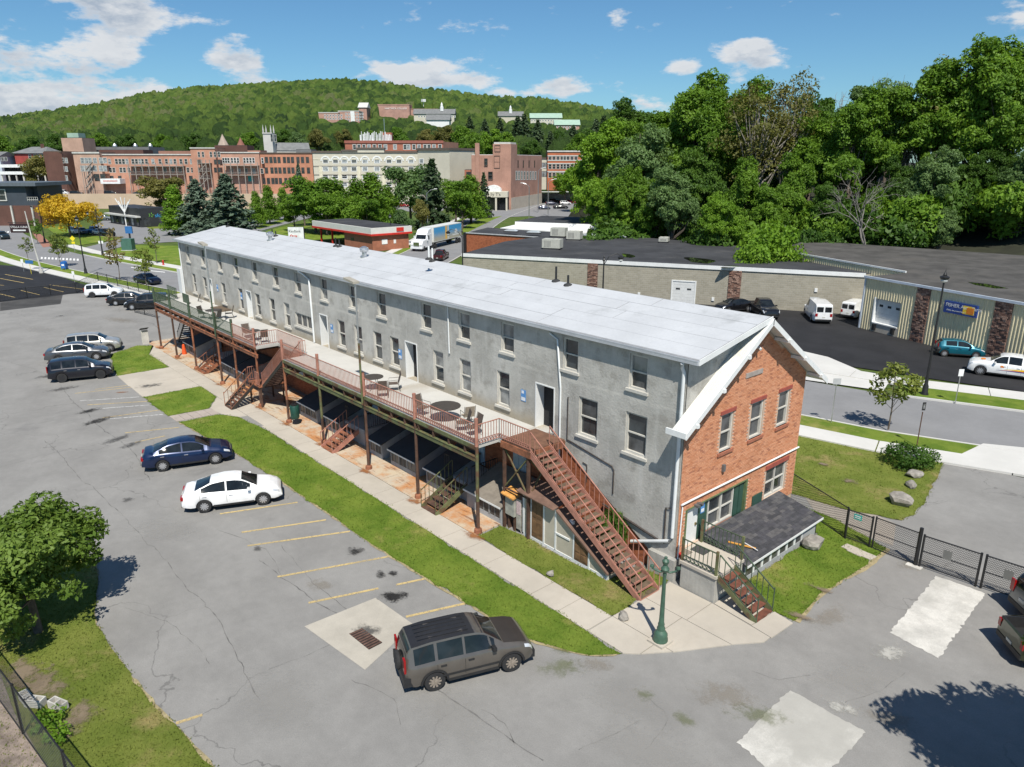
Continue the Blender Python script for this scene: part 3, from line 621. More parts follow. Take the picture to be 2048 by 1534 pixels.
for h in wins + [wide]: reveals(b, FP, h, .2)
for h in doors: reveals(b, FP, h, .55)
b.extrude([FP(-22.05, 4.18, .0), FP(BX1 - .05, 4.18, .0), FP(BX1 - .05, 0, .0), FP(-15.9, .25, .0), FP(-16.4, .75, .0)], (0, .05, 0))
# cheek of the raised storey over the brick gable, end and rear walls
b.extrude([(BX1 - .05, 22.2, 6.9), (BX1 - .05, 22.2, 9.30), (BX1 - .05, 26.8, 10.2), (BX1 - .05, 26.86, 9.9)], (-.03, 0, 0))
b.extrude([(BX0, 22.2, 0), (BX0, 31.5, 0), (BX0, 31.5, 7.0), (BX0, 26.87, 10.2), (BX0, 22.2, 9.3)], (.03, 0, 0))
b.box(BX0, BX1 - .1, 31.45, 31.5, 0, 7.1)
b.build('stucco_wall', m_stuc, bld)
b = MB(); qd(b, FP, BX0, BX1 - .3, 0, 4.2, -.055); b.build('lower_wall', m_brickx, bld, )
rb = random.Random(11)
def window(PM, h, parent, panes, cas=.075, mf=None, sill=True, hung=True, cols=1, name='window'):
    u0, u1, v0, v1 = h; b = MB(); mf = mf or m_trim; d0, d1 = -.19, -.06
    bx(b, PM, u0, u0 + cas, v0, v1, d0, d1); bx(b, PM, u1 - cas, u1, v0, v1, d0, d1); bx(b, PM, u0 + cas, u1 - cas, v1 - cas, v1, d0, d1); bx(b, PM, u0 + cas, u1 - cas, v0, v0 + cas, d0, d1)
    a, c, e, f = u0 + cas, u1 - cas, v0 + cas, v1 - cas; vm = (e + f) / 2
    for k in range(1, cols): x = a + (c - a) * k / cols; bx(b, PM, x - .035, x + .035, e, f, d0, d1 - .01)
    if hung: bx(b, PM, a, c, vm - .03, vm + .03, d0, d1 - .02)
    w = b.build(name, mf, parent)
    for k in range(cols):
        x0, x1 = a + (c - a) * k / cols, a + (c - a) * (k + 1) / cols
        for (z0, z1, dd) in (((e, vm, -.165), (vm, f, -.13)) if hung else ((e, f, -.14),)):
            bb = MB(); bx(bb, PM, x0 + .004, x1 - .004, z0 + .004, z1 - .004, dd - .008, dd); bb.build('pane', rb.choice(panes), w)
    if sill:
        bb = MB(); bx(bb, PM, u0 - .1, u1 + .1, v0 - .12, v0 - .002, -.18, .09); bb.build('sill', m_trim, w)
    return w
for h in wins: window(FP, h, bld, [m_gl, m_gl, m_glc, m_glb], cas=.075)
window(FP, wide, bld, [m_gl, m_glc], cols=3, hung=False)
m_door = mat('door_white', (.60, .61, .60), .6, .05, 2); m_dk = mat('dark_interior', (.02, .02, .022), .9)
for i, h in enumerate(doors):
    u0, u1, v0, v1 = h; b = MB()
    bx(b, FP, u0, u0 + .05, v0, v1, -.54, .03); bx(b, FP, u1 - .05, u1, v0, v1, -.54, .03); bx(b, FP, u0 + .05, u1 - .05, v1 - .06, v1, -.54, .03)
    d = b.build('door', m_white, bld); bb = MB(); bx(bb, FP, u0 + .05, u1 - .05, v0, v1 - .06, -.56, -.5); bb.build('leaf', m_door if i < 2 else m_dk, d)  # near doorways get a black leaf: shade of the interior put into its colour
    bb = MB(); bx(bb, FP, u1 - .18, u1 - .12, 5.25, 5.33, -.5, -.44); bb.build('handle', mat('brass_handle', (.35, .28, .14), .35, metal=1), d)
for x in (-60.2, -38.4, -28.2, -48.6, -25.0):
    b = MB(); bx(b, FP, x, x + .95, 1.05, 3.1, -.05, .0); bx(b, FP, x + .08, x + .42, 1.9, 2.9, 0, .02); bx(b, FP, x + .53, x + .87, 1.9, 2.9, 0, .02); b.build('lower_door', mat('door_pale_blue', (.40, .45, .50), .6, .1, 2), bld)
# ---- gable end in single bricks
G_op = [(22.74, 27.2, 1.2, 2.9), (28.8, 30.62, 1.42, 2.9), (24.70, 25.58, 4.83, 6.5), (26.95, 27.95, 4.83, 6.5), (29.22, 30.16, 4.83, 6.5)]
def roofz(y): return 10.13 - SLOPE * abs(y - 26.87)
b = MB(); top = lambda y: roofz(y) - .02
ys = sorted({22.2, 26.87, 31.5, *[h[0] for h in G_op], *[h[1] for h in G_op]})
for a, c in zip(ys, ys[1:]):
    hs = sorted((h[2], h[3]) for h in G_op if h[0] <= a + 1e-6 and h[1] >= c - 1e-6); z = 0
    for (e, f) in hs:
        if e > z: qd(b, GP, a, c, z, e, -.022)
        z = f
    b.quad(GP(a, z, -.022), GP(c, z, -.022), GP(c, top(c), -.022), GP(a, top(a), -.022))
for h in G_op: reveals(b, GP, h, .28)
b.box(BX1 - .35, BX1 - .022, 31.47, 31.52, 0, 6.9)
b.build('gable_backing', m_mortar, bld)
bme = bpy.data.meshes.new('brick'); tmp = MB().box(-.012, .0, -.1035, .1035, -.031, .031); bme.from_pydata(tmp.v, [], tmp.f); bme.materials.append(m_brick)
gab = []; joined = MB()
for r in range(4, 138):
    z = r * .075 + .0375
    for k in range(-1, 46):
        y = (math.floor(22.2 / .22) + k + (r % 2) * .5 - .5) * .22 + .11
        y0, y1 = max(y - .1035, 22.22), min(y + .1035, 31.48)
        if y1 - y0 < .05: continue
        if z + .035 > min(top(y0), top(y1)): continue
        if any(h[0] - .01 < y1 and h[1] + .01 > y0 and h[2] < z + .03 and h[3] > z - .03 for h in G_op): continue
        if z < .9 and y > 24: continue
        gab.append((y0, y1, z))
gab.sort(key=lambda t: (t[0] - 22.2) ** 2 + (t[2] - 6.0) ** 2)
single = 0
for (y0, y1, z) in gab:
    dx = rb.uniform(-.006, .004)
    if single < 300 and y1 - y0 > .2:
        o = link(bme, 'brick', bld); o.location = (BX1 + dx - ORG[bld.name][0], (y0 + y1) / 2 - ORG[bld.name][1], z); single += 1
    else: joined.box(BX1 - .02, BX1 + dx, y0, y1, z - .031, z + .031)
joined.build('brickwork', m_brick, bld, kind='stuff')
m_lint = mat('lintel_red', (.30, .07, .05), .8, .15, 2); m_grn = mat('door_green', (.03, .075, .055), .55, .12, 2); m_grn2 = mat('paint_olive_green', (.12, .165, .075), .6, .2, 3)
for h in G_op[2:]:
    window(GP, h, bld, [m_gl, m_glc], cas=.08, sill=False)
    b = MB(); bx(b, GP, h[0] - .12, h[1] + .12, h[3], h[3] + .16, -.02, .03); b.build('lintel', m_lint, bld)
    b = MB(); bx(b, GP, h[0] - .12, h[1] + .12, h[2] - .13, h[2], -.1, .06); b.build('sill', mat('sill_brick', (.33, .12, .07), .85, .15, 3), bld)
window(GP, G_op[1], bld, [m_gl, m_glc], cas=.08, sill=False, cols=2)
b = MB(); bx(b, GP, 28.7, 30.75, 2.9, 3.1, -.02, .04); b.build('lintel', m_lint, bld)
b = MB(); bx(b, GP, 22.76, 23.70, 1.2, 2.86, -.2, -.12); d = b.build('entrance_door', m_white, bld)
b = MB(); bx(b, GP, 23.52, 23.6, 1.95, 2.05, -.12, -.06); b.build('handle', MATS['brass_handle'], d)
b = MB(); bx(b, GP, 23.70, 24.34, 1.2, 2.88, -.2, -.1); bx(b, GP, 23.78, 24.26, 1.3, 1.8, -.1, -.085); bx(b, GP, 23.78, 24.26, 1.9, 2.2, -.1, -.085); b.build('door_panel', m_grn, bld)
window(GP, (24.34, 25.3, 1.45, 2.88), bld, [m_glc, m_gl], cas=.06, sill=False)
window(GP, (25.3, 26.25, 1.45, 2.88), bld, [m_glb, m_glc], cas=.06, sill=False)
b = MB(); bx(b, GP, 26.25, 27.1, 1.3, 2.88, -.2, -.1); bx(b, GP, 26.35, 26.63, 1.4, 2.78, -.1, -.07); bx(b, GP, 26.72, 27.0, 1.4, 2.78, -.1, -.07); b.build('door_panel', m_grn, bld)
b = MB(); bx(b, GP, 27.1, 27.22, 1.2, 2.92, -.25, .02); bx(b, GP, 22.68, 22.76, 1.1, 2.92, -.22, .02); bx(b, GP, 22.7, 27.2, 2.9, 2.96, -.1, .03); b.build('frame', m_grn2, bld)
b = MB(); bx(b, GP, 24.34, 26.25, 1.2, 1.44, -.2, -.05); b.build('panel_sill', mat('sill_pink', (.36, .20, .15), .8, .15, 3), bld)
b = MB(); bx(b, GP, 23.85, 24.12, 2.35, 2.8, -.095, -.082); bx(b, GP, 23.88, 24.09, 2.4, 2.55, -.082, -.078, 1); b.build('notice', [mat('notice_blue', (.09, .26, .55), .5), mat('notice_white', (.7, .72, .74), .5)], bld)
b = MB(); b.tube([GP(22.25, 3.32, .06), GP(22.9, 3.33, .06), GP(31.5, 3.31, .06)], .045, 6); b.tube([GP(22.32, 3.2, .06), GP(22.25, 1.2, .06), GP(22.2, .2, .08)], .03, 6); b.build('conduit', m_white, bld)
b = MB(); bx(b, GP, 27.75, 28.55, 1.45, 1.92, -.02, .05); bx(b, GP, 27.85, 28.45, 1.5, 1.87, .05, .06); b.build('vent_panel', m_grn, bld)
b = MB(); b.box(BX1 - .02, BX1 + .12, 25.0, 25.14, 3.95, 4.25); b.tube([GP(23.4, 3.02, .02), GP(23.4, 3.08, .3)], .05); b.box(BX1 + .0, BX1 + .2, 23.2, 23.6, 2.92, 3.02); b.build('wall_lamp', mat('lamp_grey', (.12, .12, .12), .5), bld)
b = MB(); bx(b, GP, 22.35, 22.5, .95, 1.12, 0, .12); b.build('alarm_box', mat('alarm_red', (.45, .03, .03), .5), bld)
b = MB(); bx(b, GP, 26.2, 27.5, 7.75, 7.95, -.02, .035); b.build('gable_vent_sill', mat('stone_grey', (.33, .29, .26), .9, .15, 3), bld)
b = MB(); b.box(BX1 - .02, BX1 + .1, 26.7, 26.85, 8.95, 9.05); b.tube([GP(26.8, 9.0, .1), GP(26.75, 8.93, .25)], .06); b.build('floodlight', m_white, bld)
# concrete foot of the near corner
b = MB(); b.prism([(-16.3, 21.95), (-15.0, 21.95), (-15.0, 22.75), (-15.12, 22.75), (-15.12, 22.19), (-16.3, 22.19)], 0, .95); b.build('corner_footing', mat('concrete_wall', (.36, .35, .32), .9, .14, 1.0, bmp=.01, bscale=8, streak=.3), bld)
# ---- roofs
EY, EZ = 21.97, 9.37; RX0, RX1 = -72.6, -14.55
def lowz(y): return EZ + (RID[1] - EZ) * (y - EY) / (RID[0] - EY)
b = MB(); b.extrude([(RX0, EY, EZ - .16), (RX0, EY, EZ), (RX0, RID[0], RID[1]), (RX0, RID[0], RID[1] - .16)], (RX1 - RX0, 0, 0)); roof = b.build('roof', mat('roof_seam', (.28, .285, .29), .7), bld)
rr = random.Random(4); NS = 5
for s_ in range(NS):
    y0 = EY + .05 + (RID[0] - EY - .1) * s_ / NS; y1 = EY + .05 + (RID[0] - EY - .1) * (s_ + 1) / NS
    x = RX0 + .05; first = True
    while x < RX1 - .1:
        w = 7.6 if not first else rr.uniform(2.5, 7.5); first = False; x1 = min(x + w, RX1 - .05)
        if RX1 - .05 - x1 < 1.2: x1 = RX1 - .05
        h = .006 + .006 * ((s_ * 3 + int(x)) % 2) + rr.uniform(0, .004)
        MB().extrude([(x + .02, y0 + .024, lowz(y0) + h), (x + .02, y0 + .024, lowz(y0) + .001), (x + .02, y1 - .024, lowz(y1) + .001), (x + .02, y1 - .024, lowz(y1) + h)], (x1 - x - .04, 0, 0)).build('roof_sheet', m_membrane, roof)
        x = x1
b = MB(); b.box(RX0, RX1, EY - .12, EY - .002, EZ - .17, EZ - .02); b.box(RX0, RX1, EY - .125, EY - .11, EZ - .05, EZ + .0)
b.build('gutter', mat('gutter_metal', (.50, .52, .55), .4, .1, 1, metal=.3), roof)
b = MB(); b.box(RX0 + .1, RX1 - .1, EY + .02, YW, EZ - .2, EZ - .165); b.build('soffit', m_soff, roof)
def slope_slab(b, x0, x1, y0, y1, th=.12, lift=0., mi=0):
    z = lambda y: roofz(y) + .12 + lift
    b.extrude([(x0, y0, z(y0)), (x0, y1, z(y1)), (x0, y1, z(y1) - th), (x0, y0, z(y0) - th)], (x1 - x0, 0, 0), mi)
b = MB(); slope_slab(b, BX1 - .06, RX1 + .02, 21.45, 26.87); slope_slab(b, RX0, RX1 + .02, 26.9, 32.35); g = b.build('gable_roof', m_white, bld)
for k in range(6):
    b = MB(); x = BX1 + .02 + k * .095; slope_slab(b, x, x + .03, 21.46, 26.7, .03, .03); b.build('rib', m_ribs, g)
b = MB(); slope_slab(b, BX1 - .05, RX1 + .0, 21.46, 26.8, .004, .006); b.build('ribbed_sheet', m_ribs, g)
b = MB()
for (ya, yb) in ((21.4, 26.9), (26.84, 32.4)):
    z = lambda y: roofz(y) + .15
    b.extrude([(RX1 + .021, ya, z(ya)), (RX1 + .021, yb, z(yb)), (RX1 + .021, yb, z(yb) - .26), (RX1 + .021, ya, z(ya) - .26)], (.06, 0, 0))
b.build('bargeboard', m_white, g)
b = MB()
for y in (22.0, 23.6, 25.2, 28.3, 29.9, 31.6):
    z = roofz(y) - .01; b.extrude([(BX1, y - .07, z + .0), (BX1, y + .07, z), (BX1, y + .07, z - .14), (BX1, y - .07, z - .14)], (.72, 0, 0)); 
b.build('purlin_ends', m_white, g)
b = MB(); b.box(BX1 - .3, RX1 + .06, 21.36, 21.44, roofz(21.45) - .1, roofz(21.45) + .13); b.build('eave_board', m_white, g)
b = MB()
b.extrude([(RX1 + .001, EY - .02, EZ + .03), (RX1 + .001, RID[0], RID[1] + .03), (RX1 + .001, RID[0], RID[1] - .2), (RX1 + .001, EY - .02, EZ - .19)], (.03, 0, 0)); b.build('end_board', m_white, roof)
# ---- rain pipes
m_pipe = mat('pipe_white', (.66, .68, .68), .45, .05, 2)
def pipe(pts, r=.05, name='downspout', m=None): MB().tube(pts, r, 8).build(name, m or m_pipe, bld, smooth=60)
pipe([(-15.25, EY - .05, 9.15), (-15.3, EY + .05, 8.95), (-15.28, YW - .1, 8.75), (-15.28, YW - .1, 5.0), (-15.28, YW - .1, 1.85), (-15.4, YW - .1, 1.65), (-17.3, YW - .12, .85)], .075)
pipe([(-46.7, EY - .05, 9.15), (-46.4, EY + .1, 9.0), (-45.6, YW - .08, 8.7), (-45.55, YW - .08, 4.35)], .07)
pipe([(-30.05, YW - .05, 9.1), (-30.02, YW - .05, 6.6)], .04)
pipe([(-22.5, YW - .05, 9.0), (-22.0, YW - .05, 8.8), (-21.75, YW - .05, 6.6), (-21.75, YW - .05, 3.2)], .045)
pipe([(-71.7, YW - .08, 9.1), (-71.75, YW - .08, .2)], .06)
m_iron = mat('black_iron', (.015, .015, .016), .5, .2, 5); m_cond = mat('conduit_dark', (.05, .04, .035), .6)
pipe([(-21.3, YW - .03, 6.3), (-21.3, YW - .03, 4.3), (-21.0, YW - .03, 4.25), (-18.6, YW - .03, 3.85), (-18.5, YW - .03, 3.7), (-18.5, YW - .03, 2.6)], .025, 'conduit', m_cond)
pipe([(-20.3, YW - .03, 3.5), (-20.05, YW - .03, 3.45), (-20.05, YW - .03, 2.6)], .02, 'conduit', m_cond)
pipe([(-19.0, YW - .06, 1.95), (-16.0, YW - .06, 1.45)], .05, 'conduit', m_cond); pipe([(-15.7, YW - .05, 1.4), (-15.7, YW - .05, 3.0), (-15.5, YW - .05, 3.05)], .03, 'conduit', m_cond)
b = MB(); b.box(-72.9, -72.0, 22.0, 22.6, 4.25, 6.6); b.build('end_door', m_white, bld)
# ---- roof vents
m_zinc = mat('zinc', (.55, .56, .57), .3, .1, 3, metal=.8)
def roofpt(x_, y_):
    for Y in np.linspace(EY, RID[0], 200):
        p = onY(x_, y_, Y)
        if abs(p[2] - lowz(Y)) < .012 + .02: return p
    return onY(x_, y_, 25)
for i, (x_, y_) in enumerate(((541, 480), (729, 513))):
    p = roofpt(x_, y_); t_ = thing('roof_turbine', p, ['round metal turbine vent near the far end of the white roof', 'round metal turbine vent halfway along the white roof'][i], 'vent', 'turbine vents on the white roof')
    MB().lathe([(.30, -.06), (.30, .02), (.16, .05), (.16, .3)], p, 12).build('base', m_zinc, t_)
    b = MB(); b.lathe([(.17, .28), (.27, .36), (.31, .48), (.27, .6), (.14, .68), (.02, .7)], p, 14)
    for k in range(14):
        a = k * math.pi / 7; b.beam((p[0] + .26 * math.cos(a), p[1] + .26 * math.sin(a), p[2] + .34), (p[0] + .29 * math.cos(a + .2), p[1] + .29 * math.sin(a + .2), p[2] + .6), .02, .05)
    b.build('head', m_zinc, t_)
for i, (x_, y_, h, w) in enumerate(((858, 518, .75, 1), (865, 522, .8, 1), (1112, 562, .75, 0), (1136, 570, .5, 0), (672, 492, .6, 0), (679, 493, .5, 0), (545, 470, .5, 0), (552, 472, .4, 0), (456, 453, .35, 0))):
    p = roofpt(x_, y_); lab = ['left white plumbing vent of the pair mid roof', 'right white plumbing vent of the pair mid roof', 'taller black vent pipe with tarred foot on white roof', 'shorter black vent pipe with tarred foot on white roof', 'taller dark flue pipe beside the bank sign', 'shorter dark flue pipe beside the bank sign', 'left small black roof pipe near far turbine', 'right small black roof pipe near far turbine', 'small black stub pipe at far end of white roof'][i]
    t_ = thing('vent_pipe', p, lab, 'vent', 'vent pipes on the white roof')
    MB().lathe([(.055, -.05), (.055, h)], p, 8).build('pipe', m_white if w else m_iron, t_, smooth=60); MB().lathe([(.24, -.04), (.2, .05), (.08, .1)], p, 8).build('flashing', mat('tar', (.03, .03, .03), .7), t_)
# ---- notices beside the doors
for i, (x_, z_) in enumerate(((-63.2, 5.9), (-58.0, 5.9), (-43.0, 5.75), (-34.85, 5.6), (-24.25, 5.65))):
    t_ = thing('notice_sign', (x_, YW - .01, z_), 'blue and white notice on grey wall ' + ['beside the farthest walkway door', 'beside the second farthest walkway door', 'right of the middle doorway', 'left of the peeling white doorway', 'left of door above long stair'][i], 'sign', 'blue notices by the doors')
    b = MB(); bx(b, FP, x_ - .17, x_ + .17, z_ - .28, z_ + .28, .005, .02); b.build('board', mat('notice_blue', (.09, .26, .55), .5), t_)
    b = MB(); bx(b, FP, x_ - .14, x_ + .14, z_ - .25, z_ - .08, .02, .023); bx(b, FP, x_ - .12, x_ + .04, z_ + .1, z_ + .24, .02, .023); b.build('print', mat('notice_white', (.7, .72, .74), .5), t_)
# ================================================================== raised walkway
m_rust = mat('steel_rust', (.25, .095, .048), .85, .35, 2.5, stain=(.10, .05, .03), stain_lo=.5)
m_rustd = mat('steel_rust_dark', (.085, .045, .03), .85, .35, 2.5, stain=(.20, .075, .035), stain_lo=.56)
m_pink = mat('paint_faded_red', (.36, .165, .12), .7, .18, 3, stain=(.20, .085, .05), stain_lo=.58)
m_olive = mat('steel_olive', (.115, .128, .055), .75, .3, 2.0, stain=(.11, .055, .03), stain_lo=.46)
m_green = mat('rail_green', (.055, .085, .05), .6, .2, 3)
m_deck = ground_mat('deck_concrete', (.47, .46, .43), var=.07, grain=.05, patch=(.36, .33, .28), patch_lo=.54)
m_tread = mat('tread_brown', (.12, .085, .055), .9, .25, 5)
DZ = 4.3; DY = 18.62
deck = thing('walkway', (-46, 20.4, 0), 'raised concrete walkway on steel posts along the grey front', 'walkway')
for (x0, x1, y0) in ((-69.2, -60, DY), (-60, -47.1, DY), (-47.1, -42.9, 20.15), (-42.9, -33, DY), (-33, -23.4, DY), (-23.4, -22.5, 19.9)):
    MB().box(x0 + .006, x1 - .006, y0, YW - .005, DZ - .16, DZ).build('deck_slab', m_deck, deck)
for (x0, x1) in ((-69.2, -47.1), (-42.9, -23.4)):
    ml = m_rust if x0 < -50 else m_olive
    b = MB(); b.box(x0, x1, DY - .05, DY - .004, DZ - .2, DZ - .02); b.build('edge_angle', ml, deck)
    b = MB(); b.box(x0, x1, DY - .04, DY + .08, DZ - .78, DZ - .56); b.box(x0, x1, DY - .07, DY + .11, DZ - .562, DZ - .54); b.build('edge_beam', ml, deck)
    b = MB(); b.box(x0, x1, DY + .01, DY + .06, DZ - .30, DZ - .17); b.build('top_channel', m_rustd, deck)
    x = x0 + .3
    while x < x1:
        MB().box(x, x + .09, DY - .02, 22.1, DZ - .54, DZ - .165).build('joist', m_rustd, deck); x += 1.22
for y in (18.9, 21.9): MB().box(-47.1, -42.9, 20.2 if y < 20 else 21.8, 20.35 if y < 20 else 21.95, DZ - .5, DZ - .165).build('joist', m_rustd, deck)
POSTS = [-69.1, -64.8, -60.0, -54.4, -51.2, -47.3, -42.95, -38.2, -33.0, -28.2, -23.4]
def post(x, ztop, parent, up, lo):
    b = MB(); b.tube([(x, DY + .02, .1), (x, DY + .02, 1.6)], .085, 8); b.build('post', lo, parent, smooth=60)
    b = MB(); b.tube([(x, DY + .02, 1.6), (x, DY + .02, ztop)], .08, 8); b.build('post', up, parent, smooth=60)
    b = MB(); b.lathe([(.2, 0.03), (.18, .2), (.12, .26)], (x, DY + .02, 0), 10); b.build('post_foot', m_rust, parent)
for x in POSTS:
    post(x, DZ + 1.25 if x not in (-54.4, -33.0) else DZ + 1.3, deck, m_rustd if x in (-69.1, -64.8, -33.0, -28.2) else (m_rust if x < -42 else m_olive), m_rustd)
    b = MB(); b.tube([(x, DY - .0, DZ - .05), (x, DY - .0, DZ + 1.27)], .09, 8); b.build('post_sleeve', m_green if x < -50 else m_pink, deck, smooth=60)
def railing(parent, pts, m, h=.98, step=.145, r=.011, zig=True, slope=False, top=True):
    """posts-free rail panel along a 3-D polyline (floor level), top rail, balusters, low zigzag"""
    b = MB(); rr_ = MB()
    for p, q in zip(pts, pts[1:]):
        p, q = np.array(p, float), np.array(q, float); L = np.linalg.norm((q - p)[:2]); n = max(1, int(L / step))
        rr_.beam(p + [0, 0, h], q + [0, 0, h], .045, .035); rr_.beam(p + [0, 0, .1], q + [0, 0, .1], .03, .025)
        if zig: rr_.beam(p + [0, 0, .28], q + [0, 0, .28], .022, .02)
        for k in range(n + 1):
            t = k / n; a = p + (q - p) * t; b.beam(a + [0, 0, .1], a + [0, 0, h], r * 2, r * 2)
            if zig and k < n:
                a2 = p + (q - p) * ((k + .5) / n); b.beam(a + [0, 0, .1], a2 + [0, 0, .28], .014, .014); b.beam(a2 + [0, 0, .28], p + (q - p) * ((k + 1) / n) + [0, 0, .1], .014, .014)
    rr_.build('rail', m, parent); b.build('balusters', m, parent, kind='stuff')
railing(deck, [(-69.1, DY, DZ), (-51.3, DY, DZ)], m_green)
railing(deck, [(-51.1, DY, DZ), (-47.2, DY, DZ)], m_pink)
railing(deck, [(-47.2, DY, DZ), (-47.15, 20.15, DZ)], m_pink, zig=False)
railing(deck, [(-47.1, 20.2, DZ), (-43.3, 20.2, DZ)], m_pink, zig=False)
railing(deck, [(-42.95, 20.2, DZ), (-42.95, 19.75, DZ)], m_pink, zig=False)
railing(deck, [(-42.85, DY, DZ), (-23.5, DY, DZ)], m_pink)
railing(deck, [(-23.35, DY, DZ), (-23.35, 19.9, DZ), (-21.35, 19.9, DZ)], m_pink)
railing(deck, [(-69.15, DY, DZ), (-69.15, 20.6, DZ), (-71.8, 20.6, DZ)], m_green)
b = MB(); b.box(-72.2, -69.2, 20.5, YW - .01, DZ - .16, DZ); b.build('deck_slab', m_deck, deck)
b = MB(); b.box(-67.5, -66.0, 20.55, 20.62, DZ + .0, DZ + .8); b.build('privacy_panel', m_green, deck)
b = MB(); b.box(-62.9, -60.6, 21.3, YW - .01, DZ + .002, DZ + .1); b.build('door_step', m_tread, deck)
# tall lamp poles that stand on two of the posts
for i, (x, zt) in enumerate(((-54.25, 10.55), (-33.0, 10.4))):
    t_ = thing('pole_lamp', (x, DY - .12, DZ), ['tall pole with flat lamp head on far half of walkway', 'tall pole with flat lamp head halfway along the walkway'][i], 'lamp', 'pole lamps on the walkway')
    b = MB(); b.tube([(x, DY - .12, DZ - .5), (x, DY - .12, 7.2)], .06, 8); b.build('lower_pole', m_olive if i else m_green, t_, smooth=60)
    b = MB(); b.tube([(x, DY - .12, 7.2), (x, DY - .12, zt)], .05, 8); b.build('upper_pole', m_zinc, t_, smooth=60)
    b = MB(); b.obox((x - .85, DY - .3, zt + .05), (1.0, .0, -.12), (0, .36, 0), (0, 0, .12)); b.build('lamp_head', mat('lamp_tan', (.36, .33, .27), .5), t_)
# ------------------------------------------------------------------ stairs
def stair(name, label, a, q, width_vec, n, mstr, mrail, mtr, riser=None, rail_step=.3, parts_rail=(True, True), sh=.26, group=None):
    """flight from top point a to bottom point q; width_vec spans the tread"""
    a, q, w = np.array(a, float), np.array(q, float), np.array(width_vec, float)
    t_ = thing(name, (q[0], q[1], 0), label, 'stairs', group); run = (q - a) / n; d = run.copy(); d[2] = 0
    for k in range(n):
        p = a + run * (k + .0); z = a[2] + run[2] * (k + 1) + .0
        if z < .05: z = .05
        MB().obox((p[0], p[1], z - .035), d * 1.06, w, (0, 0, .035)).build('tread', mtr, t_)
        if riser: MB().obox((p[0], p[1], z - .035) + d * 1.0 - np.array([0, 0, .03]), d * .08, w, (0, 0, .085)).build('nosing', riser, t_)
    for s, side in enumerate((-.03, 1.0)):
        o = a + w * side if s else a - w / np.linalg.norm(w) * .05
        ww = w / np.linalg.norm(w) * .05
        MB().obox(o + [0, 0, -sh + .03], q - a + np.array([0, 0, .06]), ww, (0, 0, sh)).build('stringer', mstr, t_)
        if parts_rail[s]:
            o2 = a + (w * 1.02 if s else -w * .02)
            railing(t_, [o2, o2 + (q - a)], mrail, h=.9, step=rail_step, zig=False, r=.012)
            MB().tube([o2 + (q - a), o2 + (q - a) + [0, 0, 1.0]], .022, 6).build('newel', mrail, t_)
    return t_
S = stair('fire_stair', 'long faded red steel stair from walkway down to the lamp', (-21.3, 19.93, DZ), (-15.0, 19.93, .03), (0, 1.1, 0), 22, m_pink, m_pink, m_tread, m_pink, .27, sh=.30)
b = MB(); b.box(-23.2, -21.3, 19.9, 22.0, DZ - .02, DZ + .03); b.build('landing', mat('plate_brown', (.15, .075, .045), .8, .2, 3), S)
b = MB(); b.box(-23.2, -21.25, 19.84, 19.9, DZ - .32, DZ - .02); b.box(-21.3, -21.24, 19.9, 22.0, DZ - .32, DZ - .02); b.build('landing_beam', m_rust, S)
for (x, y) in ((-23.05, 19.95), (-21.45, 19.95), (-23.05, 21.5), (-21.45, 21.5)):
    MB().box(x - .06, x + .06, y - .06, y + .06, .0, DZ - .02).build('frame_post', m_rustd, S)
for (p, q) in (((-23.0, 19.95, 2.1), (-21.5, 19.95, 3.9)), ((-23.0, 19.97, 3.9), (-21.5, 19.97, 2.1)), ((-21.45, 20.0, 2.1), (-21.45, 21.5, 3.9)), ((-23.0, 19.95, 2.0), (-21.5, 19.95, 2.0)), ((-21.45, 21.5, 2.1), (-21.45, 20.0, 3.9))):
    MB().beam(p, q, .07, .05).build('brace', m_olive if p[2] > 2.05 else m_rustd, S)
# flight from the walkway down through its opening, then out to the walk
S2 = stair('inner_stair', 'dark flight dropping through the gap in the walkway', (-43.0, 18.75, DZ), (-46.9, 18.75, 1.55), (0, 1.1, 0), 14, mat('steel_black', (.03, .026, .022), .7, .3, 3), m_pink, m_rustd, None, .16)
b = MB(); b.box(-48.9, -46.9, 18.5, 20.3, 1.47, 1.55); b.build('landing', m_rust, S2)
for x, y in ((-48.8, 18.6), (-47.0, 18.6), (-48.8, 20.2), (-47.0, 20.2)): MB().box(x - .05, x + .05, y - .05, y + .05, 0, 1.5).build('landing_post', m_rustd, S2)
railing(S2, [(-48.9, 20.25, 1.55), (-48.9, 18.55, 1.55)], m_pink, zig=False); railing(S2, [(-47.5, 18.52, 1.55), (-46.9, 18.52, 1.55)], m_pink, zig=False)
stair('entry_stair', 'small brown stair reaching the walk left of the green bin', (-47.95, 18.5, 1.5), (-47.95, 16.8, .04), (-1.1, 0, 0), 8, MATS['steel_black'], m_rust, m_rustd, None, .25, group='short stairs under the walkway')
stair('entry_stair', 'small rusty stair at the far end below the walkway', (-58.0, 20.2, 1.05), (-58.0, 18.5, .04), (-1.35, 0, 0), 6, m_rust, m_rust, m_rust, None, .25, group='short stairs under the walkway')
stair('entry_stair', 'small faded red stair at the middle of the walk', (-36.35, 20.0, 1.05), (-36.35, 18.2, .04), (-1.3, 0, 0), 6, m_pink, m_pink, m_rust, None, .25, group='short stairs under the walkway')
stair('entry_stair', 'small green stair nearest the shed below the walkway', (-26.05, 20.1, 1.1), (-26.05, 18.15, .04), (-1.15, 0, 0), 6, m_olive, m_olive, m_rustd, None, .22, group='short stairs under the walkway')
stair('far_stair', 'dark steel stair beneath the far end of walkway', (-66.0, 20.6, DZ - .1), (-70.5, 20.6, .1), (0, 1.0, 0), 16, MATS['steel_black'], m_iron, m_rustd, None, .3)
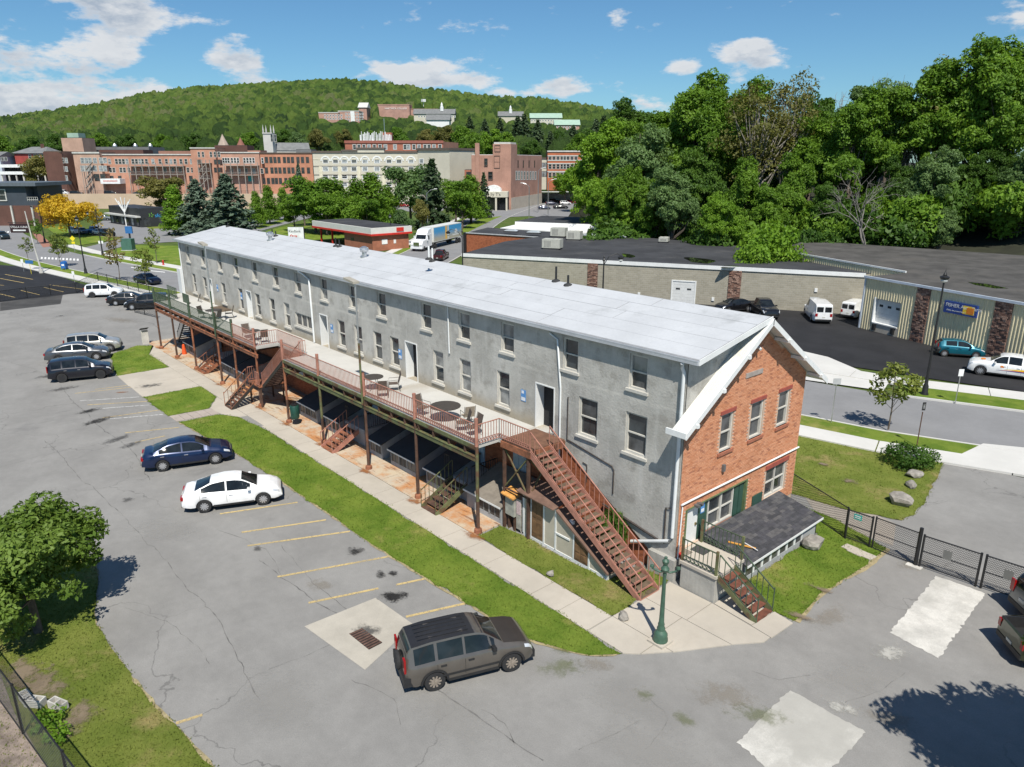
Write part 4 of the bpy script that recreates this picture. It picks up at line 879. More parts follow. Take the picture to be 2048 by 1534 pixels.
m_bulk = mat('bulkhead_wall', (.34, .35, .355), .85, .12, 1.5, streak=.25); m_broof = mat('bulkhead_roof', (.05, .052, .058), .7, .15, 1.5); m_mesh = glass('window_mesh', (.06, .06, .058), .5, .3)
LEAN = [(-66.5, -63.6, 0), (-57.8, -55.2, 0), (-54.9, -52.9, 0), (-44.0, -41.45, 0), (-40.4, -38.5, 0), (-35.05, -33.6, 0), (-32.8, -30.2, 0), (-29.35, -27.5, 0), (-25.9, -23.2, 1)]
LL = ['at far end beside the orange cone', 'left of the far middle pair', 'right of the far middle pair', 'behind the green litter bin', 'left of the middle red stair', 'right of the middle red stair', 'with twin white windows between the stairs', 'left of the green stair', 'with sunlit tan roof by the rusty frame']
for i, (x0, x1, lit) in enumerate(LEAN):
    t_ = thing('cellar_bulkhead', ((x0 + x1) / 2, 19.9, 0), 'low lean-to cellar bulkhead ' + LL[i], 'bulkhead', 'cellar bulkheads under the walkway')
    y0, y1 = 19.92, 22.1; zf, zb = .97, 1.75
    for xx in (x0 + .05, x1 - .11): MB().extrude([(xx, y0, 0), (xx, y0, zf - .05), (xx, y1, zb - .05), (xx, y1, 0)], (.06, 0, 0)).build('side_wall', m_bulk, t_)
    b = MB(); b.box(x0 + .111, x1 - .111, y0, y0 + .06, 0, .28); b.build('front_wall', m_bulk, t_)
    b = MB(); b.extrude([(x0 - .05, y0 - .15, zf - .06), (x0 - .05, y0 - .15, zf), (x0 - .05, y1, zb), (x0 - .05, y1, zb - .06)], (x1 - x0 + .1, 0, 0)); b.build('roof', m_broof if not lit else mat('roof_tan_sunlit', (.20, .175, .145), .85, .15, 3), t_)  # sunlit roof lighter, the shaded ones darker: light put into their colours
    b = MB(); b.box(x0 - .05, x1 + .05, y0 - .17, y0 - .151, zf - .08, zf + .005); b.build('roof_edge', m_white, t_)
    n = max(2, round((x1 - x0) / .85)); w = (x1 - x0 - .22) / n
    for k in range(n):
        a = x0 + .11 + k * w
        if lit and k < n - 2: MB().box(a, a + w, y0, y0 + .06, .281, .9).build('front_wall', m_bulk, t_); continue
        f = MB(); f.box(a, a + .05, y0 - .02, y0 + .05, .281, .9); f.box(a + w - .05, a + w, y0 - .02, y0 + .05, .281, .9); f.box(a + .05, a + w - .05, y0 - .02, y0 + .05, .83, .9); f.box(a + w / 2 - .015, a + w / 2 + .015, y0 - .01, y0 + .05, .281, .83)
        f = f.build('window', mat('frame_grey', (.24, .24, .23), .7), t_); MB().box(a + .05, a + w - .05, y0 + .01, y0 + .03, .285, .83).build('pane', m_mesh if k % 2 else m_glc, f)
# dark rails on the entry landings behind the stairs
for i, x in enumerate((-60.0, -38.2, -28.0)):
    t_ = thing('entry_porch', (x + .5, 21.2, 0), ['dark', 'middle', 'nearest'][i] + ' concrete porch under the walkway ' + ['behind the far rusty stair', 'behind the middle red stair', 'behind the green stair'][i], 'porch', 'porches under the walkway')
    MB().box(x - .1, x + 2.2, 20.2, 22.1, .0, 1.05).build('slab', m_bulk, t_); railing(t_, [(x - .05, 20.25, 1.05), (x + .3, 20.25, 1.05)], m_iron, zig=False); railing(t_, [(x + 2.15, 20.25, 1.05), (x + 2.15, 21.9, 1.05)], m_iron, zig=False)
# ------------------------------------------------------------------ shed under the long stair
m_tan = mat('panel_tan', (.44, .40, .32), .8, .07, 1.5, streak=.15); m_wood = mat('wood_brown', (.17, .095, .045), .75, .35, 3.5, streak=.5); m_sroof = mat('shed_roof', (.16, .095, .07), .85, .2, 2.5)
SP = lambda u, v, d=0.: (u, 20.1 - d, v)
sh = thing('stair_shed', (-19.3, 20.5, 0), 'narrow tan shed with two brown doors under the long stair', 'shed')
prof = [(-21.93, 0), (-21.93, 2.2), (-19.85, 2.12), (-17.0, .42), (-16.8, .42), (-16.8, 0)]
b = MB(); b.extrude([(u, 20.1, v) for u, v in prof], (0, .06, 0)); b.box(-21.93, -21.87, 20.16, 21.0, 0, 2.2); b.box(-16.86, -16.8, 20.16, 20.8, 0, .42); b.build('wall', m_tan, sh)
b = MB(); b.extrude([(-22.05, 19.75, 2.24), (-19.7, 19.75, 2.15), (-19.7, 21.1, 2.33), (-22.05, 21.1, 2.42)], (0, 0, .04)); b.build('roof', m_sroof, sh)
b = MB(); b.extrude([(-19.72, 19.95, 2.02), (-16.75, 19.95, .30), (-16.75, 20.8, .30), (-19.72, 20.8, 2.02)], (0, 0, .09)); b.build('sloping_roof', m_sroof, sh)
for (u0, u1, z1, z0) in ((-21.35, -20.62, 2.0, .2), (-18.72, -17.92, 1.45, .17)):
    f = MB(); bx(f, SP, u0 - .08, u0, .0, z1 + .08, 0, .035); bx(f, SP, u1, u1 + .08, .0, z1 - (.45 if z1 < 1.6 else -.08), 0, .035)
    d = f.build('door_frame', m_white, sh); f = MB()
    zz = (z1, z1) if z1 > 1.6 else (1.36, .95)
    f.extrude([SP(u0 + .01, z0, .005), SP(u1 - .01, z0, .005), SP(u1 - .01, zz[1], .005), SP(u0 + .01, zz[0], .005)], (0, -.03, 0)); f.build('door', m_wood, sh)
    for (a, c, e, g_) in ((.08, .42, .12, .45), (.08, .42, .55, .92), (.5, .9, .12, .45), (.5, .9, .55, .9)):
        hh = (zz[1] - z0); f = MB(); bx(f, SP, u0 + (u1 - u0) * a, u0 + (u1 - u0) * c, z0 + hh * e, z0 + hh * g_, .036, .05); f.build('door_panel', m_wood, sh)
window(SP, (-19.8, -18.92, .98, 1.78), sh, [m_gl], cas=.07, mf=m_white, sill=False, hung=False)
b = MB(); bx(b, SP, -19.88, -19.0, .9, .975, .0, .04); bx(b, SP, -19.9, -19.81, .1, 2.05, 0, .03); bx(b, SP, -21.9, -16.8, .0, .13, .0, .03); bx(b, SP, -21.95, -21.82, .13, 2.15, 0, .03); bx(b, SP, -16.93, -16.8, .13, .42, 0, .03); b.build('trim', m_white, sh)
t_ = thing('utility_cabinet', (-22.6, 20.2, 0), 'pale metal cabinet with orange lid left of the tan shed', 'cabinet')
b = MB(); b.box(-22.95, -22.35, 19.9, 20.3, .75, 1.75); b.build('body', mat('cabinet_grey', (.34, .34, .30), .7, .2, 4), t_); b = MB(); b.extrude([(-23.1, 19.75, 1.74), (-22.25, 19.75, 1.68), (-22.25, 20.4, 1.82), (-23.1, 20.4, 1.88)], (0, 0, .06)); b.build('lid', mat('lid_orange', (.55, .27, .07), .7, .2, 5), t_)
b = MB(); b.box(-22.9, -22.8, 20.0, 20.2, 0, .76); b.box(-22.5, -22.4, 20.0, 20.2, 0, .76); b.build('legs', m_rustd, t_)
b = MB(); b.box(-22.3, -21.98, 20.0, 20.03, .2, 1.7); o_ = b.build('wall_board', mat('board_weathered', (.36, .34, .30), .9, .25, 4), t_); b = MB(); b.box(-22.28, -22.0, 19.985, 19.999, .95, 1.6); b.build('poster', mat('poster_pink', (.55, .42, .42), .7, .25, 14), o_)
# ------------------------------------------------------------------ shingled lean-to at the gable
lt = thing('gable_lean_to', (-14.0, 27.2, 0), 'low lean-to with dark shingle roof against the brick gable', 'lean-to')
y0, y1 = 23.85, 30.15; xo, xi, zo, zi = -12.86, BX1 + .02, .92, 1.44
b = MB(); b.box(-13.12, -13.05, 24.0, 30.0, 0, .24); b.box(-13.12, -13.05, 28.7, 30.0, .24, .88); b.extrude([(-13.05, 30.0, 0), (BX1 + .02, 30.0, 0), (BX1 + .02, 30.0, 1.38), (-13.05, 30.0, .9)], (0, -.07, 0)); b.extrude([(-13.05, 24.0, 0), (BX1 + .02, 24.0, 0), (BX1 + .02, 24.0, 1.38), (-13.05, 24.0, .9)], (0, .07, 0)); b.build('wall', m_bulk, lt)
LPn = lambda u, v, d=0.: (-13.05 + d, u, v)
for k in range(7):
    a = 24.02 + k * .668; f = MB(); bx(f, LPn, a, a + .06, .24, .86, -.05, .02); bx(f, LPn, a + .608, a + .668, .24, .86, -.05, .02); bx(f, LPn, a + .06, a + .608, .80, .86, -.05, .02); f = f.build('window', m_white, lt)
    bb = MB(); bx(bb, LPn, a + .06, a + .608, .24, .8, -.04, -.02); bb.build('pane', m_mesh if k % 3 else m_glc, f)
b = MB(); b.extrude([(xi, y0, zi - .06), (xo, y0, zo - .06), (xo, y0, zo), (xi, y0, zi)], (0, y1 - y0, 0)); rf = b.build('roof', mat('shingle_base', (.03, .03, .032), .9), lt)
b = MB(); b.box(xo, xo + .02, y0, y1, zo - .09, zo + .01); b.build('roof_edge', m_white, lt)
shm = [mat('shingle_a', (.040, .041, .046), .9, .2, 4, bmp=.004, bscale=60), mat('shingle_b', (.058, .058, .064), .9, .2, 4, bmp=.004, bscale=60), mat('shingle_c', (.080, .078, .080), .9, .2, 4, bmp=.004, bscale=60), mat('shingle_d', (.050, .050, .058), .9, .2, 4)]
nr = 15; rs = random.Random(9)
for r in range(nr):
    t0, t1 = r / nr, (r + 1) / nr + .012; xa, za = xo + (xi - xo) * t0, zo + (zi - zo) * t0; xb, zb = xo + (xi - xo) * min(t1, 1), zo + (zi - zo) * min(t1, 1)
    y = y0 - rs.uniform(0, .3)
    while y < y1 - .02:
        w = rs.choice((.32, .32, .45, .6)); ya, yb = max(y, y0) + .003, min(y + w, y1) - .003
        if yb - ya > .06: MB().extrude([(xa, ya, za + .004), (xa, ya, za + .018), (xb, ya, zb + .008), (xb, ya, zb + .001)], (0, yb - ya, 0)).build('shingle', rs.choice(shm), rf)
        y += w
t_ = thing('loose_board', (-13.9, 24.6, 1.4), 'thin orange plank lying on the shingle roof', 'plank'); MB().beam((-14.15, 24.45, 1.27), (-13.25, 25.1, 1.10), .10, .03).build('plank', mat('plank_orange', (.55, .27, .05), .7), t_); MB().beam((-13.75, 24.95, 1.24), (-13.1, 25.0, 1.10), .03, .02).build('stick', m_white, t_)
# landing with door mat and green stair
m_cw = MATS['concrete_wall']
ld = thing('entrance_landing', (-14.0, 22.7, 0), 'concrete entrance landing with green railing at the brick gable', 'landing')
MB().box(-14.62, -13.06, 21.9, 23.82, 0, 1.08).build('block', m_cw, ld); MB().box(-14.68, -13.0, 21.84, 23.82, 1.08, 1.2).build('cap', m_conc, ld); MB().box(-15.08, -14.68, 22.76, 23.82, 0.1, 1.2).build('step', m_conc, ld)
MB().box(-14.9, -14.25, 22.85, 23.4, 1.2, 1.215).build('door_mat', mat('mat_grey', (.05, .05, .05), .95, .3, 30), ld)
railing(ld, [(-14.6, 21.92, 1.2), (-13.1, 21.92, 1.2)], m_green, zig=True, h=.95, step=.17); railing(ld, [(-14.9, 23.75, 1.2), (-13.1, 23.75, 1.2)], m_green, zig=True, h=.95, step=.17)
for (x, y) in ((-14.62, 21.95), (-13.08, 21.95), (-13.08, 23.72), (-14.95, 23.72)): MB().box(x - .045, x + .045, y - .045, y + .045, 1.2, 2.22).build('post', m_olive, ld)
stair('green_stair', 'short green steel stair down from the brick gable entrance', (-13.0, 22.02, 1.2), (-11.28, 22.02, .05), (0, 1.08, 0), 6, m_olive, m_green, mat('tread_rust', (.14, .05, .03), .85, .3, 5), None, .24)
# ------------------------------------------------------------------ furniture
m_wire = mat('patio_metal', (.05, .042, .036), .5, .2, 8); m_sling = mat('sling_brown', (.10, .075, .06), .8, .2, 8); m_slingt = mat('sling_tan', (.30, .25, .19), .8, .1, 8)
def table(x, y, r, label, z=DZ):
    t_ = thing('patio_table', (x, y, z), label, 'table', 'patio tables on the walkway', local=True)
    b = MB(); b.lathe([(r - .04, .70), (r, .70), (r, .73), (r - .04, .73)], n=20)
    for k in range(9): o = -r + (k + .5) * 2 * r / 9; h = math.sqrt(max(r * r - o * o, .01)) - .02; b.box(o - .035 * r / .6, o + .035 * r / .6, -h, h, .712, .722)
    b.build('table_top', m_wire, t_)
    for k in range(4):
        a = k * math.pi / 2 + .5; MB().tube([(r * .55 * math.cos(a), r * .55 * math.sin(a), .7), (r * .3 * math.cos(a), r * .3 * math.sin(a), .35), (r * .75 * math.cos(a), r * .75 * math.sin(a), .0)], .014, 5).build('leg', m_wire, t_)
def chair(x, y, rz, label, m=None, z=DZ):
    t_ = thing('patio_chair', (x, y, z), label, 'chair', 'patio chairs on the walkway', True, R(rz)); m = m or m_sling
    MB().box(-.24, .24, -.24, .24, .40, .425).build('seat', m, t_)
    MB().extrude([(-.24, -.26, .42), (.24, -.26, .42), (.24, -.42, .98), (-.24, -.42, .98)], (0, -.02, 0)).build('backrest', m, t_)
    for sx in (-1, 1):
        MB().tube([(sx * .27, -.42, 1.0), (sx * .27, -.26, .42), (sx * .27, -.36, 0)], .013, 5).build('leg', m_wire, t_)
        MB().tube([(sx * .27, -.36, .66), (sx * .29, .22, .64), (sx * .27, .25, .4), (sx * .27, .28, 0)], .013, 5).build('leg', m_wire, t_)
table(-58.2, 19.9, .6, 'dark round table on the far half of walkway'); chair(-56.9, 19.6, 120, 'dark chair right of the far round table', m_wire); chair(-59.0, 19.4, -60, 'dark chair left of the far round table', m_wire); chair(-57.7, 20.9, 160, 'dark chair behind the far round table', m_wire)
table(-49.0, 19.3, .45, 'small round table by the gap in the walkway'); chair(-50.0, 19.3, -90, 'dark chair left of the small table by the gap'); chair(-48.1, 19.6, 80, 'dark chair right of the small table by the gap')
table(-33.6, 19.6, .55, 'round table behind the halfway lamp pole'); chair(-32.2, 19.3, 60, 'dark chair nearest the rail behind halfway lamp pole'); chair(-32.7, 20.3, 150, 'dark chair at the back behind halfway lamp pole'); 
table(-27.0, 19.6, .75, 'large round slatted table near the end of the walkway'); chair(-28.3, 19.2, -80, 'dark chair left of the large slatted table'); chair(-25.9, 20.1, 70, 'tan sling chair right of the large slatted table', m_slingt); chair(-25.3, 19.3, 150, 'left brown chair of the pair by the end post'); chair(-24.5, 19.3, 170, 'right brown chair of the pair by the end post')
# ------------------------------------------------------------------ small things around
t_ = thing('litter_bin', (-42.2, 18.75, 0), 'dark green litter bin hung on a walkway post', 'bin'); b = MB(); b.lathe([(.24, .5), (.28, .6), (.30, 1.3), (.26, 1.38)], (-42.2, 18.75, 0), 14); b.build('body', mat('bin_green', (.012, .06, .045), .5, .2, 4), t_, smooth=40); MB().lathe([(.20, 1.38), (.22, 1.42), (.05, 1.46)], (-42.2, 18.75, 0), 12).build('lid', m_iron, t_); MB().beam((-42.9, 18.66, 1.0), (-42.4, 18.72, 1.0), .06, .06).build('bracket', m_rustd, t_)
t_ = thing('safety_cone', (-65.6, 19.5, .04), 'bright orange barrel cone beside far bulkhead', 'cone'); MB().lathe([(.2, 0.0), (.2, .1), (.15, .5), (.1, .85), (.03, .9)], (-65.6, 19.5, .04), 12).build('body', mat('cone_orange', (.75, .10, .02), .5), t_)
t_ = thing('bucket', (-43.4, 20.9, .04), 'yellow and white bucket under the walkway beside the gap', 'bucket'); MB().lathe([(.2, 0), (.26, .7)], (-43.4, 20.9, .04), 12).build('body', m_white, t_); MB().lathe([(.16, .7), (.2, 1.0)], (-43.4, 20.9, .04), 12).build('lid', mat('bucket_yellow', (.75, .55, .02), .5), t_)
def rockmesh(name, p, s, seed, m, label, flatk=.6):
    r_ = np.random.default_rng(seed); bm = bmesh.new(); bmesh.ops.create_icosphere(bm, subdivisions=2, radius=1)
    D_ = r_.normal(size=(9, 3)); D_ /= np.linalg.norm(D_, axis=1)[:, None]; K = r_.uniform(.55, .85, 9)
    for v in bm.verts:
        c = np.array(v.co)
        for d, k in zip(D_, K):
            t = c @ d
            if t > k: c = c - d * (t - k)
        c += r_.normal(0, .02, 3); v.co = Vector((c[0] * s[0], c[1] * s[1], c[2] * s[2] + s[2] * flatk))
    me = bpy.data.meshes.new(name); bm.to_mesh(me); bm.free(); me.materials.append(m); o = link(me, name, None, None, label, 'rock'); o.location = p; o.rotation_euler = (0, 0, seed); return o
m_rock = mat('rock_grey', (.27, .25, .22), .95, .3, 3, bmp=.03, bscale=9, obj=True)
for i, (x, y, s, lab) in enumerate(((1826, 953, (.62, .4, .26), 'flat-topped grey boulder nearest the round bush'), (1820, 975, (.36, .3, .26), 'small square grey stone between two boulders'), (1800, 1008, (.75, .5, .38), 'largest grey boulder on lawn by the gate'), (1626, 1095, (.55, .45, .38), 'grey boulder at corner of the shingled lean-to'), (1102, 1152, (.2, .2, .16), 'small pale stone on grass below the shed doors'), (1247, 1238, (.28, .24, .2), 'pale white-topped stone on grass by the lamp'))):
    rockmesh('boulder', (*g2(x, y), .02), s, i + 1, m_rock, lab)
for i, (x, y, r) in enumerate(((55, 1405, 10), (72, 1412, 40), (118, 1418, 25))):
    p = g2(x, y); t_ = thing('concrete_block', (*p, .04), ['hollow concrete block against the wire fence', 'hollow concrete block behind the fence block', 'single hollow concrete block on bare soil'][i], 'block', None, True, R(r))
    b = MB(); b.box(-.22, .22, -.1, -.07, 0, .2); b.box(-.22, .22, .07, .1, 0, .2)
    for k in (-.22, -.015, .19): b.box(k, k + .03, -.07, .07, 0, .2)
    b.build('block', m_concw, t_); t_.scale = (1.35, 1.35, 1.3)
# stepping slabs at the small gate
for i, (x, y) in enumerate(((1702, 1098), (1712, 1105), (1732, 1112))):
    p = g2(x, y); o = MB().prism([(p[0] - .35, p[1] - .2), (p[0] + .3, p[1] - .28), (p[0] + .36, p[1] + .22), (p[0] - .3, p[1] + .26)], .0, .05 + i * .004).build('stepping_stone', m_conc, None, label=['left stepping stone before the small gate', 'middle stepping stone before the small gate', 'right stepping stone before the small gate'][i], cat='stone', group='stepping stones at the gate')
# ------------------------------------------------------------------ green ornamental lamp post
m_verd = mat('lamp_verdigris', (.05, .105, .07), .5, .2, 6, coat=.1)
LP = (-12.94, 18.45); lp = thing('ornamental_lamp', (*LP, 0), 'green ornamental lamp post with two bare arms at building corner', 'lamp')
MB().box(LP[0] - .32, LP[0] + .32, LP[1] - .32, LP[1] + .32, 0, .12).build('plinth', m_conc, lp)
b = MB(); b.lathe([(.27, .12), (.27, .2), (.24, .26), (.25, .38), (.2, .46), (.14, .55), (.15, .62), (.11, .7), (.12, .78), (.095, .86), (.085, 1.2), (.06, 2.7), (.075, 2.75), (.06, 2.82)], (*LP, 0), 14); b.build('shaft', m_verd, lp, smooth=40)
b = MB(); b.lathe([(.06, 2.82), (.13, 2.9), (.15, 2.98), (.1, 3.05), (.07, 3.12), (.11, 3.2), (.12, 3.28), (.05, 3.36), (.06, 3.42), (.0, 3.46)], (*LP, 0), 12); b.build('finial', m_verd, lp, smooth=40)
ad = np.array([.78, .62])
for s in (-1, 1):
    P = [(LP[0] + ad[0] * s * d, LP[1] + ad[1] * s * d, z) for d, z in ((0, 2.9), (.18, 2.84), (.34, 2.9), (.44, 2.98))]; MB().tube(P, [.05, .04, .035, .04], 8).build('arm', m_verd, lp, smooth=60); MB().lathe([(.03, 0), (.08, .03), (.07, .09), (.03, .11)], P[-1], 10).build('lamp_cup', m_verd, lp)
# ------------------------------------------------------------------ chain-link fences
def linkmat(name, col, pitch=.055, wire=.10):
    m, t, b = nodes_of(name); p = pos(t); sx = N(t, 'ShaderNodeSeparateXYZ'); t.links.new(p, sx.inputs[0])
    h = mth(t, 'ADD', mth(t, 'MULTIPLY', sx.outputs['X'], .9), mth(t, 'MULTIPLY', sx.outputs['Y'], .45)); o = []
    for s in (1, -1):
        f = mth(t, 'FRACT', mth(t, 'DIVIDE', mth(t, 'ADD', h, mth(t, 'MULTIPLY', sx.outputs['Z'], s)), pitch * 1.6)); o.append(mth(t, 'LESS_THAN', f, wire))
    t.links.new(mth(t, 'MAXIMUM', *o), b.inputs['Alpha']); b.inputs['Base Color'].default_value = (*col, 1); b.inputs['Roughness'].default_value = .5; return m
m_link = linkmat('chain_link_black', (.012, .012, .013), .06, .17); m_linkg = linkmat('chain_link_grey', (.12, .13, .135), .055, .2)
def fence(t_, P, h, m, gate=False, mid=True, rails=m_iron, r=.03, z0=.03):
    for i, p in enumerate(P): MB().tube([(p[0], p[1], 0), (p[0], p[1], h + .06)], r * 1.3, 8).build('post', rails, t_, smooth=60)
    for p, q in zip(P, P[1:]):
        b = MB(); b.tube([(*p, h), (*q, h)], r * .8, 6); b.tube([(*p, z0 + .03), (*q, z0 + .03)], r * .6, 6)
        if mid: b.tube([(*p, h * .52), (*q, h * .52)], r * .7, 6)
        b.build('rail', rails, t_); MB().quad((*p, z0), (*q, z0), (*q, h), (*p, h)).build('wire_mesh', m, t_)
t_ = thing('yard_fence', (-14, 31, 0), 'black chain-link fence from brick corner to the small gate', 'fence'); fence(t_, [(-15.6, 32.4), (-12.05, 30.72)], 1.5, m_link, mid=False)
def gate(name, lab, p, q, h=1.45, plate=None):
    t_ = thing(name, (*p, 0), lab, 'gate'); d = (np.array(q) - p); L = np.linalg.norm(d); d /= L; fence(t_, [p, q], h, m_link, r=.035, z0=.08)
    if plate:
        c = np.array(p) + d * L * plate[0]; n = np.array([d[1], -d[0]]) * .05; a, e = c - d * .16 + n, c + d * .16 + n
        MB().quad((*a, .75), (*e, .75), (*e, 1.15), (*a, 1.15)).build('plate', mat('plate_grey', (.16, .16, .15), .6), t_)
    return t_
gt = gate('small_gate', 'small black chain-link gate with teal sign', (-12.0, 30.68), (-10.95, 30.72))
a, e = (-11.72, 30.6), (-11.38, 30.61); MB().box(a[0], e[0], 30.6, 30.62, 1.15, 1.4).build('sign', mat('sign_teal', (.02, .32, .28), .5), gt); b = MB(); b.box(-11.68, -11.42, 30.593, 30.599, 1.3, 1.34); b.box(-11.68, -11.42, 30.593, 30.599, 1.22, 1.25); b.build('lettering', m_white, gt)
t_ = thing('yard_fence', (-10, 30.7, 0), 'black chain-link panel between small gate and drive gate', 'fence'); fence(t_, [(-10.82, 30.72), (-9.05, 30.68)], 1.5, m_link)
MB().tube([(-9.0, 30.68, 0), (-9.0, 30.68, 1.75)], .075, 10).build('gate_post', m_iron, t_)
gate('drive_gate', 'left black chain-link leaf of the wide drive gate', (-8.85, 30.68), (-6.78, 30.8), plate=(.45,)); gate('drive_gate', 'right black chain-link leaf of the wide drive gate', (-6.6, 30.82), (-4.3, 30.98), plate=(.35,))
t_ = thing('yard_fence', (0, 31, 0), 'black chain-link fence right of the drive gate', 'fence'); fence(t_, [(-4.15, 30.98), (-1, 31.2), (2.2, 31.4)], 1.5, m_link)
MB().box(-9.3, -8.7, 30.4, 30.75, 0, .03).build('post_footing', m_concw, None, label='small white concrete footing at the gate post', cat='footing')
t_ = thing('lot_fence', (-107, 12, 0), 'low black chain-link fence round the fenced dark parking lot', 'fence'); fence(t_, [g2(*p) for p in ((-60, 610), (0, 604), (55, 596), (102, 591), (153, 586), (197, 563))], 1.3, m_link, mid=False, r=.035)
t_ = thing('lot_fence', (-90, 24, 0), 'low black chain-link fence behind the white parked crossover', 'fence'); fence(t_, [g2(*p) for p in ((197, 563), (216, 568), (236, 574), (257, 580), (278, 586), (300, 592), (340, 600))], 1.3, m_link, mid=False, r=.035)
t_ = thing('lot_fence', (-80, 20, 0), 'short black chain-link fence by the walkway far end', 'fence'); fence(t_, [g2(*p) for p in ((270, 625), (290, 630), (315, 636))], 1.2, m_link, mid=False, r=.03)
t_ = thing('boundary_fence', (-22, 1, 0), 'tall grey wire mesh fence in lower left corner', 'fence'); fence(t_, [(-30.5, -.35), (-26.6, .25), (-22.8, .80), (-19.0, 1.35), (-15.2, 1.9), (-11.4, 2.4)], 1.75, m_linkg, mid=False, r=.03)
# ------------------------------------------------------------------ meter / sign stand at the far plot
p = g2(292, 688); t_ = thing('kiosk_stand', (*p, 0), 'small grey display stand on far grass plot', 'stand'); b = MB(); b.box(p[0] - .05, p[0] + .05, p[1] - .3, p[1] + .3, 0, 1.3); b.build('panel', m_concw, t_); b = MB(); b.obox((p[0] - .3, p[1] - .35, 1.3), (.6, 0, .25), (0, .7, 0), (0, 0, .04)); b.build('top', m_iron, t_)
# ================================================================== vehicles
def paint(name, col, metal=.35, rough=.28):
    if max(col) > .45: metal = 0.
    if name in MATS: return MATS[name]
    m, t, b = nodes_of(name); o = pos(t, True); c = mixc_(t, ramp(t, noise(t, o, 2.2, 3), .35, .65), sc(col, .93), sc(col, 1.06)); t.links.new(c, b.inputs['Base Color'])
    b.inputs['Metallic'].default_value = metal; b.inputs['Roughness'].default_value = rough; b.inputs['Coat Weight'].default_value = .7; b.inputs['Coat Roughness'].default_value = .05; return m
m_cgl = glass('car_glass', (.012, .015, .017), .03, .45); m_tyre = mat('tyre', (.02, .02, .021), .85, .2, 8, obj=True); m_rim = mat('rim_silver', (.62, .62, .64), .38, .1, 8, metal=.8, obj=True); m_rimb = mat('rim_black', (.02, .02, .022), .35, obj=True)
m_blk = mat('car_black_trim', (.018, .018, .019), .55, .15, 6, obj=True); m_red = mat('tail_lamp', (.28, .008, .008), .15, .1, 8, obj=True); m_lamp = mat('head_lamp', (.62, .64, .66), .08, .1, 8, obj=True, metal=.3); m_plate = mat('licence_plate', (.55, .55, .50), .5, obj=True)
m_chr = mat('chrome', (.6, .6, .62), .12, .05, 5, metal=1., obj=True); m_gold = mat('rim_rusty', (.42, .36, .30), .4, .25, 9, metal=.6, obj=True)
KINDS = {
 'sedan': dict(L=4.63, W=1.78, wb=2.70, fo=.92, r=.325, top=[(-2.315, .62), (-2.29, .86), (-2.15, 1.04), (-1.75, 1.08), (-.95, 1.40), (-.35, 1.49), (.15, 1.48), (.45, 1.42), (1.22, 1.02), (1.75, .93), (2.1, .80), (2.26, .66), (2.315, .48)],
    belt=[(-2.315, .58), (-2.2, .88), (-1.7, .99), (-1.0, .97), (0, .92), (1.1, .90), (1.7, .82), (2.15, .68), (2.315, .46)], ws=(.46, 1.16), rw=(-1.68, -.98), side=[(-1.42, -.30), (-.22, .86)], wr=.55),
 'suv': dict(L=4.40, W=1.79, wb=2.62, fo=.84, r=.35, top=[(-2.2, .70), (-2.185, 1.02), (-2.09, 1.42), (-1.93, 1.62), (-1.3, 1.69), (-.2, 1.70), (.25, 1.66), (.48, 1.58), (1.12, 1.13), (1.65, 1.04), (1.98, .93), (2.14, .78), (2.2, .55)],
    belt=[(-2.2, .66), (-2.12, 1.0), (-1.0, 1.04), (0, 1.02), (1.05, 1.02), (1.65, .95), (2.02, .82), (2.2, .53)], ws=(.50, 1.06), rw=(-2.16, -1.97), side=[(-1.88, -1.22), (-1.12, -.28), (-.20, .80)], wr=.60),
 'hatch': dict(L=3.7, W=1.60, wb=2.39, fo=.75, r=.30, top=[(-1.85, .62), (-1.83, .95), (-1.68, 1.28), (-1.45, 1.44), (-.5, 1.49), (.1, 1.46), (.4, 1.36), (1.02, .98), (1.45, .90), (1.72, .74), (1.85, .48)],
    belt=[(-1.85, .6), (-1.75, .95), (-.8, .97), (.9, .90), (1.45, .82), (1.72, .68), (1.85, .46)], ws=(.36, .98), rw=(-1.80, -1.52), side=[(-1.25, -.42), (-.34, .70)], wr=.52),
 'pickup': dict(L=5.4, W=1.88, wb=3.35, fo=.9, r=.38, top=[(-2.7, .70), (-2.68, 1.06), (-2.6, 1.08), (-1.05, 1.08), (-.98, 1.6), (-.85, 1.78), (-.1, 1.80), (.42, 1.74), (.6, 1.66), (1.25, 1.20), (1.9, 1.13), (2.4, 1.05), (2.62, .9), (2.7, .6)],
    belt=[(-2.7, .68), (-2.66, 1.03), (-1, 1.04), (0, 1.08), (1.2, 1.08), (2.0, 1.04), (2.5, .92), (2.7, .58)], ws=(.62, 1.2), rw=(-1.03, -.96), side=[(-.82, .02), (.10, .98)], wr=.62, bed=(-2.6, -1.1)),
 'van': dict(L=5.6, W=2.0, wb=3.43, fo=.86, r=.37, top=[(-2.8, .75), (-2.79, 1.3), (-2.72, 1.95), (-2.5, 2.06), (0, 2.10), (1.0, 2.06), (1.25, 1.95), (1.95, 1.28), (2.35, 1.14), (2.65, .98), (2.8, .6)],
    belt=[(-2.8, .7), (-2.75, 1.15), (0, 1.16), (1.9, 1.12), (2.35, 1.0), (2.65, .86), (2.8, .58)], ws=(1.27, 1.9), rw=(-2.785, -2.74), side=[(.55, 1.5)], wr=.80),
}
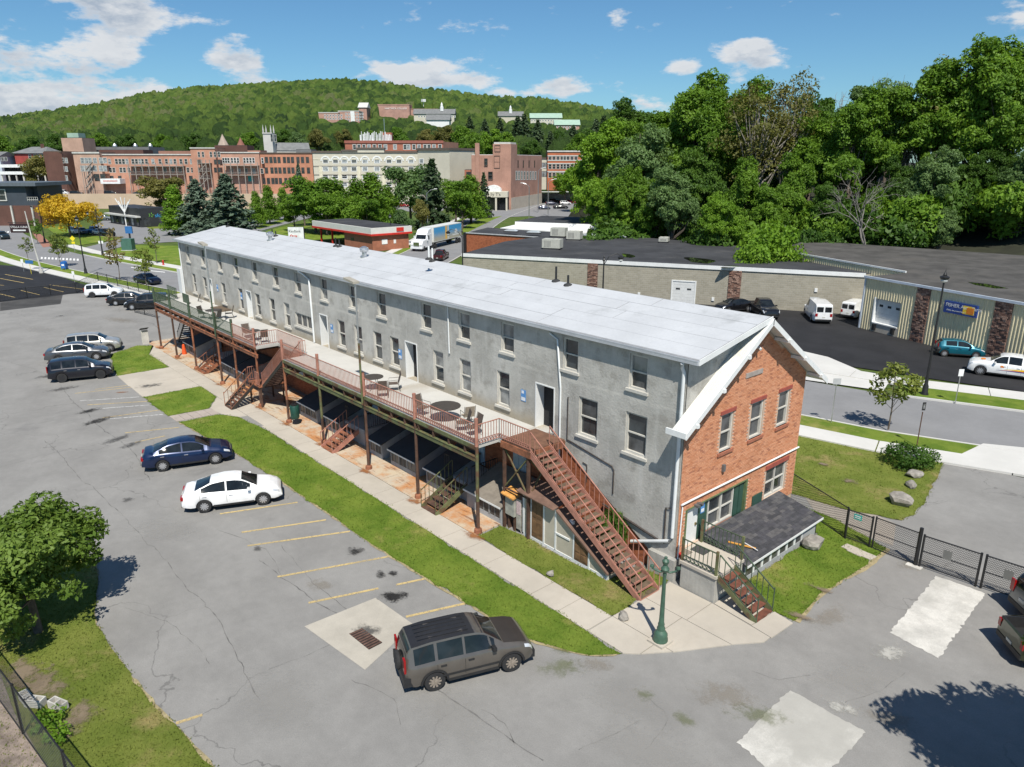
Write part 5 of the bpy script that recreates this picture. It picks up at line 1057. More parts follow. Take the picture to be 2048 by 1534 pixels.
def xs_of(K):
    L = K['L']; fa = L / 2 - K['fo']; ra = fa - K['wb']; xs = set(np.linspace(-L / 2, L / 2, 25).round(3)); ar = K['r'] * 1.17
    for a in (fa, ra):
        for t in np.linspace(-1, 1, 11): xs.add(round(a + ar * math.sin(t * math.pi / 2), 3))
    for p in K['top']: xs.add(p[0])
    for w in (K['ws'], K['rw'], *K['side']): xs.update(w)
    xs = sorted(xs); out = [xs[0]]
    for x in xs[1:]:
        if x - out[-1] > .012: out.append(x)
    return out, fa, ra, ar
def section(K, x, fa, ra, ar, lift=0.):
    L, Wd = K['L'], K['W'] / 2; ax = abs(x) / (L / 2)
    top = np.interp(x, *zip(*K['top'])); belt = np.interp(x, *zip(*K['belt'])); top = max(top, belt + .025)
    wb_ = Wd * (1 - .02 * ax ** 2 - .17 * max(0, (ax - .82) / .18) ** 2)
    gh = min(1., max(0., (top - belt - .06) / .36)); wr = (wb_ * .86) * (1 - gh) + K['wr'] * gh
    sill = .30 - .06 * 0; z0 = sill + .06 * max(0, (ax - .85) / .15)
    for a in (fa, ra):
        if abs(x - a) < ar: z0 = max(z0, K['r'] + math.sqrt(ar * ar - (x - a) ** 2) - .02)
    z0 = min(z0, belt - .06); zm = z0 + .52 * (belt - z0)
    crown = .035 if gh > .5 else .02
    return [(wb_ * .965, z0), (wb_ * 1.0, z0 + .25 * (belt - z0)), (wb_, zm), (wb_ * .985, belt - .05), (wb_ * .945, belt), (wr, top - crown), (wr * .62, top - crown * .3), (0, top)]
def car_mesh(kind, lod=1):
    K = KINDS[kind]; xs, fa, ra, ar = xs_of(K); S = [section(K, x, fa, ra, ar) for x in xs]; n = len(S[0]); b = MB(); rows = []
    for x, s in zip(xs, S): rows.append([(x, y, z) for y, z in s] + [(x, -y, z) for y, z in s[-2::-1]])
    m = len(rows[0])
    for i in range(len(rows) - 1):
        for k in range(m - 1):
            xm = (xs[i] + xs[i + 1]) / 2
            if 'bed' in K and K['bed'][0] < xm < K['bed'][1] and 5 <= k <= 8: continue
            o = len(b.v); b.add([rows[i][k], rows[i + 1][k], rows[i + 1][k + 1], rows[i][k + 1]], [(0, 1, 2, 3)])
    b.add(rows[0], [tuple(range(m))]); b.add(rows[-1], [tuple(reversed(range(m)))])
    return K, xs, rows, b, fa, ra, ar
def merged(b, name, mats, parent, angle=38):
    o = b.build(name, mats, parent); bm = bmesh.new(); bm.from_mesh(o.data); bmesh.ops.remove_doubles(bm, verts=bm.verts, dist=.0005); bm.normal_update(); bm.to_mesh(o.data); bm.free()
    o.data.polygons.foreach_set('use_smooth', [True] * len(o.data.polygons)); o.data.set_sharp_from_angle(angle=R(angle)); return o
def patch(K, fa, ra, ar, x0, x1, k0, k1, n=6, off=.008, mirror=False, trim=(.06, .94)):
    """a curved panel lying just outside the body between section points k0..k1"""
    b = MB(); g = []
    for i in range(n + 1):
        x = x0 + (x1 - x0) * i / n; s = section(K, x, fa, ra, ar); row = []
        pts = s[k0:k1 + 1]
        P = np.array(pts); seg = np.r_[0, np.cumsum(np.linalg.norm(np.diff(P, axis=0), axis=1))]
        for t in np.linspace(trim[0], trim[1], 5):
            y = np.interp(t * seg[-1], seg, P[:, 0]); z = np.interp(t * seg[-1], seg, P[:, 1]); row.append([x, y, z])
        g.append(row)
    g = np.array(g); du = np.gradient(g, axis=0); dv = np.gradient(g, axis=1); nr = np.cross(du, dv); nr /= np.linalg.norm(nr, axis=2)[..., None] + 1e-9
    flip = np.sign((nr * (g - np.array([0, 0, .7]))).sum()); g = g + nr * off * (flip if flip else 1)
    def put(g, f):
        h, w = g.shape[:2]; b.add(g.reshape(-1, 3), [((i * w + j), (i + 1) * w + j, (i + 1) * w + j + 1, i * w + j + 1)[::f] for i in range(h - 1) for j in range(w - 1)])
    put(g, 1)
    if mirror: g2_ = g.copy(); g2_[..., 1] *= -1; put(g2_, -1)
    return b
PROTO = {}
def make_car(kind, rim=None, trim_black=False, spare=False, lod=1):
    key = (kind, rim.name if rim else '', trim_black, spare, lod)
    if key in PROTO: return PROTO[key]
    K, xs, rows, b, fa, ra, ar = car_mesh(kind); L, Wd, r = K['L'], K['W'] / 2, K['r']; rim = rim or m_rim
    t_ = bpy.data.objects.new('car', None); ORG['car_proto'] = (0, 0, 0)
    t_.name = 'car_proto'; parts = []
    def P(o): parts.append(o); return o
    body = P(merged(b, 'body', [m_blk], t_))
    ub = MB(); ub.box(-L / 2 + .25, L / 2 - .25, -Wd * .78, Wd * .78, .2, .62); P(ub.build('underbody', m_blk, t_))
    P(patch(K, fa, ra, ar, K['ws'][0], K['ws'][1], 5, 7, 6, mirror=True, trim=(.05, 1.)).build('windshield', m_cgl, t_, smooth=180))
    if kind in ('van',):
        rb_ = MB(); 
        for s in (-1, 1): rb_.box(-L / 2 - .012, -L / 2 + .02, s * .08, s * Wd * .72, 1.28, 1.8)
        P(rb_.build('rear_window', m_cgl, t_))
    else: P(patch(K, fa, ra, ar, K['rw'][0], K['rw'][1], 5, 7, 4, mirror=True, trim=(.10, 1.)).build('rear_window', m_cgl, t_, smooth=180))
    for (a, c) in K['side']:
        for s in (1, -1):
            pb = patch(K, fa, ra, ar, a, c, 4, 5, 6, trim=(.10, .90))
            if s < 0: pb.v = [(x, -y, z) for x, y, z in pb.v]; pb.f = [f[::-1] for f in pb.f]
            P(pb.build('side_window', m_cgl, t_, smooth=180))
    for a in (fa, ra):
        for s in (1, -1):
            y = s * (Wd - .11); w = MB(); w.lathe([(r * .62, -.1), (r * .95, -.1), (r, -.07), (r, .07), (r * .95, .1), (r * .62, .1)], (0, 0, 0), 20, axis='y'); o = P(w.build('wheel', m_tyre, t_, smooth=40)); o.location = (a, y, r)
            rm = MB(); d = .075 * s; rm.lathe([(r * .63, d * .6), (r * .66, d * 1.2), (r * .60, d * 1.2), (r * .56, d * .4)], (0, 0, 0), 20, axis='y')
            for k in range(10 if lod else 5):
                th = k * math.pi / (5 if lod else 2.5); c_, s_ = math.cos(th), math.sin(th); rm.beam((r * .1 * c_, d * 1.1, r * .1 * s_), (r * .6 * c_, d * 1.05, r * .6 * s_), .062, .045, up=(0, 1, 0))
            rm.lathe([(r * .16, d), (r * .14, d * 1.35), (.01, d * 1.4)], (0, 0, 0), 10, axis='y'); rm.lathe([(r * .6, d * .2), (.01, d * .2)], (0, 0, 0), 12, axis='y', mi=1)
            q = rm.build('rim', [rim, m_blk], o)
    zb = np.interp(L / 2 - .1, *zip(*K['belt'])); 
    hl = {'van': 2.60, 'pickup': 2.56, 'suv': 2.02, 'sedan': 2.08, 'hatch': 1.62}[kind]
    for s in (1, -1):
        pb = patch(K, fa, ra, ar, hl - .2, hl + (.1 if kind != 'pickup' else .06), 3, 5, 4, off=.012, trim=(.0, .62))
        if s < 0: pb.v = [(x, -y, z) for x, y, z in pb.v]; pb.f = [f[::-1] for f in pb.f]
        P(pb.build('headlight', m_lamp, t_, smooth=180))
        tl = MB(); rr_ = xs[0]
        sct = section(K, rr_ + .02, fa, ra, ar)
        if kind in ('suv', 'van', 'hatch'): tl.box(rr_ - .014, rr_ + .05, s * (Wd * .60), s * (Wd * .835), .80, 1.28 if kind == 'suv' else 1.12)
        elif kind == 'pickup': tl.box(rr_ - .012, rr_ + .1, s * (Wd * .66), s * (Wd * .82), .72, 1.0)
        else: tl.box(rr_ - .02, rr_ + .1, s * (Wd * .42), s * (Wd * .86), .70, .85)
        P(tl.build('taillight', m_red, t_))
    if lod:
        for s in (1, -1):
            for (a, c) in K['side'][-2:]:
                h = MB(); z = np.interp(a, *zip(*K['belt'])) - .13; h.box(a + .06, a + .26, s * (Wd - .005), s * (Wd + .03), z - .018, z + .018); P(h.build('door_handle', m_chr if not trim_black else m_blk, t_))
                g_ = MB(); g_.box(a - .045, a - .035, s * (Wd * .985), s * (Wd + .004), .42, z + .06); P(g_.build('door_gap', m_blk, t_))
            mr = MB(); xm = K['side'][-1][1] - .08; z = np.interp(xm, *zip(*K['belt'])); mr.obox((xm - .06, s * (Wd * .93), z + .02), (.13, 0, 0), (0, s * .22, .03), (0, 0, .13)); P(mr.build('mirror', m_blk if trim_black else m_chr, t_))
        gr = MB(); gr.box(L / 2 - .05, L / 2 + .012, -.42, .42, .46, .62); P(gr.build('grille', m_blk, t_))
        pl = MB(); pl.box(-L / 2 - .016, -L / 2 + .02, -.16, .16, .68 if kind != 'pickup' else .5, .80 if kind != 'pickup' else .62); P(pl.build('licence_plate', m_plate, t_))
        P(MB().box(-L / 2 - .02, -L / 2 + .2, -Wd * .80, Wd * .80, .34, .52).build('bumper', m_blk, t_)); P(MB().box(L / 2 - .2, L / 2 + .015, -Wd * .78, Wd * .78, .30, .42).build('bumper', m_blk, t_))
        for s in (1, -1): sl_ = MB(); sl_.box(ra + ar + .04, fa - ar - .04, s * (Wd * .94), s * (Wd * .985), .25, .345); P(sl_.build('side_skirt', m_blk, t_))
    if trim_black:
        for s in (1, -1):
            for a in (fa, ra):
                fl = MB(); N_ = 12
                for k in range(N_):
                    t0, t1 = math.pi * (k / N_) * 1.0, math.pi * ((k + 1) / N_); R0, R1 = ar - .01, ar + .06
                    q = [(a + R_ * math.cos(t), s * (Wd + .012), r + R_ * math.sin(t) - .02) for t, R_ in ((t0, R0), (t0, R1), (t1, R1), (t1, R0))]; fl.extrude(q, (0, -s * .05, 0))
                P(fl.build('arch_trim', m_blk, t_))
            st = MB(); st.box(-1.0, 1.0, s * (Wd - .01), s * (Wd + .02), .50, .56); P(st.build('side_moulding', m_blk, t_))
        P(MB().box(-L / 2 - .06, -L / 2 + .3, -Wd * .93, Wd * .93, .34, .66).build('cladding', m_blk, t_)); P(MB().box(L / 2 - .32, L / 2 + .03, -Wd * .85, Wd * .85, .28, .56).build('cladding', m_blk, t_))
        rl = MB()
        for k in range(5): rl.box(-1.7, .0, -.42 + k * .2, -.40 + k * .2, 1.695, 1.71)
        P(rl.build('roof_ribs', m_blk, t_)); P(patch(K, fa, ra, ar, -1.93, .44, 5, 7, 8, mirror=True, trim=(.0, 1.), off=.004).build('roof_panel', mat('roof_black', (.022, .022, .024), .4, obj=True), t_, smooth=180)); P(patch(K, fa, ra, ar, 1.12, 1.94, 5, 7, 6, mirror=True, trim=(.0, 1.), off=.004).build('hood_panel', mat('hood_dark', (.035, .030, .027), .35, obj=True), t_, smooth=180))
    if spare:
        sp = MB(); sp.lathe([(.1, 0), (.29, .0), (.32, .04), (.32, .1), (.28, .14), (.1, .14)], (-L / 2 - .13, .05, .80), 18, axis='x'); P(sp.build('spare_wheel', m_tyre, t_))
    if 'bed' in K:
        a, c = K['bed']; bd = MB(); bd.box(a, c, -Wd * .74, Wd * .74, .62, .66); bd.box(a, c, -Wd * .80, -Wd * .74, .62, 1.07); bd.box(a, c, Wd * .74, Wd * .80, .62, 1.07); bd.box(a - .03, a + .03, -Wd * .8, Wd * .8, .62, 1.07); bd.box(c - .03, c + .03, -Wd * .8, Wd * .8, .62, 1.3); P(bd.build('truck_bed', m_blk, t_))
    PROTO[key] = t_; return t_
def car(kind, label, col, contact, head, group='cars', side=1, rim=None, lod=1, name=None, cat=None, centre=False, two=None, mat_=None, scale=1., **k):
    """contact: photo pixel of the near wheel contact (front near wheel) or the centre; head in degrees or from two wheel contacts"""
    pr = make_car(kind, rim, lod=lod, **k); K = KINDS[kind]; Wd = K['W'] / 2; fa = K['L'] / 2 - K['fo']; ra = fa - K['wb']
    if two: a, c = np.array(g2(*two[0])), np.array(g2(*two[1])); head = math.degrees(math.atan2(*(c - a)[::-1])); mid = (a + c) / 2; x_off = (fa + ra) / 2
    else: mid = np.array(g2(*contact)); x_off = {'f': fa, 'r': ra, 'c': 0.}[centre if isinstance(centre, str) else ('c' if centre else 'f')]
    h = R(head); d = np.array([math.cos(h), math.sin(h)]); n = np.array([-d[1], d[0]]); lat = 0 if (centre is True) else side * (Wd - .06)
    c0 = mid - d * x_off * scale + n * lat * scale
    t_ = copy_tree(pr); t_.name = name or 'parked_car'; t_.location = (c0[0], c0[1], .02); t_.rotation_euler = (0, 0, h); t_.scale = (scale,) * 3
    tag(t_, label, cat or 'car', group); mm = mat_ or paint('paint_%02d%02d%02d' % tuple(int(v * 99) for v in col), col)
    for ch in t_.children:
        nm = ch.name.split('.')[0]
        if nm == 'body' or (nm == 'mirror' and not k.get('trim_black')) or (nm == 'door_handle' and max(col) > .5): ch.material_slots[0].link = 'OBJECT'; ch.material_slots[0].material = mm
    return t_
GL = 'cars parked beside the grey building'
c_ = car('suv', 'grey-brown boxy estate with black roof ribs beside the drain slab', (.115, .102, .088), None, 0, GL, two=((870.6, 1381.3), (1022.9, 1342.6)), rim=m_gold, trim_black=True, spare=True)
car('sedan', 'white saloon parked by the long lawn', (.80, .80, .80), None, 0, GL, two=((411.1, 1025.5), (527.3, 1010.3)))
car('sedan', 'dark blue saloon parked behind the white saloon', (.005, .016, .060), None, 0, GL, two=((328, 943), (431.6, 928.3)))
car('suv', 'black crossover with black wheels, nearest of three by far plot', (.010, .011, .018), None, 0, GL, two=((125.6, 765.2), (203, 757.3)), rim=m_rimb)
car('sedan', 'dark grey saloon in the middle of three by far plot', (.075, .08, .09), (194.4, 721), 70, GL, centre='f', scale=1.04)
car('suv', 'silver crossover farthest of three by far plot', (.40, .39, .36), (221, 704), 68, GL, centre='f')
car('suv', 'white crossover with black wheels beside low wire fence', (.72, .73, .74), (230, 594), 62, GL, centre='f', rim=m_rimb, scale=.97)
car('sedan', 'black saloon squeezed behind the boxy black four-by-four', (.012, .012, .014), (232, 612), 62, GL, centre='r')
car('suv', 'boxy black four-by-four facing left by walkway end', (.012, .013, .014), (265, 621), 242, GL, side=-1, centre='f', scale=1.06)
car('sedan', 'dark navy saloon parked on the street behind the fence', (.012, .014, .035), (284, 569), 14, 'cars on the street', centre='c', side=1)
car('sedan', 'white car half hidden by far corner of grey building', (.72, .72, .72), (366, 556), 190, 'cars on the street', centre='f', side=-1)
car('suv', 'dark four-by-four at left edge coming along the street', (.02, .03, .032), (6, 478), 10, 'cars on the street', centre=True)
GB = 'cars in the bank lot'
for (kind, lab, col, p, hd) in (('suv', 'white four-by-four under the yellow tree', (.65, .65, .65), (152, 468), 8), ('sedan', 'grey car between white four-by-four and blue pickup', (.05, .055, .06), (165, 468), 8), ('pickup', 'bright blue pickup in the bank lot', (.02, .16, .42), (190, 468), 10), ('sedan', 'white saloon between blue pickup and black four-by-four', (.68, .68, .68), (200, 470), 10), ('suv', 'black four-by-four nearest in the bank lot', (.012, .012, .014), (216, 472), 12),
        ('suv', 'silver-grey car beside the black bank', (.12, .15, .16), (207, 441), 60), ('sedan', 'maroon car behind the yellow tree', (.09, .012, .02), (90, 447), 30), ('sedan', 'white saloon parked below the tan retaining wall', (.66, .66, .66), (198, 412), 20), ('sedan', 'dark car above the bank roof by tan wall', (.03, .03, .032), (240, 414), 25), ('sedan', 'dark small car right of the dark modern block', (.03, .035, .04), (82, 437), 20)):
    car(kind, lab, col, p, hd, GB, centre=True, lod=0)
GR = 'vehicles at the auto parts store'
car('pickup', 'black pickup half hidden by the white roof', (.012, .012, .013), (1526, 630), 318, GR, centre=True, cat='pickup', name='pickup_truck', scale=1.03)
car('sedan', 'black car roof peeping over the white roof ridge', (.012, .012, .013), (1468, 622), 250, GR, centre=True)
V1 = car('van', 'plain white panel van seen from behind in the yard', (.72, .73, .73), (1634, 638), 128, GR, centre=True, cat='van', name='panel_van')
car('van', 'white minivan against the corner of ribbed store', (.70, .71, .71), (1712, 632), 92, GR, centre=True, cat='van', name='minivan', scale=.88)
car('hatch', 'teal small hatchback parked along the ribbed wall', (.006, .12, .17), (1917, 712), 30, GR, centre=True)
PV = car('pickup', 'white pickup with orange swoosh logo at right edge', (.74, .75, .75), (2012, 752), 196, GR, centre=True, cat='pickup', name='pickup_truck')
for s in (1, -1):
    for q, (x0, x1, za, zb, mm) in enumerate(((-2.3, .55, .62, .80, mat('swoosh_orange', (.75, .22, .02), .4, obj=True)), (-2.3, .25, .72, .9, mat('swoosh_yellow', (.80, .55, .03), .4, obj=True)), (-1.6, .8, .60, .66, mat('swoosh_blue', (.03, .05, .25), .4, obj=True)))):
        b = MB(); y = s * (.945 + .003 * q)
        b.extrude([(x1, y, za), (x0, y, za - .02), (x0, y, zb), ((x0 + x1) / 2, y, (za + zb) / 2 + .02)], (0, -s * .004, 0)); b.build('livery', mm, PV)
b = MB(); b.box(.28, .52, .946, .952, .84, .98); b.box(1.55, 1.85, -.25, .25, 1.165, 1.175); b.build('logo', mat('swoosh_orange', (.75, .22, .02), .4, obj=True), PV)
car('pickup', 'dark olive open pickup cut off by right edge', (.035, .042, .018), (2180, 1322), 42, 'vehicles right of the pads', centre=True, cat='pickup', name='pickup_truck')
car('suv', 'grey-blue car tail at right edge beyond olive pickup', (.06, .075, .085), (2158, 1242), 45, 'vehicles right of the pads', centre=True)
car('pickup', 'dark red pickup behind the white lorry tail on side street', (.065, .008, .012), (882, 519), 130, 'cars on the side street', centre=True, cat='pickup', name='pickup_truck')
GM = 'cars in the brick theatre lot'
cl = [('sedan', 'black saloon at foot of brick theatre wall', (.012, .012, .013), (1042, 411), 55), ('suv', 'silver car second along the theatre wall', (.35, .36, .38), (1060, 405), 55), ('sedan', 'blue car third along the theatre wall', (.02, .06, .16), (1070, 403), 55), ('pickup', 'dark red pickup fourth along the theatre wall', (.16, .01, .015), (1078, 398), 55), ('suv', 'dark car at far end of the theatre wall', (.03, .04, .06), (1088, 392), 55),
      ('sedan', 'dark blue saloon nearest in front of the lot sign', (.012, .02, .05), (1088, 419), 50), ('suv', 'navy four-by-four behind the nearest lot saloon', (.014, .02, .04), (1103, 411), 50), ('pickup', 'black pickup in front row of theatre lot', (.012, .012, .013), (1121, 418), 50), ('suv', 'silver four-by-four behind black front-row pickup', (.5, .5, .5), (1131, 410), 50), ('sedan', 'bright red car in the theatre lot', (.40, .012, .012), (1140, 407), 50), ('sedan', 'maroon car in the middle of theatre lot', (.08, .01, .015), (1108, 405), 50), ('suv', 'black car in the middle row of theatre lot', (.014, .014, .016), (1120, 402), 50), ('sedan', 'dark green-grey car in back row of theatre lot', (.04, .06, .06), (1118, 397), 50), ('suv', 'black four-by-four right in theatre lot', (.012, .012, .014), (1138, 402), 50), ('suv', 'white four-by-four in back row of theatre lot', (.62, .62, .62), (1146, 398), 50), ('sedan', 'white car at right end beneath the trees', (.55, .55, .55), (1170, 428), 60),
      ('sedan', 'red car seen between the trees below the hotel', (.36, .012, .015), (806, 414), 20), ('sedan', 'black car behind the red one below the hotel', (.012, .012, .013), (802, 409), 20), ('sedan', 'white car behind the black one below the hotel', (.6, .6, .6), (818, 406), 20), ('sedan', 'dark car at the theatre entrance canopy', (.014, .016, .02), (985, 416), 30)]
for (kind, lab, col, p, hd) in cl: car(kind, lab, col, p, hd, GM, centre=True, lod=0)
# ------------------------------------------------------------------ articulated lorry
p0 = np.array(g2(826, 503)); hd = R(-61.5)
T = thing('lorry', (p0[0] + .2, p0[1] + 1.2, .03), 'white articulated lorry with blue printed trailer on the side street', 'lorry', None, True, hd)
ml = mat('lorry_white', (.72, .73, .74), .35, .04, 2, obj=True, coat=.5)
b = MB(); b.extrude([(.9, -1.2, .55), (.95, -1.2, 1.3), (.5, -1.2, 1.85), (-.9, -1.2, 2.1), (-1.35, -1.2, 2.95), (-3.3, -1.2, 3.05), (-3.3, -1.2, .8)], (0, 2.4, 0)); merged(b, 'cab', [ml], T, 30)
b = MB(); b.extrude([(-1.25, -1.15, 2.9), (-2.0, -1.15, 3.75), (-3.3, -1.15, 4.0), (-3.3, -1.15, 3.0)], (0, 2.3, 0)); b.build('roof_fairing', ml, T)
b = MB(); b.extrude([(-.93, -1.05, 2.14), (-.93, 1.05, 2.14), (-1.31, 1.0, 2.88), (-1.31, -1.0, 2.88)], (.03, 0, .02)); b.build('windshield', m_cgl, T)
for s in (1, -1):
    b = MB(); b.extrude([(-1.2, s * 1.205, 2.05), (-2.2, s * 1.205, 2.05), (-2.2, s * 1.205, 2.75), (-1.45, s * 1.205, 2.75)], (0, s * .01, 0)); b.build('side_window', m_cgl, T)
    b = MB(); b.box(.75, .97, s * .7, s * 1.1, 1.0, 1.3); b.build('headlight', m_lamp, T); b = MB(); b.box(-1.1, -1.0, s * 1.3, s * 1.5, 1.9, 2.7); b.box(-1.08, -1.02, s * 1.2, s * 1.3, 2.6, 2.64); b.build('mirror', ml, T)
b = MB(); b.box(.9, 1.0, -.6, .6, .95, 1.7); b.build('grille', m_chr, T); b = MB(); b.box(.6, 1.05, -1.22, 1.22, .5, .85); b.build('bumper', ml, T)
b = MB(); b.box(-17.2, -3.9, -1.28, 1.28, 1.25, 4.08); tr = b.build('trailer', mat('trailer_white', (.62, .63, .60), .5, .06, 1, obj=True), T)
b = MB(); b.box(-17.0, -3.2, -.5, .5, .85, 1.24); b.build('chassis', m_blk, T)
def trailer_print():
    m, t, b = nodes_of('trailer_print'); o = pos(t, True); sx = N(t, 'ShaderNodeSeparateXYZ'); t.links.new(o, sx.inputs[0])
    c = mixc_(t, ramp(t, mth(t, 'ADD', sx.outputs['Z'], mth(t, 'MULTIPLY', noise(t, o, 1.1, 5), .5)), 1.8, 3.6), (.45, .42, .33), (.06, .32, .62))
    f = ramp(t, mth(t, 'ABSOLUTE', mth(t, 'ADD', sx.outputs['X'], 9.6)), .35, .5, 1., 0.); c = mixc_(t, f, c, (.75, .45, .10))
    f = ramp(t, mth(t, 'ABSOLUTE', mth(t, 'ADD', sx.outputs['X'], 10.6)), .25, .4, 1., 0.); c = mixc_(t, f, c, (.62, .62, .58))
    t.links.new(c, b.inputs['Base Color']); b.inputs['Roughness'].default_value = .4; return m
mtp = trailer_print()
for s in (1, -1): MB().box(-17.1, -4.1, s * 1.281, s * 1.29, 1.4, 3.95).build('side_print', mtp, tr)
b = MB(); b.extrude([(-13.6, 1.292, 2.6), (-14.4, 1.292, 3.1), (-15.2, 1.292, 2.6)], (0, .004, 0)); b.box(-15.0, -13.8, 1.292, 1.296, 2.2, 2.6); b.box(-16.0, -12.6, 1.292, 1.296, 1.8, 2.05); b.build('emblem', ml, tr)
for x, w_ in ((.0, 1), (-3.6, 1), (-4.9, 1), (-15.2, 1), (-16.5, 1)):
    for s in (1, -1): o = MB().lathe([(.3, -.15), (.48, -.15), (.5, -.1), (.5, .1), (.48, .15), (.3, .15)], (x, s * 1.05, .5), 18, axis='y').build('wheel', m_tyre, T); MB().lathe([(.3, -.13), (.28, .13)], (x, s * 1.06, .5), 14, axis='y').build('rim', m_rim, o)
# ================================================================== wall planes, text
class Plane:
    """vertical wall plane through ground points p, q (q right of p seen from outside)"""
    def __init__(s, p, q, z0=0.):
        s.p = np.array([p[0], p[1], z0], float); d = np.array([q[0] - p[0], q[1] - p[1], 0.]); s.L = np.linalg.norm(d); s.e = d / s.L
        s.n = np.array([s.e[1], -s.e[0], 0.])
        if s.n @ (CAM - s.p) < 0: s.n = -s.n
    def __call__(s, u, v, d=0.): return s.p + s.e * u + np.array([0, 0, v]) + s.n * d
    def uv(s, x, y):
        d = ray(x, y); t = ((s.p - CAM) @ s.n) / (d @ s.n); h = CAM + d * t - s.p; return float(h @ s.e), float(h[2])
    def slab(s, b, u0, u1, v0, v1, d0, d1, mi=0): return b.obox(s(u0, v0, d0), s.e * (u1 - u0), s.n * (d1 - d0), (0, 0, v1 - v0), mi)
    def win(s, parent, u0, u1, v0, v1, mf, mg, fr=.10, name='window', d=.05, bars=True):
        b = MB(); s.slab(b, u0, u0 + fr, v0, v1, .002, d); s.slab(b, u1 - fr, u1, v0, v1, .002, d); s.slab(b, u0 + fr, u1 - fr, v1 - fr, v1, .002, d); s.slab(b, u0 + fr, u1 - fr, v0, v0 + fr, .002, d)
        if bars: vm = (v0 + v1) / 2; s.slab(b, u0 + fr, u1 - fr, vm - .04, vm + .04, .012, d * .8)
        b.quad(s(u0 + fr, v0 + fr, .01), s(u1 - fr, v0 + fr, .01), s(u1 - fr, v1 - fr, .01), s(u0 + fr, v1 - fr, .01), 1); return b.build(name, [mf, mg], parent)
def text(body, size, o, xd, ud, m, parent, name='lettering', align='LEFT', ext=.004):
    cu = bpy.data.curves.new(name, 'FONT'); cu.body = body; cu.size = size; cu.extrude = ext; cu.align_x = align; cu.materials.append(m)
    ob = bpy.data.objects.new(name, cu); COL.objects.link(ob); xd = Vector(xd).normalized(); ud = Vector(ud).normalized(); n = xd.cross(ud)
    org = Vector(ORG.get(parent.name, (0, 0, 0))) if parent else Vector()
    mw = Matrix.Identity(4); mw.col[0][:3] = xd; mw.col[1][:3] = ud; mw.col[2][:3] = n; mw.translation = Vector(tuple(map(float, o))) - org
    if parent: ob.parent = parent
    ob.matrix_local = mw; dg_ = bpy.context.evaluated_depsgraph_get(); me = bpy.data.meshes.new_from_object(ob.evaluated_get(dg_)); pr_ = ob.parent; bpy.data.objects.remove(ob)
    ob = link(me, name, pr_); ob.matrix_local = mw; return ob
# ================================================================== block warehouse and store
def blockwall():
    m, t, b = nodes_of('block_wall'); p = pos(t); sx = N(t, 'ShaderNodeSeparateXYZ'); t.links.new(p, sx.inputs[0])
    u = mth(t, 'ADD', mth(t, 'MULTIPLY', sx.outputs['X'], .893), mth(t, 'MULTIPLY', sx.outputs['Y'], .45)); cb = N(t, 'ShaderNodeCombineXYZ'); t.links.new(u, cb.inputs[0]); t.links.new(sx.outputs['Z'], cb.inputs[1])
    br = N(t, 'ShaderNodeTexBrick', inp={'Scale': 1., 'Mortar Size': .014, 'Mortar Smooth': .3, 'Brick Width': .5, 'Row Height': .25, 'Bias': 0.}); t.links.new(cb.outputs[0], br.inputs['Vector'])
    br.inputs['Color1'].default_value = (.285, .262, .205, 1); br.inputs['Color2'].default_value = (.345, .318, .255, 1); br.inputs['Mortar'].default_value = (.42, .40, .34, 1)
    c = mixc_(t, 1., br.outputs['Color'], mixc_(t, noise(t, p, .6, 5, .65), (.85,) * 3, (1.12,) * 3), 'MULTIPLY'); t.links.new(c, b.inputs['Base Color']); b.inputs['Roughness'].default_value = .9; bump(t, b, br.outputs['Fac'], -.01); return m
m_cmu = blockwall()
m_tar = ground_mat('roof_tar', (.045, .046, .05), var=.22, grain=.12, scale=.3, patch=(.085, .083, .08), patch_lo=.55)
m_tar2 = ground_mat('roof_tar_brown', (.075, .071, .066), var=.25, grain=.16, scale=.4, patch=(.10, .092, .082), patch_lo=.52)
m_water = glass('roof_puddle', (.015, .016, .012), .02, .6)
def stonemat(name, a, bcol):
    m = mat(name, a, .9, .3, 6, bmp=.02, bscale=12); return m
m_stone = [mat('stone_face_a', (.20, .11, .08), .9, .3, 8), mat('stone_face_b', (.30, .19, .145), .9, .3, 8), mat('stone_face_c', (.12, .07, .055), .9, .3, 8)]
def stones(pl, parent, u0, u1, v1, seed, v0=0.):
    r_ = random.Random(seed); bs = [MB(), MB(), MB()]; v = v0
    while v < v1 - .05:
        h = r_.uniform(.09, .17); u = u0
        while u < u1 - .02:
            w = min(r_.uniform(.15, .48), u1 - u); bb = r_.choice(bs); pl.slab(bb, u + .008, u + w - .008, v + .006, min(v + h - .006, v1), .0, .10 + r_.uniform(-.03, .05)); u += w
        v += h
    bk = MB(); pl.slab(bk, u0, u1, v0, v1, -.02, .05)
    o = bk.build('pilaster', m_stone[2], parent)
    for bb, mm in zip(bs, m_stone): bb.build('stonework', mm, o, kind='stuff')
wh = thing('block_warehouse', (-56, 74, 0), 'long tan block warehouse with black flat roof behind the white roof', 'warehouse')
A_, B_ = np.array([-77., 59.4]), np.array([-33.8, 81.2]); PW = Plane(A_, B_)
zr = 4.6; poly = [tuple(A_), tuple(B_), (-32.8, 84.5), g2(1552, 506, zr), g2(1465, 489, zr), g2(1300, 476, zr), g2(1130, 466, zr), g2(1009, 483, zr)]
MB().prism([(p[0], p[1]) for p in poly], 0, zr - .06).build('wall', m_cmu, wh)
b = MB(); b.prism(poly, zr - .059, zr); wr = b.build('roof', m_tar, wh)
b = MB(); PW.slab(b, -.1, PW.L + .1, zr - .38, zr + .06, .02, .12); b.build('coping', m_white, wh)
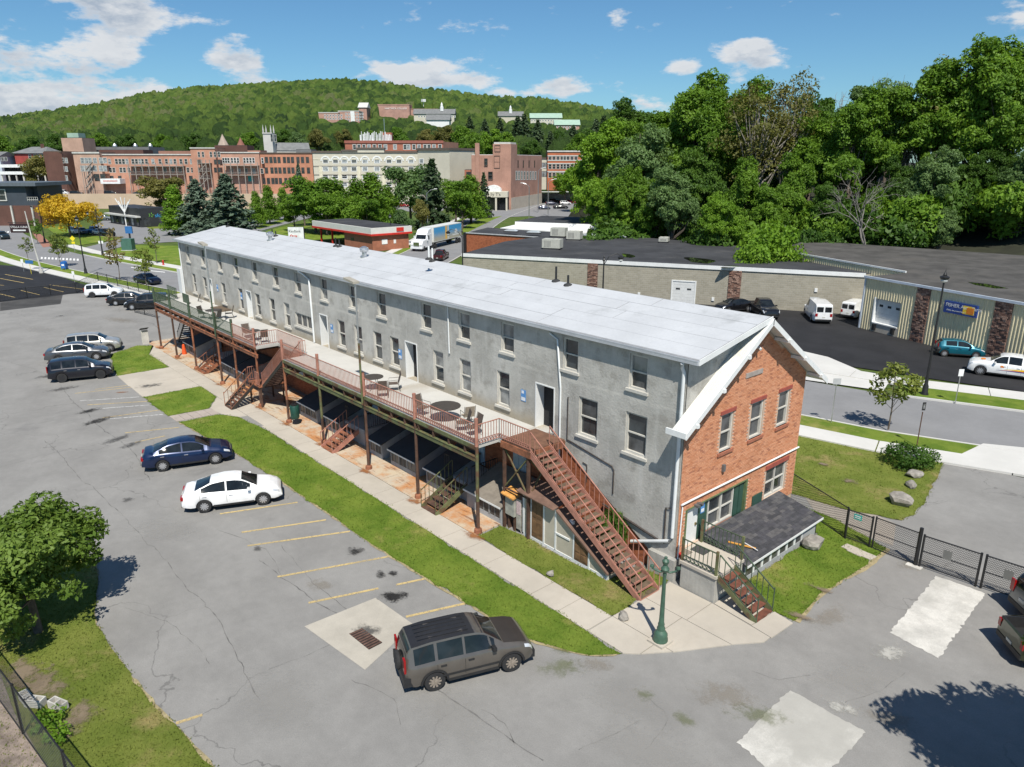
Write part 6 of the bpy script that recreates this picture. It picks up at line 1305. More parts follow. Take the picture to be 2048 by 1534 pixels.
for (x, w) in ((1185, 1.3), (1470, 1.4)): u, _ = PW.uv(x, 560); stones(PW, wh, u - w / 2, u + w / 2, zr - .38, x)
u0, v1 = PW.uv(1346, 562); u1, v0 = PW.uv(1388, 600); b = MB(); PW.slab(b, u0 - .15, u0, 0, v1 + .15, 0, .08); PW.slab(b, u1, u1 + .15, 0, v1 + .15, 0, .08); PW.slab(b, u0, u1, v1, v1 + .15, 0, .1); d = b.build('loading_door_frame', m_white, wh)
for k in range(7): b = MB(); PW.slab(b, u0, u1, v1 * k / 7 + .005, v1 * (k + 1) / 7 - .005, .01, .04); b.build('door_panel', m_door, d)
b = MB(); PW.slab(b, u0 + .4, u0 + .9, v1 * .62, v1 * .7, .04, .05); PW.slab(b, u1 - .9, u1 - .4, v1 * .62, v1 * .7, .04, .05); b.build('pane', m_gl, d)
u0, v1 = PW.uv(1620, 594); b = MB(); PW.slab(b, u0, u0 + 1.0, 0, v1, .0, .05); b.build('side_door', mat('door_grey', (.42, .44, .45), .6), wh)
for (x, y) in ((1426, 598), (1486, 602), (1278, 588), (1632, 580)): u, v = PW.uv(x, y); b = MB(); PW.slab(b, u - .15, u + .15, v - .2, v + .2, 0, .12); b.build('meter_box', m_white, wh)
for i, (x0, y0, x1, y1) in enumerate(((1370, 515, 1428, 527), (1243, 507, 1268, 516), (1440, 531, 1475, 536))):
    c = np.array(g2((x0 + x1) / 2, (y0 + y1) / 2, zr)); e = (np.array(g2(x1, y1 - 2, zr)) - np.array(g2(x0, y0 + 4, zr))) / 2; f = (np.array(g2((x0 + x1) / 2, y0, zr)) - np.array(g2((x0 + x1) / 2, y1, zr))) / 2
    P = [c + e * math.cos(t) * (1 + .25 * math.sin(3 * t + i)) + f * math.sin(t) * (1 + .2 * math.cos(2 * t)) for t in np.linspace(0, 2 * math.pi, 22)[:-1]]; flat('puddle', P, zr + .006, m_water, None, wr)
m_hv = mat('hvac_beige', (.42, .42, .37), .6, .08, 3)
for i, (x, y, w, h, zt) in enumerate(((1105, 498, 1.9, 1.4, 0), (1118, 474, 1.8, 1.5, 0), (1149, 480, 1.6, 1.4, 0), (1328, 485, 1.0, .8, 0))):
    p = G(x, y, zr); t_ = thing('rooftop_unit', (p[0], p[1], zr), ['nearest beige air handler on black warehouse roof', 'left beige air handler of rear pair on warehouse roof', 'right beige air handler of rear pair on warehouse roof', 'small square beige cowl on black warehouse roof'][i], 'air handler', 'rooftop units on the black roof', True, .47)
    MB().box(-w * .6, w * .6, -.75, .75, 0, .18).build('curb', m_tar, t_); MB().box(-w * .68, w * .68, -.8, .8, .2, h).build('casing', m_hv, t_)
    b = MB()
    for k in range(5): b.box(-w * .5 + k * .2, -w * .5 + k * .2 + .12, -.82, -.801, .35, h - .2)
    b.build('grille', mat('grille_grey', (.25, .25, .23), .6), t_); MB().lathe([(.4, h), (.4, h + .06)], (w * .25, 0, 0), 14).build('fan_ring', m_hv, t_)
for i, (x, y) in enumerate(((1022, 464), (1067, 467), (1179, 473), (1238, 476))):
    p = G(x, y, zr); t_ = thing('skylight', (p[0], p[1], zr), ['first', 'second', 'third', 'fourth'][i] + ' domed skylight from the left on black roofs', 'skylight', 'domed skylights on the black roofs', True, .47)
    MB().box(-1.2, 1.2, -.6, .6, 0, .2).build('curb', m_tar, t_); b = MB(); b.extrude([(-1.15, -.55, .2), (1.15, -.55, .2), (.7, -.55, .42), (-.7, -.55, .42)], (0, 1.1, 0)); b.build('dome', mat('skylight_acrylic', (.50, .54, .56), .2, .05, 2), t_)
t_ = thing('low_white_block', (*g2(1150, 475, 4.5), 0), 'low white building with dark roof and brick chimney beyond warehouse', 'building')
P = [g2(1030, 442, 4.6), g2(1302, 452, 4.6), g2(1300, 438, 4.6), g2(1085, 431, 4.6)]; MB().prism(P, 0, 4.5).build('wall', mat('wall_white', (.74, .74, .73), .7, .05, .6), t_); MB().prism(P, 4.5, 4.56).build('roof', m_tar, t_)
p = G(1236, 463, 4.6); MB().box(p[0] - .45, p[0] + .45, p[1] - .45, p[1] + .45, 3, 7.0).build('chimney', m_brickx, t_)
P2 = [g2(1000, 456, 3.4), g2(1255, 470, 3.4), g2(1280, 456, 3.4), g2(1045, 446, 3.4)]; MB().prism(P2, 0, 3.4).build('annex', MATS['wall_white'], t_)
t_ = thing('brick_fronted_shop', (*g2(960, 500), 0), 'low shop with brown brick front and black roof by the side street', 'building')
P = [g2(932, 466, 4.2), g2(1078, 475, 4.2), g2(1135, 466, 4.2), g2(975, 455, 4.2)]; MB().prism(P, 0, 4.1).build('wall', m_brickx, t_); MB().prism(P, 4.1, 4.2).build('roof', m_tar, t_)
b = MB(); b.beam((*P[0], 4.25), (*P[1], 4.25), .3, .14); b.build('coping', m_soff, t_)
b = MB(); b.box(P[0][0] - .5, P[0][0] + .1, P[0][1] - .3, P[0][1] + .2, 0, 4.3); b.build('corner_pier', m_iron, t_)
# ---- store with ribbed metal walls
m_ribw = mat('ribbed_yellow', (.66, .585, .39), .55, .06, 1.0, streak=.25); m_bluetrim = mat('trim_blue_grey', (.48, .53, .60), .5)
st = thing('auto_parts_store', (-12, 80, 0), 'ribbed yellow metal store with stone piers and blue sign', 'store')
O_ = np.array([-31.0, 74.9]); ee = np.array([.9457, -.325]); PF = Plane(O_, O_ + ee * 52); HF = 5.25
back = [g2(1812, 545, HF), g2(1552, 500, HF), g2(1612, 480, HF), (-25.8, 106), (20, 104), tuple(O_ + ee * 52)]
fp = [tuple(O_)] + [tuple(O_ + ee * 52)] + [(20, 104), (-26, 106.5), g2(1612, 481, HF), g2(1552, 501, HF), g2(1812, 546, HF)]
MB().prism(fp, HF - .06, HF).build('roof', m_tar2, st)
def ribs(pl, parent, u0, u1, v0, v1, pitch=.30):
    b = MB(); u = u0
    while u < u1 - .01:
        w = min(pitch, u1 - u)
        for (a, c, d0, d1) in ((0, .55, 0, 0), (.55, .65, 0, .06), (.65, .9, .06, .06), (.9, 1., .06, 0)):
            b.quad(pl(u + w * a, v0, d0), pl(u + w * c, v0, d1), pl(u + w * c, v1, d1), pl(u + w * a, v1, d0))
        u += w
    b.build('ribbed_wall', m_ribw, parent)
s = lambda x, y: PF.uv(x, y)
u0, v1 = s(1680 + 370 / 5.114, 520 + 390 / 5.114); u1, v0 = s(1680 + 585 / 5.114, 520 + 690 / 5.114)
pu0, pu1 = s(1826, 640)[0], s(1853, 640)[0]; qu0, qu1 = s(1982, 660)[0], s(2018, 660)[0]
ribs(PF, st, .1, u0, 0, HF - .1); ribs(PF, st, u0, u1, v1, HF - .1); ribs(PF, st, u1, pu0, 0, HF - .1); ribs(PF, st, pu1, qu0, 0, HF - .1); ribs(PF, st, qu1, 52, 0, HF - .1)
stones(PF, st, pu0, pu1, HF - .1, 5); stones(PF, st, qu0, qu1, HF - .1, 6)
PL = Plane(g2(1812, 546, HF), O_); b = MB(); PL.slab(b, 0, PL.L, 0, HF - .06, -.1, 0); b.build('side_wall', m_ribw, st); 
PL2 = Plane(g2(1552, 501, HF), g2(1812, 546, HF)); ribs(PL2, st, 0, PL2.L, 0, HF + .1, .35); b = MB(); PL2.slab(b, 0, PL2.L, HF + .02, HF + .2, -.05, .1); b.build('parapet_cap', m_white, st)
b = MB(); PF.slab(b, -.08, 52, HF - .12, HF + .1, .02, .22); PF.slab(b, -.06, .1, 0, HF - .12, 0, .09); b.build('eave_trim', m_bluetrim, st)
b = MB(); PF.slab(b, u0, u1, v0 - .02, v1, -.35, -.3); dd = b.build('loading_door', m_door, st)
for k in range(5): b = MB(); PF.slab(b, u0 + .02, u1 - .02, v0 + (v1 - v0) * k / 5 + .01, v0 + (v1 - v0) * (k + 1) / 5 - .01, -.3, -.27); b.build('door_panel', m_door, dd)
for k in range(3): b = MB(); w = (u1 - u0) / 3; PF.slab(b, u0 + w * k + w * .3, u0 + w * k + w * .75, v0 + (v1 - v0) * .66, v0 + (v1 - v0) * .76, -.27, -.262); b.build('pane', m_gl, dd)
b = MB(); PF.slab(b, u0 - .12, u0, v0, v1 + .1, -.3, .1); PF.slab(b, u0, u1, v0 - .1, v0, -.3, .12); b.build('door_frame', m_white, st); b = MB(); PF.slab(b, u0 - .2, u1 + .2, 0, v0 - .1, -.3, .05); b.build('dock', m_conc, st)
b = MB(); PF.slab(b, u0 + .2, u0 + .5, v0 - .75, v0 - .15, .05, .3); PF.slab(b, u1 - .5, u1 - .2, v0 - .75, v0 - .15, .05, .3); b.build('dock_bumper', m_iron, st)
a0, c1 = s(1680 + 1092 / 5.114, 520 + 440 / 5.114); a1, c0 = s(1680 + 1415 / 5.114, 520 + 560 / 5.114); zc = (c0 + c1) / 2; hh = .52
b = MB(); PF.slab(b, a0, a1, zc - hh, zc + hh, .08, .3); sg = b.build('sign', mat('sign_navy', (.02, .05, .22), .4), st)
text('FISHER Auto Parts', .44, PF(a0 + .15, zc + .06, .31), PF.e, (0, 0, 1), m_white, sg); text('Quality Automotive Parts & Accessories', .16, PF(a0 + .3, zc - .3, .31), PF.e, (0, 0, 1), m_white, sg)
b = MB(); PF.slab(b, a1 - 1.25, a1 - .2, zc - .36, zc + .36, .3, .31); b.build('emblem', mat('swoosh_yellow', (.80, .55, .03), .4, obj=True), sg); b = MB(); PF.slab(b, a1 - .9, a1 - .25, zc - .3, zc + .25, .31, .318); b.build('emblem', mat('swoosh_orange', (.75, .22, .02), .4, obj=True), sg)
flat('roof_puddle', [g2(*p, HF) for p in ((1935, 564), (1975, 568), (2018, 577), (1990, 577), (1950, 570))], HF + .01, m_water, None, st)
# ================================================================== street furniture
def street_lamp(x, y, h, label, arms=(), z=0., ang=0.):
    t_ = thing('street_lamp', (x, y, z), label, 'lamp', 'black lamp posts along the street', True, ang)
    b = MB(); b.lathe([(.28, 0), (.28, .12), (.2, .3), (.2, .7), (.13, .9), (.11, 1.4), (.075, h * .5), (.055, h)], n=12); b.build('post', m_iron, t_, smooth=40)
    def lantern(px_, z_, k=1.):
        b = MB(); b.lathe([(.05 * k, .12), (.26 * k, -.02), (.24 * k, -.1), (.1 * k, -.3)], (px_, 0, z_), 10); o = b.build('lantern', m_iron, t_, smooth=40); MB().lathe([(.16 * k, -.12), (.18 * k, -.3), (.05 * k, -.42)], (px_, 0, z_), 10).build('globe', mat('lamp_globe', (.42, .43, .42), .2), o)
    if arms:
        for (d, zz, k) in arms:
            MB().tube([(0, 0, zz - .6), (d * .3, 0, zz + .1), (d * .75, 0, zz + .35), (d, 0, zz + .15)], .035, 6).build('arm', m_iron, t_); lantern(d, zz + .05, k)
        MB().lathe([(.09, h - .1), (.14, h), (.05, h + .15), (.07, h + .25), (.0, h + .4)], n=10).build('finial', m_iron, t_)
    else:
        lantern(0, h + .35, 1.25); MB().lathe([(.1, h + .4), (.13, h + .5), (.03, h + .7), (.0, h + .95)], n=8).build('finial', m_iron, t_)
    return t_
street_lamp(-17.8, 55.8, 8.3, 'tall black lamp post beside the ribbed store', ())
L1 = thing('bracket_lantern', (-17.8, 55.8, 3.6), 'small black lantern fixed low on the right lamp post', 'lantern'); MB().tube([(-17.8, 55.8, 3.6), (-17.45, 55.9, 3.7)], .03, 5).build('arm', m_iron, L1); MB().lathe([(.04, .1), (.17, 0), (.05, -.3)], (-17.42, 55.9, 3.6), 8).build('head', m_iron, L1)
ROT = math.atan2(RH[1], RH[0])
for i, (x, y, z_, lab, arms) in enumerate(((1208, 520, 8.4, 'black lamp post with hooked arm before the tan block wall', ((1.4, 8.6, 1.),)), (924, 463, 8.6, 'black lamp post with arm right of dark red pickup', ((-1.6, 8.5, 1.),)))):
    p = G(x, y, z_); street_lamp(p[0], p[1], z_, lab, arms, 0, ROT)
for i, (x, y, xt, yt, lab) in enumerate(((172, 548, 157, 428, 'black lamp post nearest the fenced dark lot'), (90, 485, 68, 400, 'black lamp post by the brick paved crossing'), (206, 512, 192, 410, 'black lamp post in front of the blue pickup'), (783, 497, 780, 425, 'black lamp post beside the brick drive-through bank'))):
    p = G(x, y); d = ray(xt, yt); hz = HC + d[2] / np.hypot(d[0], d[1]) * np.hypot(p[0], p[1]); street_lamp(p[0], p[1], hz - .9, lab, ((-1.5, hz - 1.3, .9),) if i in (1, 2) else (), 0, ROT)
for i, (x, y, yt, s_, lab) in enumerate(((856, 462, 378, 1, 'pale grey street light with curved arm over the lorry'), (1058, 440, 366, -1, 'pale grey street light left of theatre lot'), (1076, 425, 335, 1, 'pale grey street light close to theatre wall'), (1096, 432, 358, 1, 'pale grey street light in the theatre lot'))):
    p = G(x, y); d = ray(x, yt); hz = HC + d[2] / np.hypot(d[0], d[1]) * np.hypot(p[0], p[1]); t_ = thing('street_light', (p[0], p[1], 0), lab, 'street light', 'pale street lights', True, ROT)
    MB().tube([(0, 0, 0), (0, 0, hz - 1)], [.14, .1], 8).build('pole', m_zinc, t_); MB().tube([(0, 0, hz - 1), (s_ * .8, 0, hz - .3), (s_ * 2.0, 0, hz)], .06, 6).build('arm', m_zinc, t_); MB().box(s_ * 1.8, s_ * 2.5, -.15, .15, hz - .03, hz + .12).build('head', m_white, t_)
def signpost(x, y, yt, lab, plates, h=None, pm=None):
    p = G(x, y); d = ray(x, yt); hz = h or HC + d[2] / np.hypot(d[0], d[1]) * np.hypot(p[0], p[1]); t_ = thing('street_sign', (p[0], p[1], 0), lab, 'sign', None, True, ROT)
    MB().tube([(0, 0, 0), (0, 0, hz)], .03, 6).build('post', pm or m_zinc, t_)
    for (z0, w, h_, m, dia) in plates:
        b = MB(); 
        if dia: b.extrude([(0, -.045, z0 - h_ / 2), (w / 2, -.045, z0), (0, -.045, z0 + h_ / 2), (-w / 2, -.045, z0)], (0, .01, 0))
        else: b.box(-w / 2, w / 2, -.045, -.035, z0 - h_ / 2, z0 + h_ / 2)
        b.build('plate', m, t_)
    return t_
m_syel = mat('sign_yellow', (.75, .62, .02), .5); m_sblu = mat('sign_blue', (.03, .14, .36), .5); m_swht = mat('sign_white', (.72, .73, .72), .5)
signpost(1910, 808, 742, 'grey roadside sign on thin pole before the white pickup', ((2.3, .35, .5, m_swht, 0),))
signpost(1833, 895, 822, 'narrow sign on dark pole by the round bush', ((2.6, .2, .5, m_iron, 0), (2.6, .12, .3, m_swht, 0)), pm=m_rustd)
signpost(1662, 848, 757, 'small sign on pole beyond the gable eave', ((2.9, .5, .4, m_soff, 0),))
signpost(150, 505, 478, 'yellow diamond pedestrian crossing sign by the lamp posts', ((2.6, 1.0, 1.0, m_syel, 1), (1.8, .6, .4, m_syel, 0)), 3.0)
signpost(38, 448, 432, 'yellow diamond sign left of yellow tree', ((2.6, 1.1, 1.1, m_syel, 1),), 3.2)
signpost(55, 445, 425, 'bright yellow-green sign board near the dark block', ((2.4, .5, 1.6, m_syel, 0),), 3.2)
signpost(205, 505, 487, 'small white sign by the front lawn drive', ((1.9, .9, .5, m_swht, 0),), 2.2)
signpost(150, 568, 545, 'small white sign on low wire fence', ((1.5, .35, .6, m_swht, 0),), 1.8)
signpost(48, 543, 523, 'small white sign at edge of fenced dark lot', ((1.6, .4, .6, m_swht, 0),), 1.9)
signpost(63, 548, 524, 'blue parking sign on yellow post at fenced lot', ((1.8, 1.2, .5, m_sblu, 0),), 2.1, m_syel)
# hanging restaurant sign on leaning pole
p = np.array(g2(83, 546)); t_ = thing('hanging_sign', (*p, 0), 'dark hanging restaurant sign on a pale pole', 'sign', None, True, ROT)
MB().tube([(0, 0, 0), (0, 0, .6)], .32, 10).build('footing', m_concw, t_); MB().tube([(0, 0, .6), (-.4, 0, 4.5), (-.75, 0, 9.2)], [.13, .1, .07], 8).build('pole', m_concw, t_)
MB().box(-3.4, -.65, -.08, .08, 6.05, 7.35).build('board', mat('sign_black', (.03, .012, .015), .5), t_); MB().beam((-3.6, 0, 7.5), (-.4, 0, 7.5), .08, .08).build('bracket', m_iron, t_)
text('STELLA LUNA', .42, (-3.28, -.095, 6.75), (1, 0, 0), (0, 0, 1), m_swht, t_); b = MB(); b.box(-3.0, -1.1, -.09, -.081, 6.3, 6.5); b.build('subtitle', m_swht, t_)
p = g2(130, 540); t_ = thing('mail_box', (*p, .1), 'blue rounded street mailbox on the verge', 'mailbox', None, True, ROT); b = MB(); b.extrude([(.35 * math.cos(a), -.35, .95 + .35 * math.sin(a)) for a in np.linspace(0, math.pi, 9)] + [(-.35, -.35, .2), (.35, -.35, .2)], (0, .7, 0)); b.build('body', mat('mail_blue', (.02, .12, .38), .4), t_); b = MB(); b.box(-.2, .2, -.36, -.351, .6, .85); b.build('label', m_swht, t_)
b = MB(); [b.box(x - .05, x + .05, y - .05, y + .05, 0, .2) for x in (-.28, .28) for y in (-.28, .28)]; b.build('feet', MATS['mail_blue'], t_)
p = g2(327, 531); t_ = thing('fire_hydrant', (*p, .1), 'red fire hydrant on the far verge', 'hydrant', None, True); MB().lathe([(.18, 0), (.16, .1), (.13, .12), (.13, .55), (.18, .57), (.16, .68), (.05, .78), (.0, .8)], n=10).build('body', mat('hydrant_red', (.5, .02, .02), .4), t_); MB().tube([(-.25, 0, .42), (.25, 0, .42)], .07, 8).build('nozzles', MATS['hydrant_red'], t_)
p = g2(258, 501); t_ = thing('utility_cabinet', (*p, .03), 'green utility box on the open front lawn', 'cabinet', None, True, ROT); MB().box(-1.1, 1.1, -.8, .8, 0, .12).build('base', m_concw, t_); MB().box(-1.0, 1.0, -.7, .7, .12, 2.2).build('cabinet', mat('cabinet_green', (.06, .14, .11), .5), t_)
p = g2(262, 489); t_ = thing('banner_post', (*p, .03), 'blue rectangular sign on post above green utility box', 'sign', None, True, ROT); MB().box(-.15, .15, -.1, .1, 0, 2.2).build('post', m_iron, t_); MB().box(-.7, .7, -.15, .15, 2.2, 3.6).build('panel', m_sblu, t_)
# ================================================================== drive-through bank
q0, q1 = np.array(g2(690, 493)), np.array(g2(746, 503)); PK = Plane(q0, q1); nb = -PK.n[:2]
kb = thing('drive_through_bank', (*q1, 0), 'brick drive-through bank with white and red canopy', 'building')
m_brk = mat('brick_plain', (.34, .13, .075), .9, .12, 1.2, fine=.12)
P = [q0, q1, q1 + nb * 8, q0 + nb * 8]; MB().prism(P, 0, 2.95).build('wall', m_brk, kb)
c0 = q0 - PK.e[:2] * 13; c0 = c0 + PK.n[:2] * .5; c1 = q1 + PK.e[:2] * .5 + PK.n[:2] * .5; P = [c0, c1, c1 + nb * 9, c0 + nb * 9]
MB().prism(P, 3.25, 4.35).build('canopy', mat('canopy_white', (.62, .61, .57), .6, .05, 1), kb); b = MB(); PC = Plane(c0, c1); PC.slab(b, -.1, PC.L + .1, 2.9, 3.26, -9, .06); b.build('red_band', mat('bank_red', (.55, .03, .02), .5), kb)
b = MB(); P2 = [c0 + PK.e[:2] * .4 - PC.n[:2] * .4, c1 - PK.e[:2] * .4 - PC.n[:2] * .4, c1 + nb * 8.6 - PK.e[:2] * .4, c0 + nb * 8.6 + PK.e[:2] * .4]; b.prism(P2, 4.352, 4.42); b.build('roof', m_tar, kb)
for k in (2., 7.): b = MB(); PC.slab(b, k, k + .3, 0, 2.9, -1.0, -.7); b.build('column', MATS['bank_red'], kb); b = MB(); PC.slab(b, k, k + .3, 0, 2.9, -7.5, -7.2); b.build('column', MATS['bank_red'], kb)
b = MB(); u, v = PK.uv(705, 478); PK.slab(b, u - .6, u + .6, v - .25, v + .25, 0, .05); b.build('slot_window', m_gl, kb)
PR = Plane(q1, q1 + nb * 8); b = MB(); PR.slab(b, 2, 3.2, 1.2, 2.1, 0, .06); PR.slab(b, 4.6, 5.1, 1.2, 1.9, 0, .06); b.build('wall_sign', m_swht, kb); b = MB(); PR.slab(b, 5.0, 6.6, 3.5, 4.2, .55, .62); b.build('red_mark', MATS['bank_red'], kb)
sp = np.array(g2(594, 492)); PS = Plane(sp - RH[:2] * 1.55, sp + RH[:2] * 1.55); ks = thing('bank_sign', (*sp, 0), 'white bank sign with red key left of the drive-through', 'sign'); zs0 = PS.uv(594, 478)[1]; zs1 = PS.uv(594, 454)[1]
b = MB(); PS.slab(b, 0, PS.L, zs0, zs1, -.15, .0); b.build('panel', m_swht, ks); b = MB(); PS.slab(b, PS.L, PS.L + .12, zs0 - .1, zs1, -.2, .02); PS.slab(b, -.02, PS.L + .12, zs1, zs1 + .08, -.2, .02); b.build('edge', m_iron, ks); b = MB(); PS.slab(b, .2, .4, 0, zs0, -.15, 0); PS.slab(b, PS.L - .4, PS.L - .2, 0, zs0, -.15, 0); b.build('posts', m_iron, ks)
text('KeyBank', .68, PS(.12, zs0 + (zs1 - zs0) * .55, .01), PS.e, (0, 0, 1), m_iron, ks); b = MB(); zk = zs0 + (zs1 - zs0) * .26
b.extrude([PS(.25, zk, .01), PS(.6, zk + .32, .01), PS(.95, zk, .01), PS(.6, zk - .32, .01), PS(.6, zk - .18, .01), PS(.78, zk, .01), PS(.6, zk + .18, .01), PS(.42, zk, .01), PS(.6, zk - .18, .01), PS(.6, zk - .32, .01)], PS.n * .012); PS.slab(b, .9, 1.75, zk - .07, zk + .07, .01, .022); PS.slab(b, 1.45, 1.55, zk - .25, zk - .07, .01, .022); PS.slab(b, 1.63, 1.73, zk - .25, zk - .07, .01, .022); b.build('key_emblem', MATS['bank_red'], ks)
# ================================================================== town on its terrace
m_tw = mat('retaining_wall', (.50, .38, .28), .9, .06, .3)
DT = 268.
def gd(x, D): p = atD(x, 400, D); return (p[0], p[1])
ZT = 4.3
MB().prism([gd(-260, DT), gd(560, DT), gd(640, DT + 2), gd(640, DT + 75), gd(-260, DT + 75)], -.2, ZT).build('terrace', m_road, kind='structure')
PT = Plane(gd(-260, DT - .3), gd(560, DT - .3)); b = MB(); PT.slab(b, 0, PT.L, 0, ZT + .9, -.25, .02); b.build('retaining_wall', m_tw, None, label='long plain tan retaining wall below the brick row', cat='wall')
t_ = thing('terrace_railing', gd(200, DT) + (ZT,), 'thin dark railing along top of the tan wall', 'railing'); b = MB()
for k in range(60): PT.slab(b, k * 2.4, k * 2.4 + .06, ZT + .9, ZT + 1.9, -.15, -.1)
b.build('posts', m_iron, t_, kind='stuff'); b = MB(); PT.slab(b, 0, 144, ZT + 1.85, ZT + 1.92, -.16, -.09); PT.slab(b, 0, 144, ZT + 1.4, ZT + 1.44, -.16, -.09); b.build('rails', m_iron, t_)
def tb(name, col, var=.14): return mat(name, col, .9, var, .25, fine=.12, streak=.2)
mb_o = tb('town_brick_orange', (.44, .225, .155)); mb_r = tb('town_brick_red', (.36, .135, .085)); mb_b = tb('town_brick_brown', (.30, .155, .11)); mb_d = tb('town_brick_dark', (.115, .055, .042)); mb_t = tb('town_brick_tan', (.43, .28, .21)); mb_th = tb('theatre_brick', (.36, .20, .15))
m_bg = mat('hotel_beige', (.52, .49, .40), .85, .05, .2); m_cream = mat('hotel_cream', (.62, .58, .44), .8); m_cap = mat('cornice_brown', (.10, .078, .062), .7); m_wf = mat('window_frame_pale', (.50, .50, .47), .7); m_wd = glass('town_pane', (.03, .034, .038), .1); m_wl = glass('town_pane_light', (.22, .24, .25), .15); m_dkf = mat('window_frame_dark', (.09, .06, .05), .7)
m_groof = mat('slate_grey', (.16, .165, .165), .8, .15, .5); m_copper = mat('copper_green', (.30, .42, .34), .7, .08, .4)
def block(name, label, x0, x1, yt, D, m, depth=18., yb=None, z0=None, cat='building', roof=True, dx=0., cap=m_cap, caph=.35, group=None):
    """a town block: front between photo columns x0..x1 at distance D (dx turns it), top at row yt"""
    p, q = gd(x0, D), gd(x1, D + dx); z0 = ZT if z0 is None else z0; pl = Plane(p, q, z0); H = pl.uv((x0 + x1) / 2, yt)[1]; nb = -pl.n[:2] * depth; P = [np.array(p), np.array(q), np.array(q) + nb, np.array(p) + nb]
    t_ = thing(name, (*((P[0] + P[1]) / 2), z0), label, cat, group); MB().prism(P, z0 - 4.2 if z0 > 2 else z0, z0 + H).build('wall', m, t_)
    if roof: c = sum(P) / 4; MB().prism([c + (a - c) * .97 for a in P], z0 + H + .002, z0 + H + .12).build('roof', m_tar, t_)
    if cap: b = MB(); pl.slab(b, -.15, pl.L + .15, H - caph, H + .2, 0, .3); b.build('cornice', cap, t_)
    pl.H = H; return t_, pl
def grid(t_, pl, xs, rows, w, h, mf=m_wf, mg=None, fr=.12, sill=None):
    """windows at photo columns xs and rows ys, w x h metres"""
    r_ = random.Random(int(xs[0] * 7 + rows[0]))
    for y in rows:
        for x in xs:
            u, v = pl.uv(x, y); g_ = mg or r_.choice((m_wd, m_wd, m_wl)); pl.win(t_, u - w / 2, u + w / 2, v - h / 2, v + h / 2, mf, g_, fr)
def arches(t_, pl, xs, y, w, m=m_swht, k=1.):
    for x in xs:
        u, v = pl.uv(x, y); b = MB()
        for j in range(8):
            a0, a1 = math.pi * j / 8, math.pi * (j + 1) / 8; b.extrude([pl(u + r * math.cos(a), v + r * math.sin(a) * k, .0) for a, r in ((a0, w), (a0, w + .45), (a1, w + .45), (a1, w))], pl.n * .12)
        b.build('arch', m, t_)
# brick row, left to right
t_, pl = block('brick_building', 'brown brick block at left end of the town row', 107, 139, 303, 282, mb_b); grid(t_, pl, (112, 119, 126, 133), (321, 338, 356), 1.0, 1.9)
b = MB(); p = gd(139.3, 282); q = gd(161, 297); P5 = Plane(p, q, ZT); P5.slab(b, 0, P5.L, 0, pl.H - .1, -6, 0); b.build('side_wall', mb_d, t_)
t_, pl = block('brick_building', 'tan-trimmed brick block with outside steel stair in town row', 161, 213, 305, 284, mb_t, cap=m_wf); grid(t_, pl, (165, 173, 180, 190, 202, 210), (321, 337), 1.5, 2.1, m_wf, m_wl); grid(t_, pl, (194, 206), (355,), 2.0, 2.6, m_dkf, m_wd)
b = MB()
for k in range(3): u0, v0 = pl.uv(176, 375 - 18 * k); u1, v1 = pl.uv(188, 360 - 18 * k); b.beam(pl(u0, v0, 1.2), pl(u1, v1, 1.2), .9, .25)
for x in (174, 182, 190): u, _ = pl.uv(x, 370); b.beam(pl(u, 0, 1.8), pl(u, pl.uv(x, 330)[1], 1.8), .2, .2)
b.build('outside_stair', mat('grey_wood', (.28, .25, .22), .8, .2, 1), t_)
t_, pl = block('brick_building', 'long orange brick block with two-storey timber gallery', 213, 394, 309, 286, mb_o, cap=m_wf, caph=.2); grid(t_, pl, (219, 233, 240, 247, 254, 266, 273, 280, 285, 293, 306, 320, 333, 342, 350, 362, 372, 383), (323,), 1.2, 2.0); grid(t_, pl, (221, 228, 242, 249, 258, 270, 284, 298, 312, 330, 346, 360, 376, 385, 391), (340,), 1.2, 1.9, m_wf, m_wd); grid(t_, pl, (224, 240, 382), (357,), 1.4, 2.0, m_dkf, m_wd)
gw = MATS['grey_wood']
def gallery(t_, pl, x0, x1, ys, yb, n, m=gw):
    for y in ys:
        u0, v = pl.uv(x0, y); u1, _ = pl.uv(x1, y); b = MB(); pl.slab(b, u0, u1, v - .15, v + .05, 0, 2.2); b.build('gallery_floor', m, t_); b = MB(); pl.slab(b, u0, u1, v + .95, v + 1.05, 2.1, 2.2); pl.slab(b, u0, u1, v + .45, v + .52, 2.12, 2.18); b.build('gallery_rail', m, t_)
    for k in range(n): x = x0 + (x1 - x0) * k / (n - 1); u, v = pl.uv(x, ys[0]); b = MB(); pl.slab(b, u - .12, u + .12, 0, v + 1.2, 2.0, 2.25); b.build('gallery_post', m, t_)
gallery(t_, pl, 262, 371, (332, 349), 385, 9)
b = MB(); u0, v0 = pl.uv(213, 367); u1, v1 = pl.uv(250, 357); pl.slab(b, u0, u1, v0, v1, 0, 4); b.build('white_fascia', m_swht, t_); b = MB(); pl.slab(b, u0 + 1, u1 - 1, v0 + .8, v1 - .6, 4.0, 4.03); b.build('fascia_lettering', mat('fascia_red', (.55, .25, .22), .6), t_)
t_, pl = block('brick_building', 'taller narrow brick block with zigzag steel fire stair', 393, 441, 296, 285, mb_o, cap=m_wf, caph=.2); grid(t_, pl, (398, 406, 422, 430, 438), (309,), 1.0, 2.0, m_wf, m_wd); grid(t_, pl, (399, 431, 438), (324, 340), 1.1, 1.8, m_dkf, m_wd); gallery(t_, pl, 400, 424, (326, 342, 357), 385, 4)
b = MB()
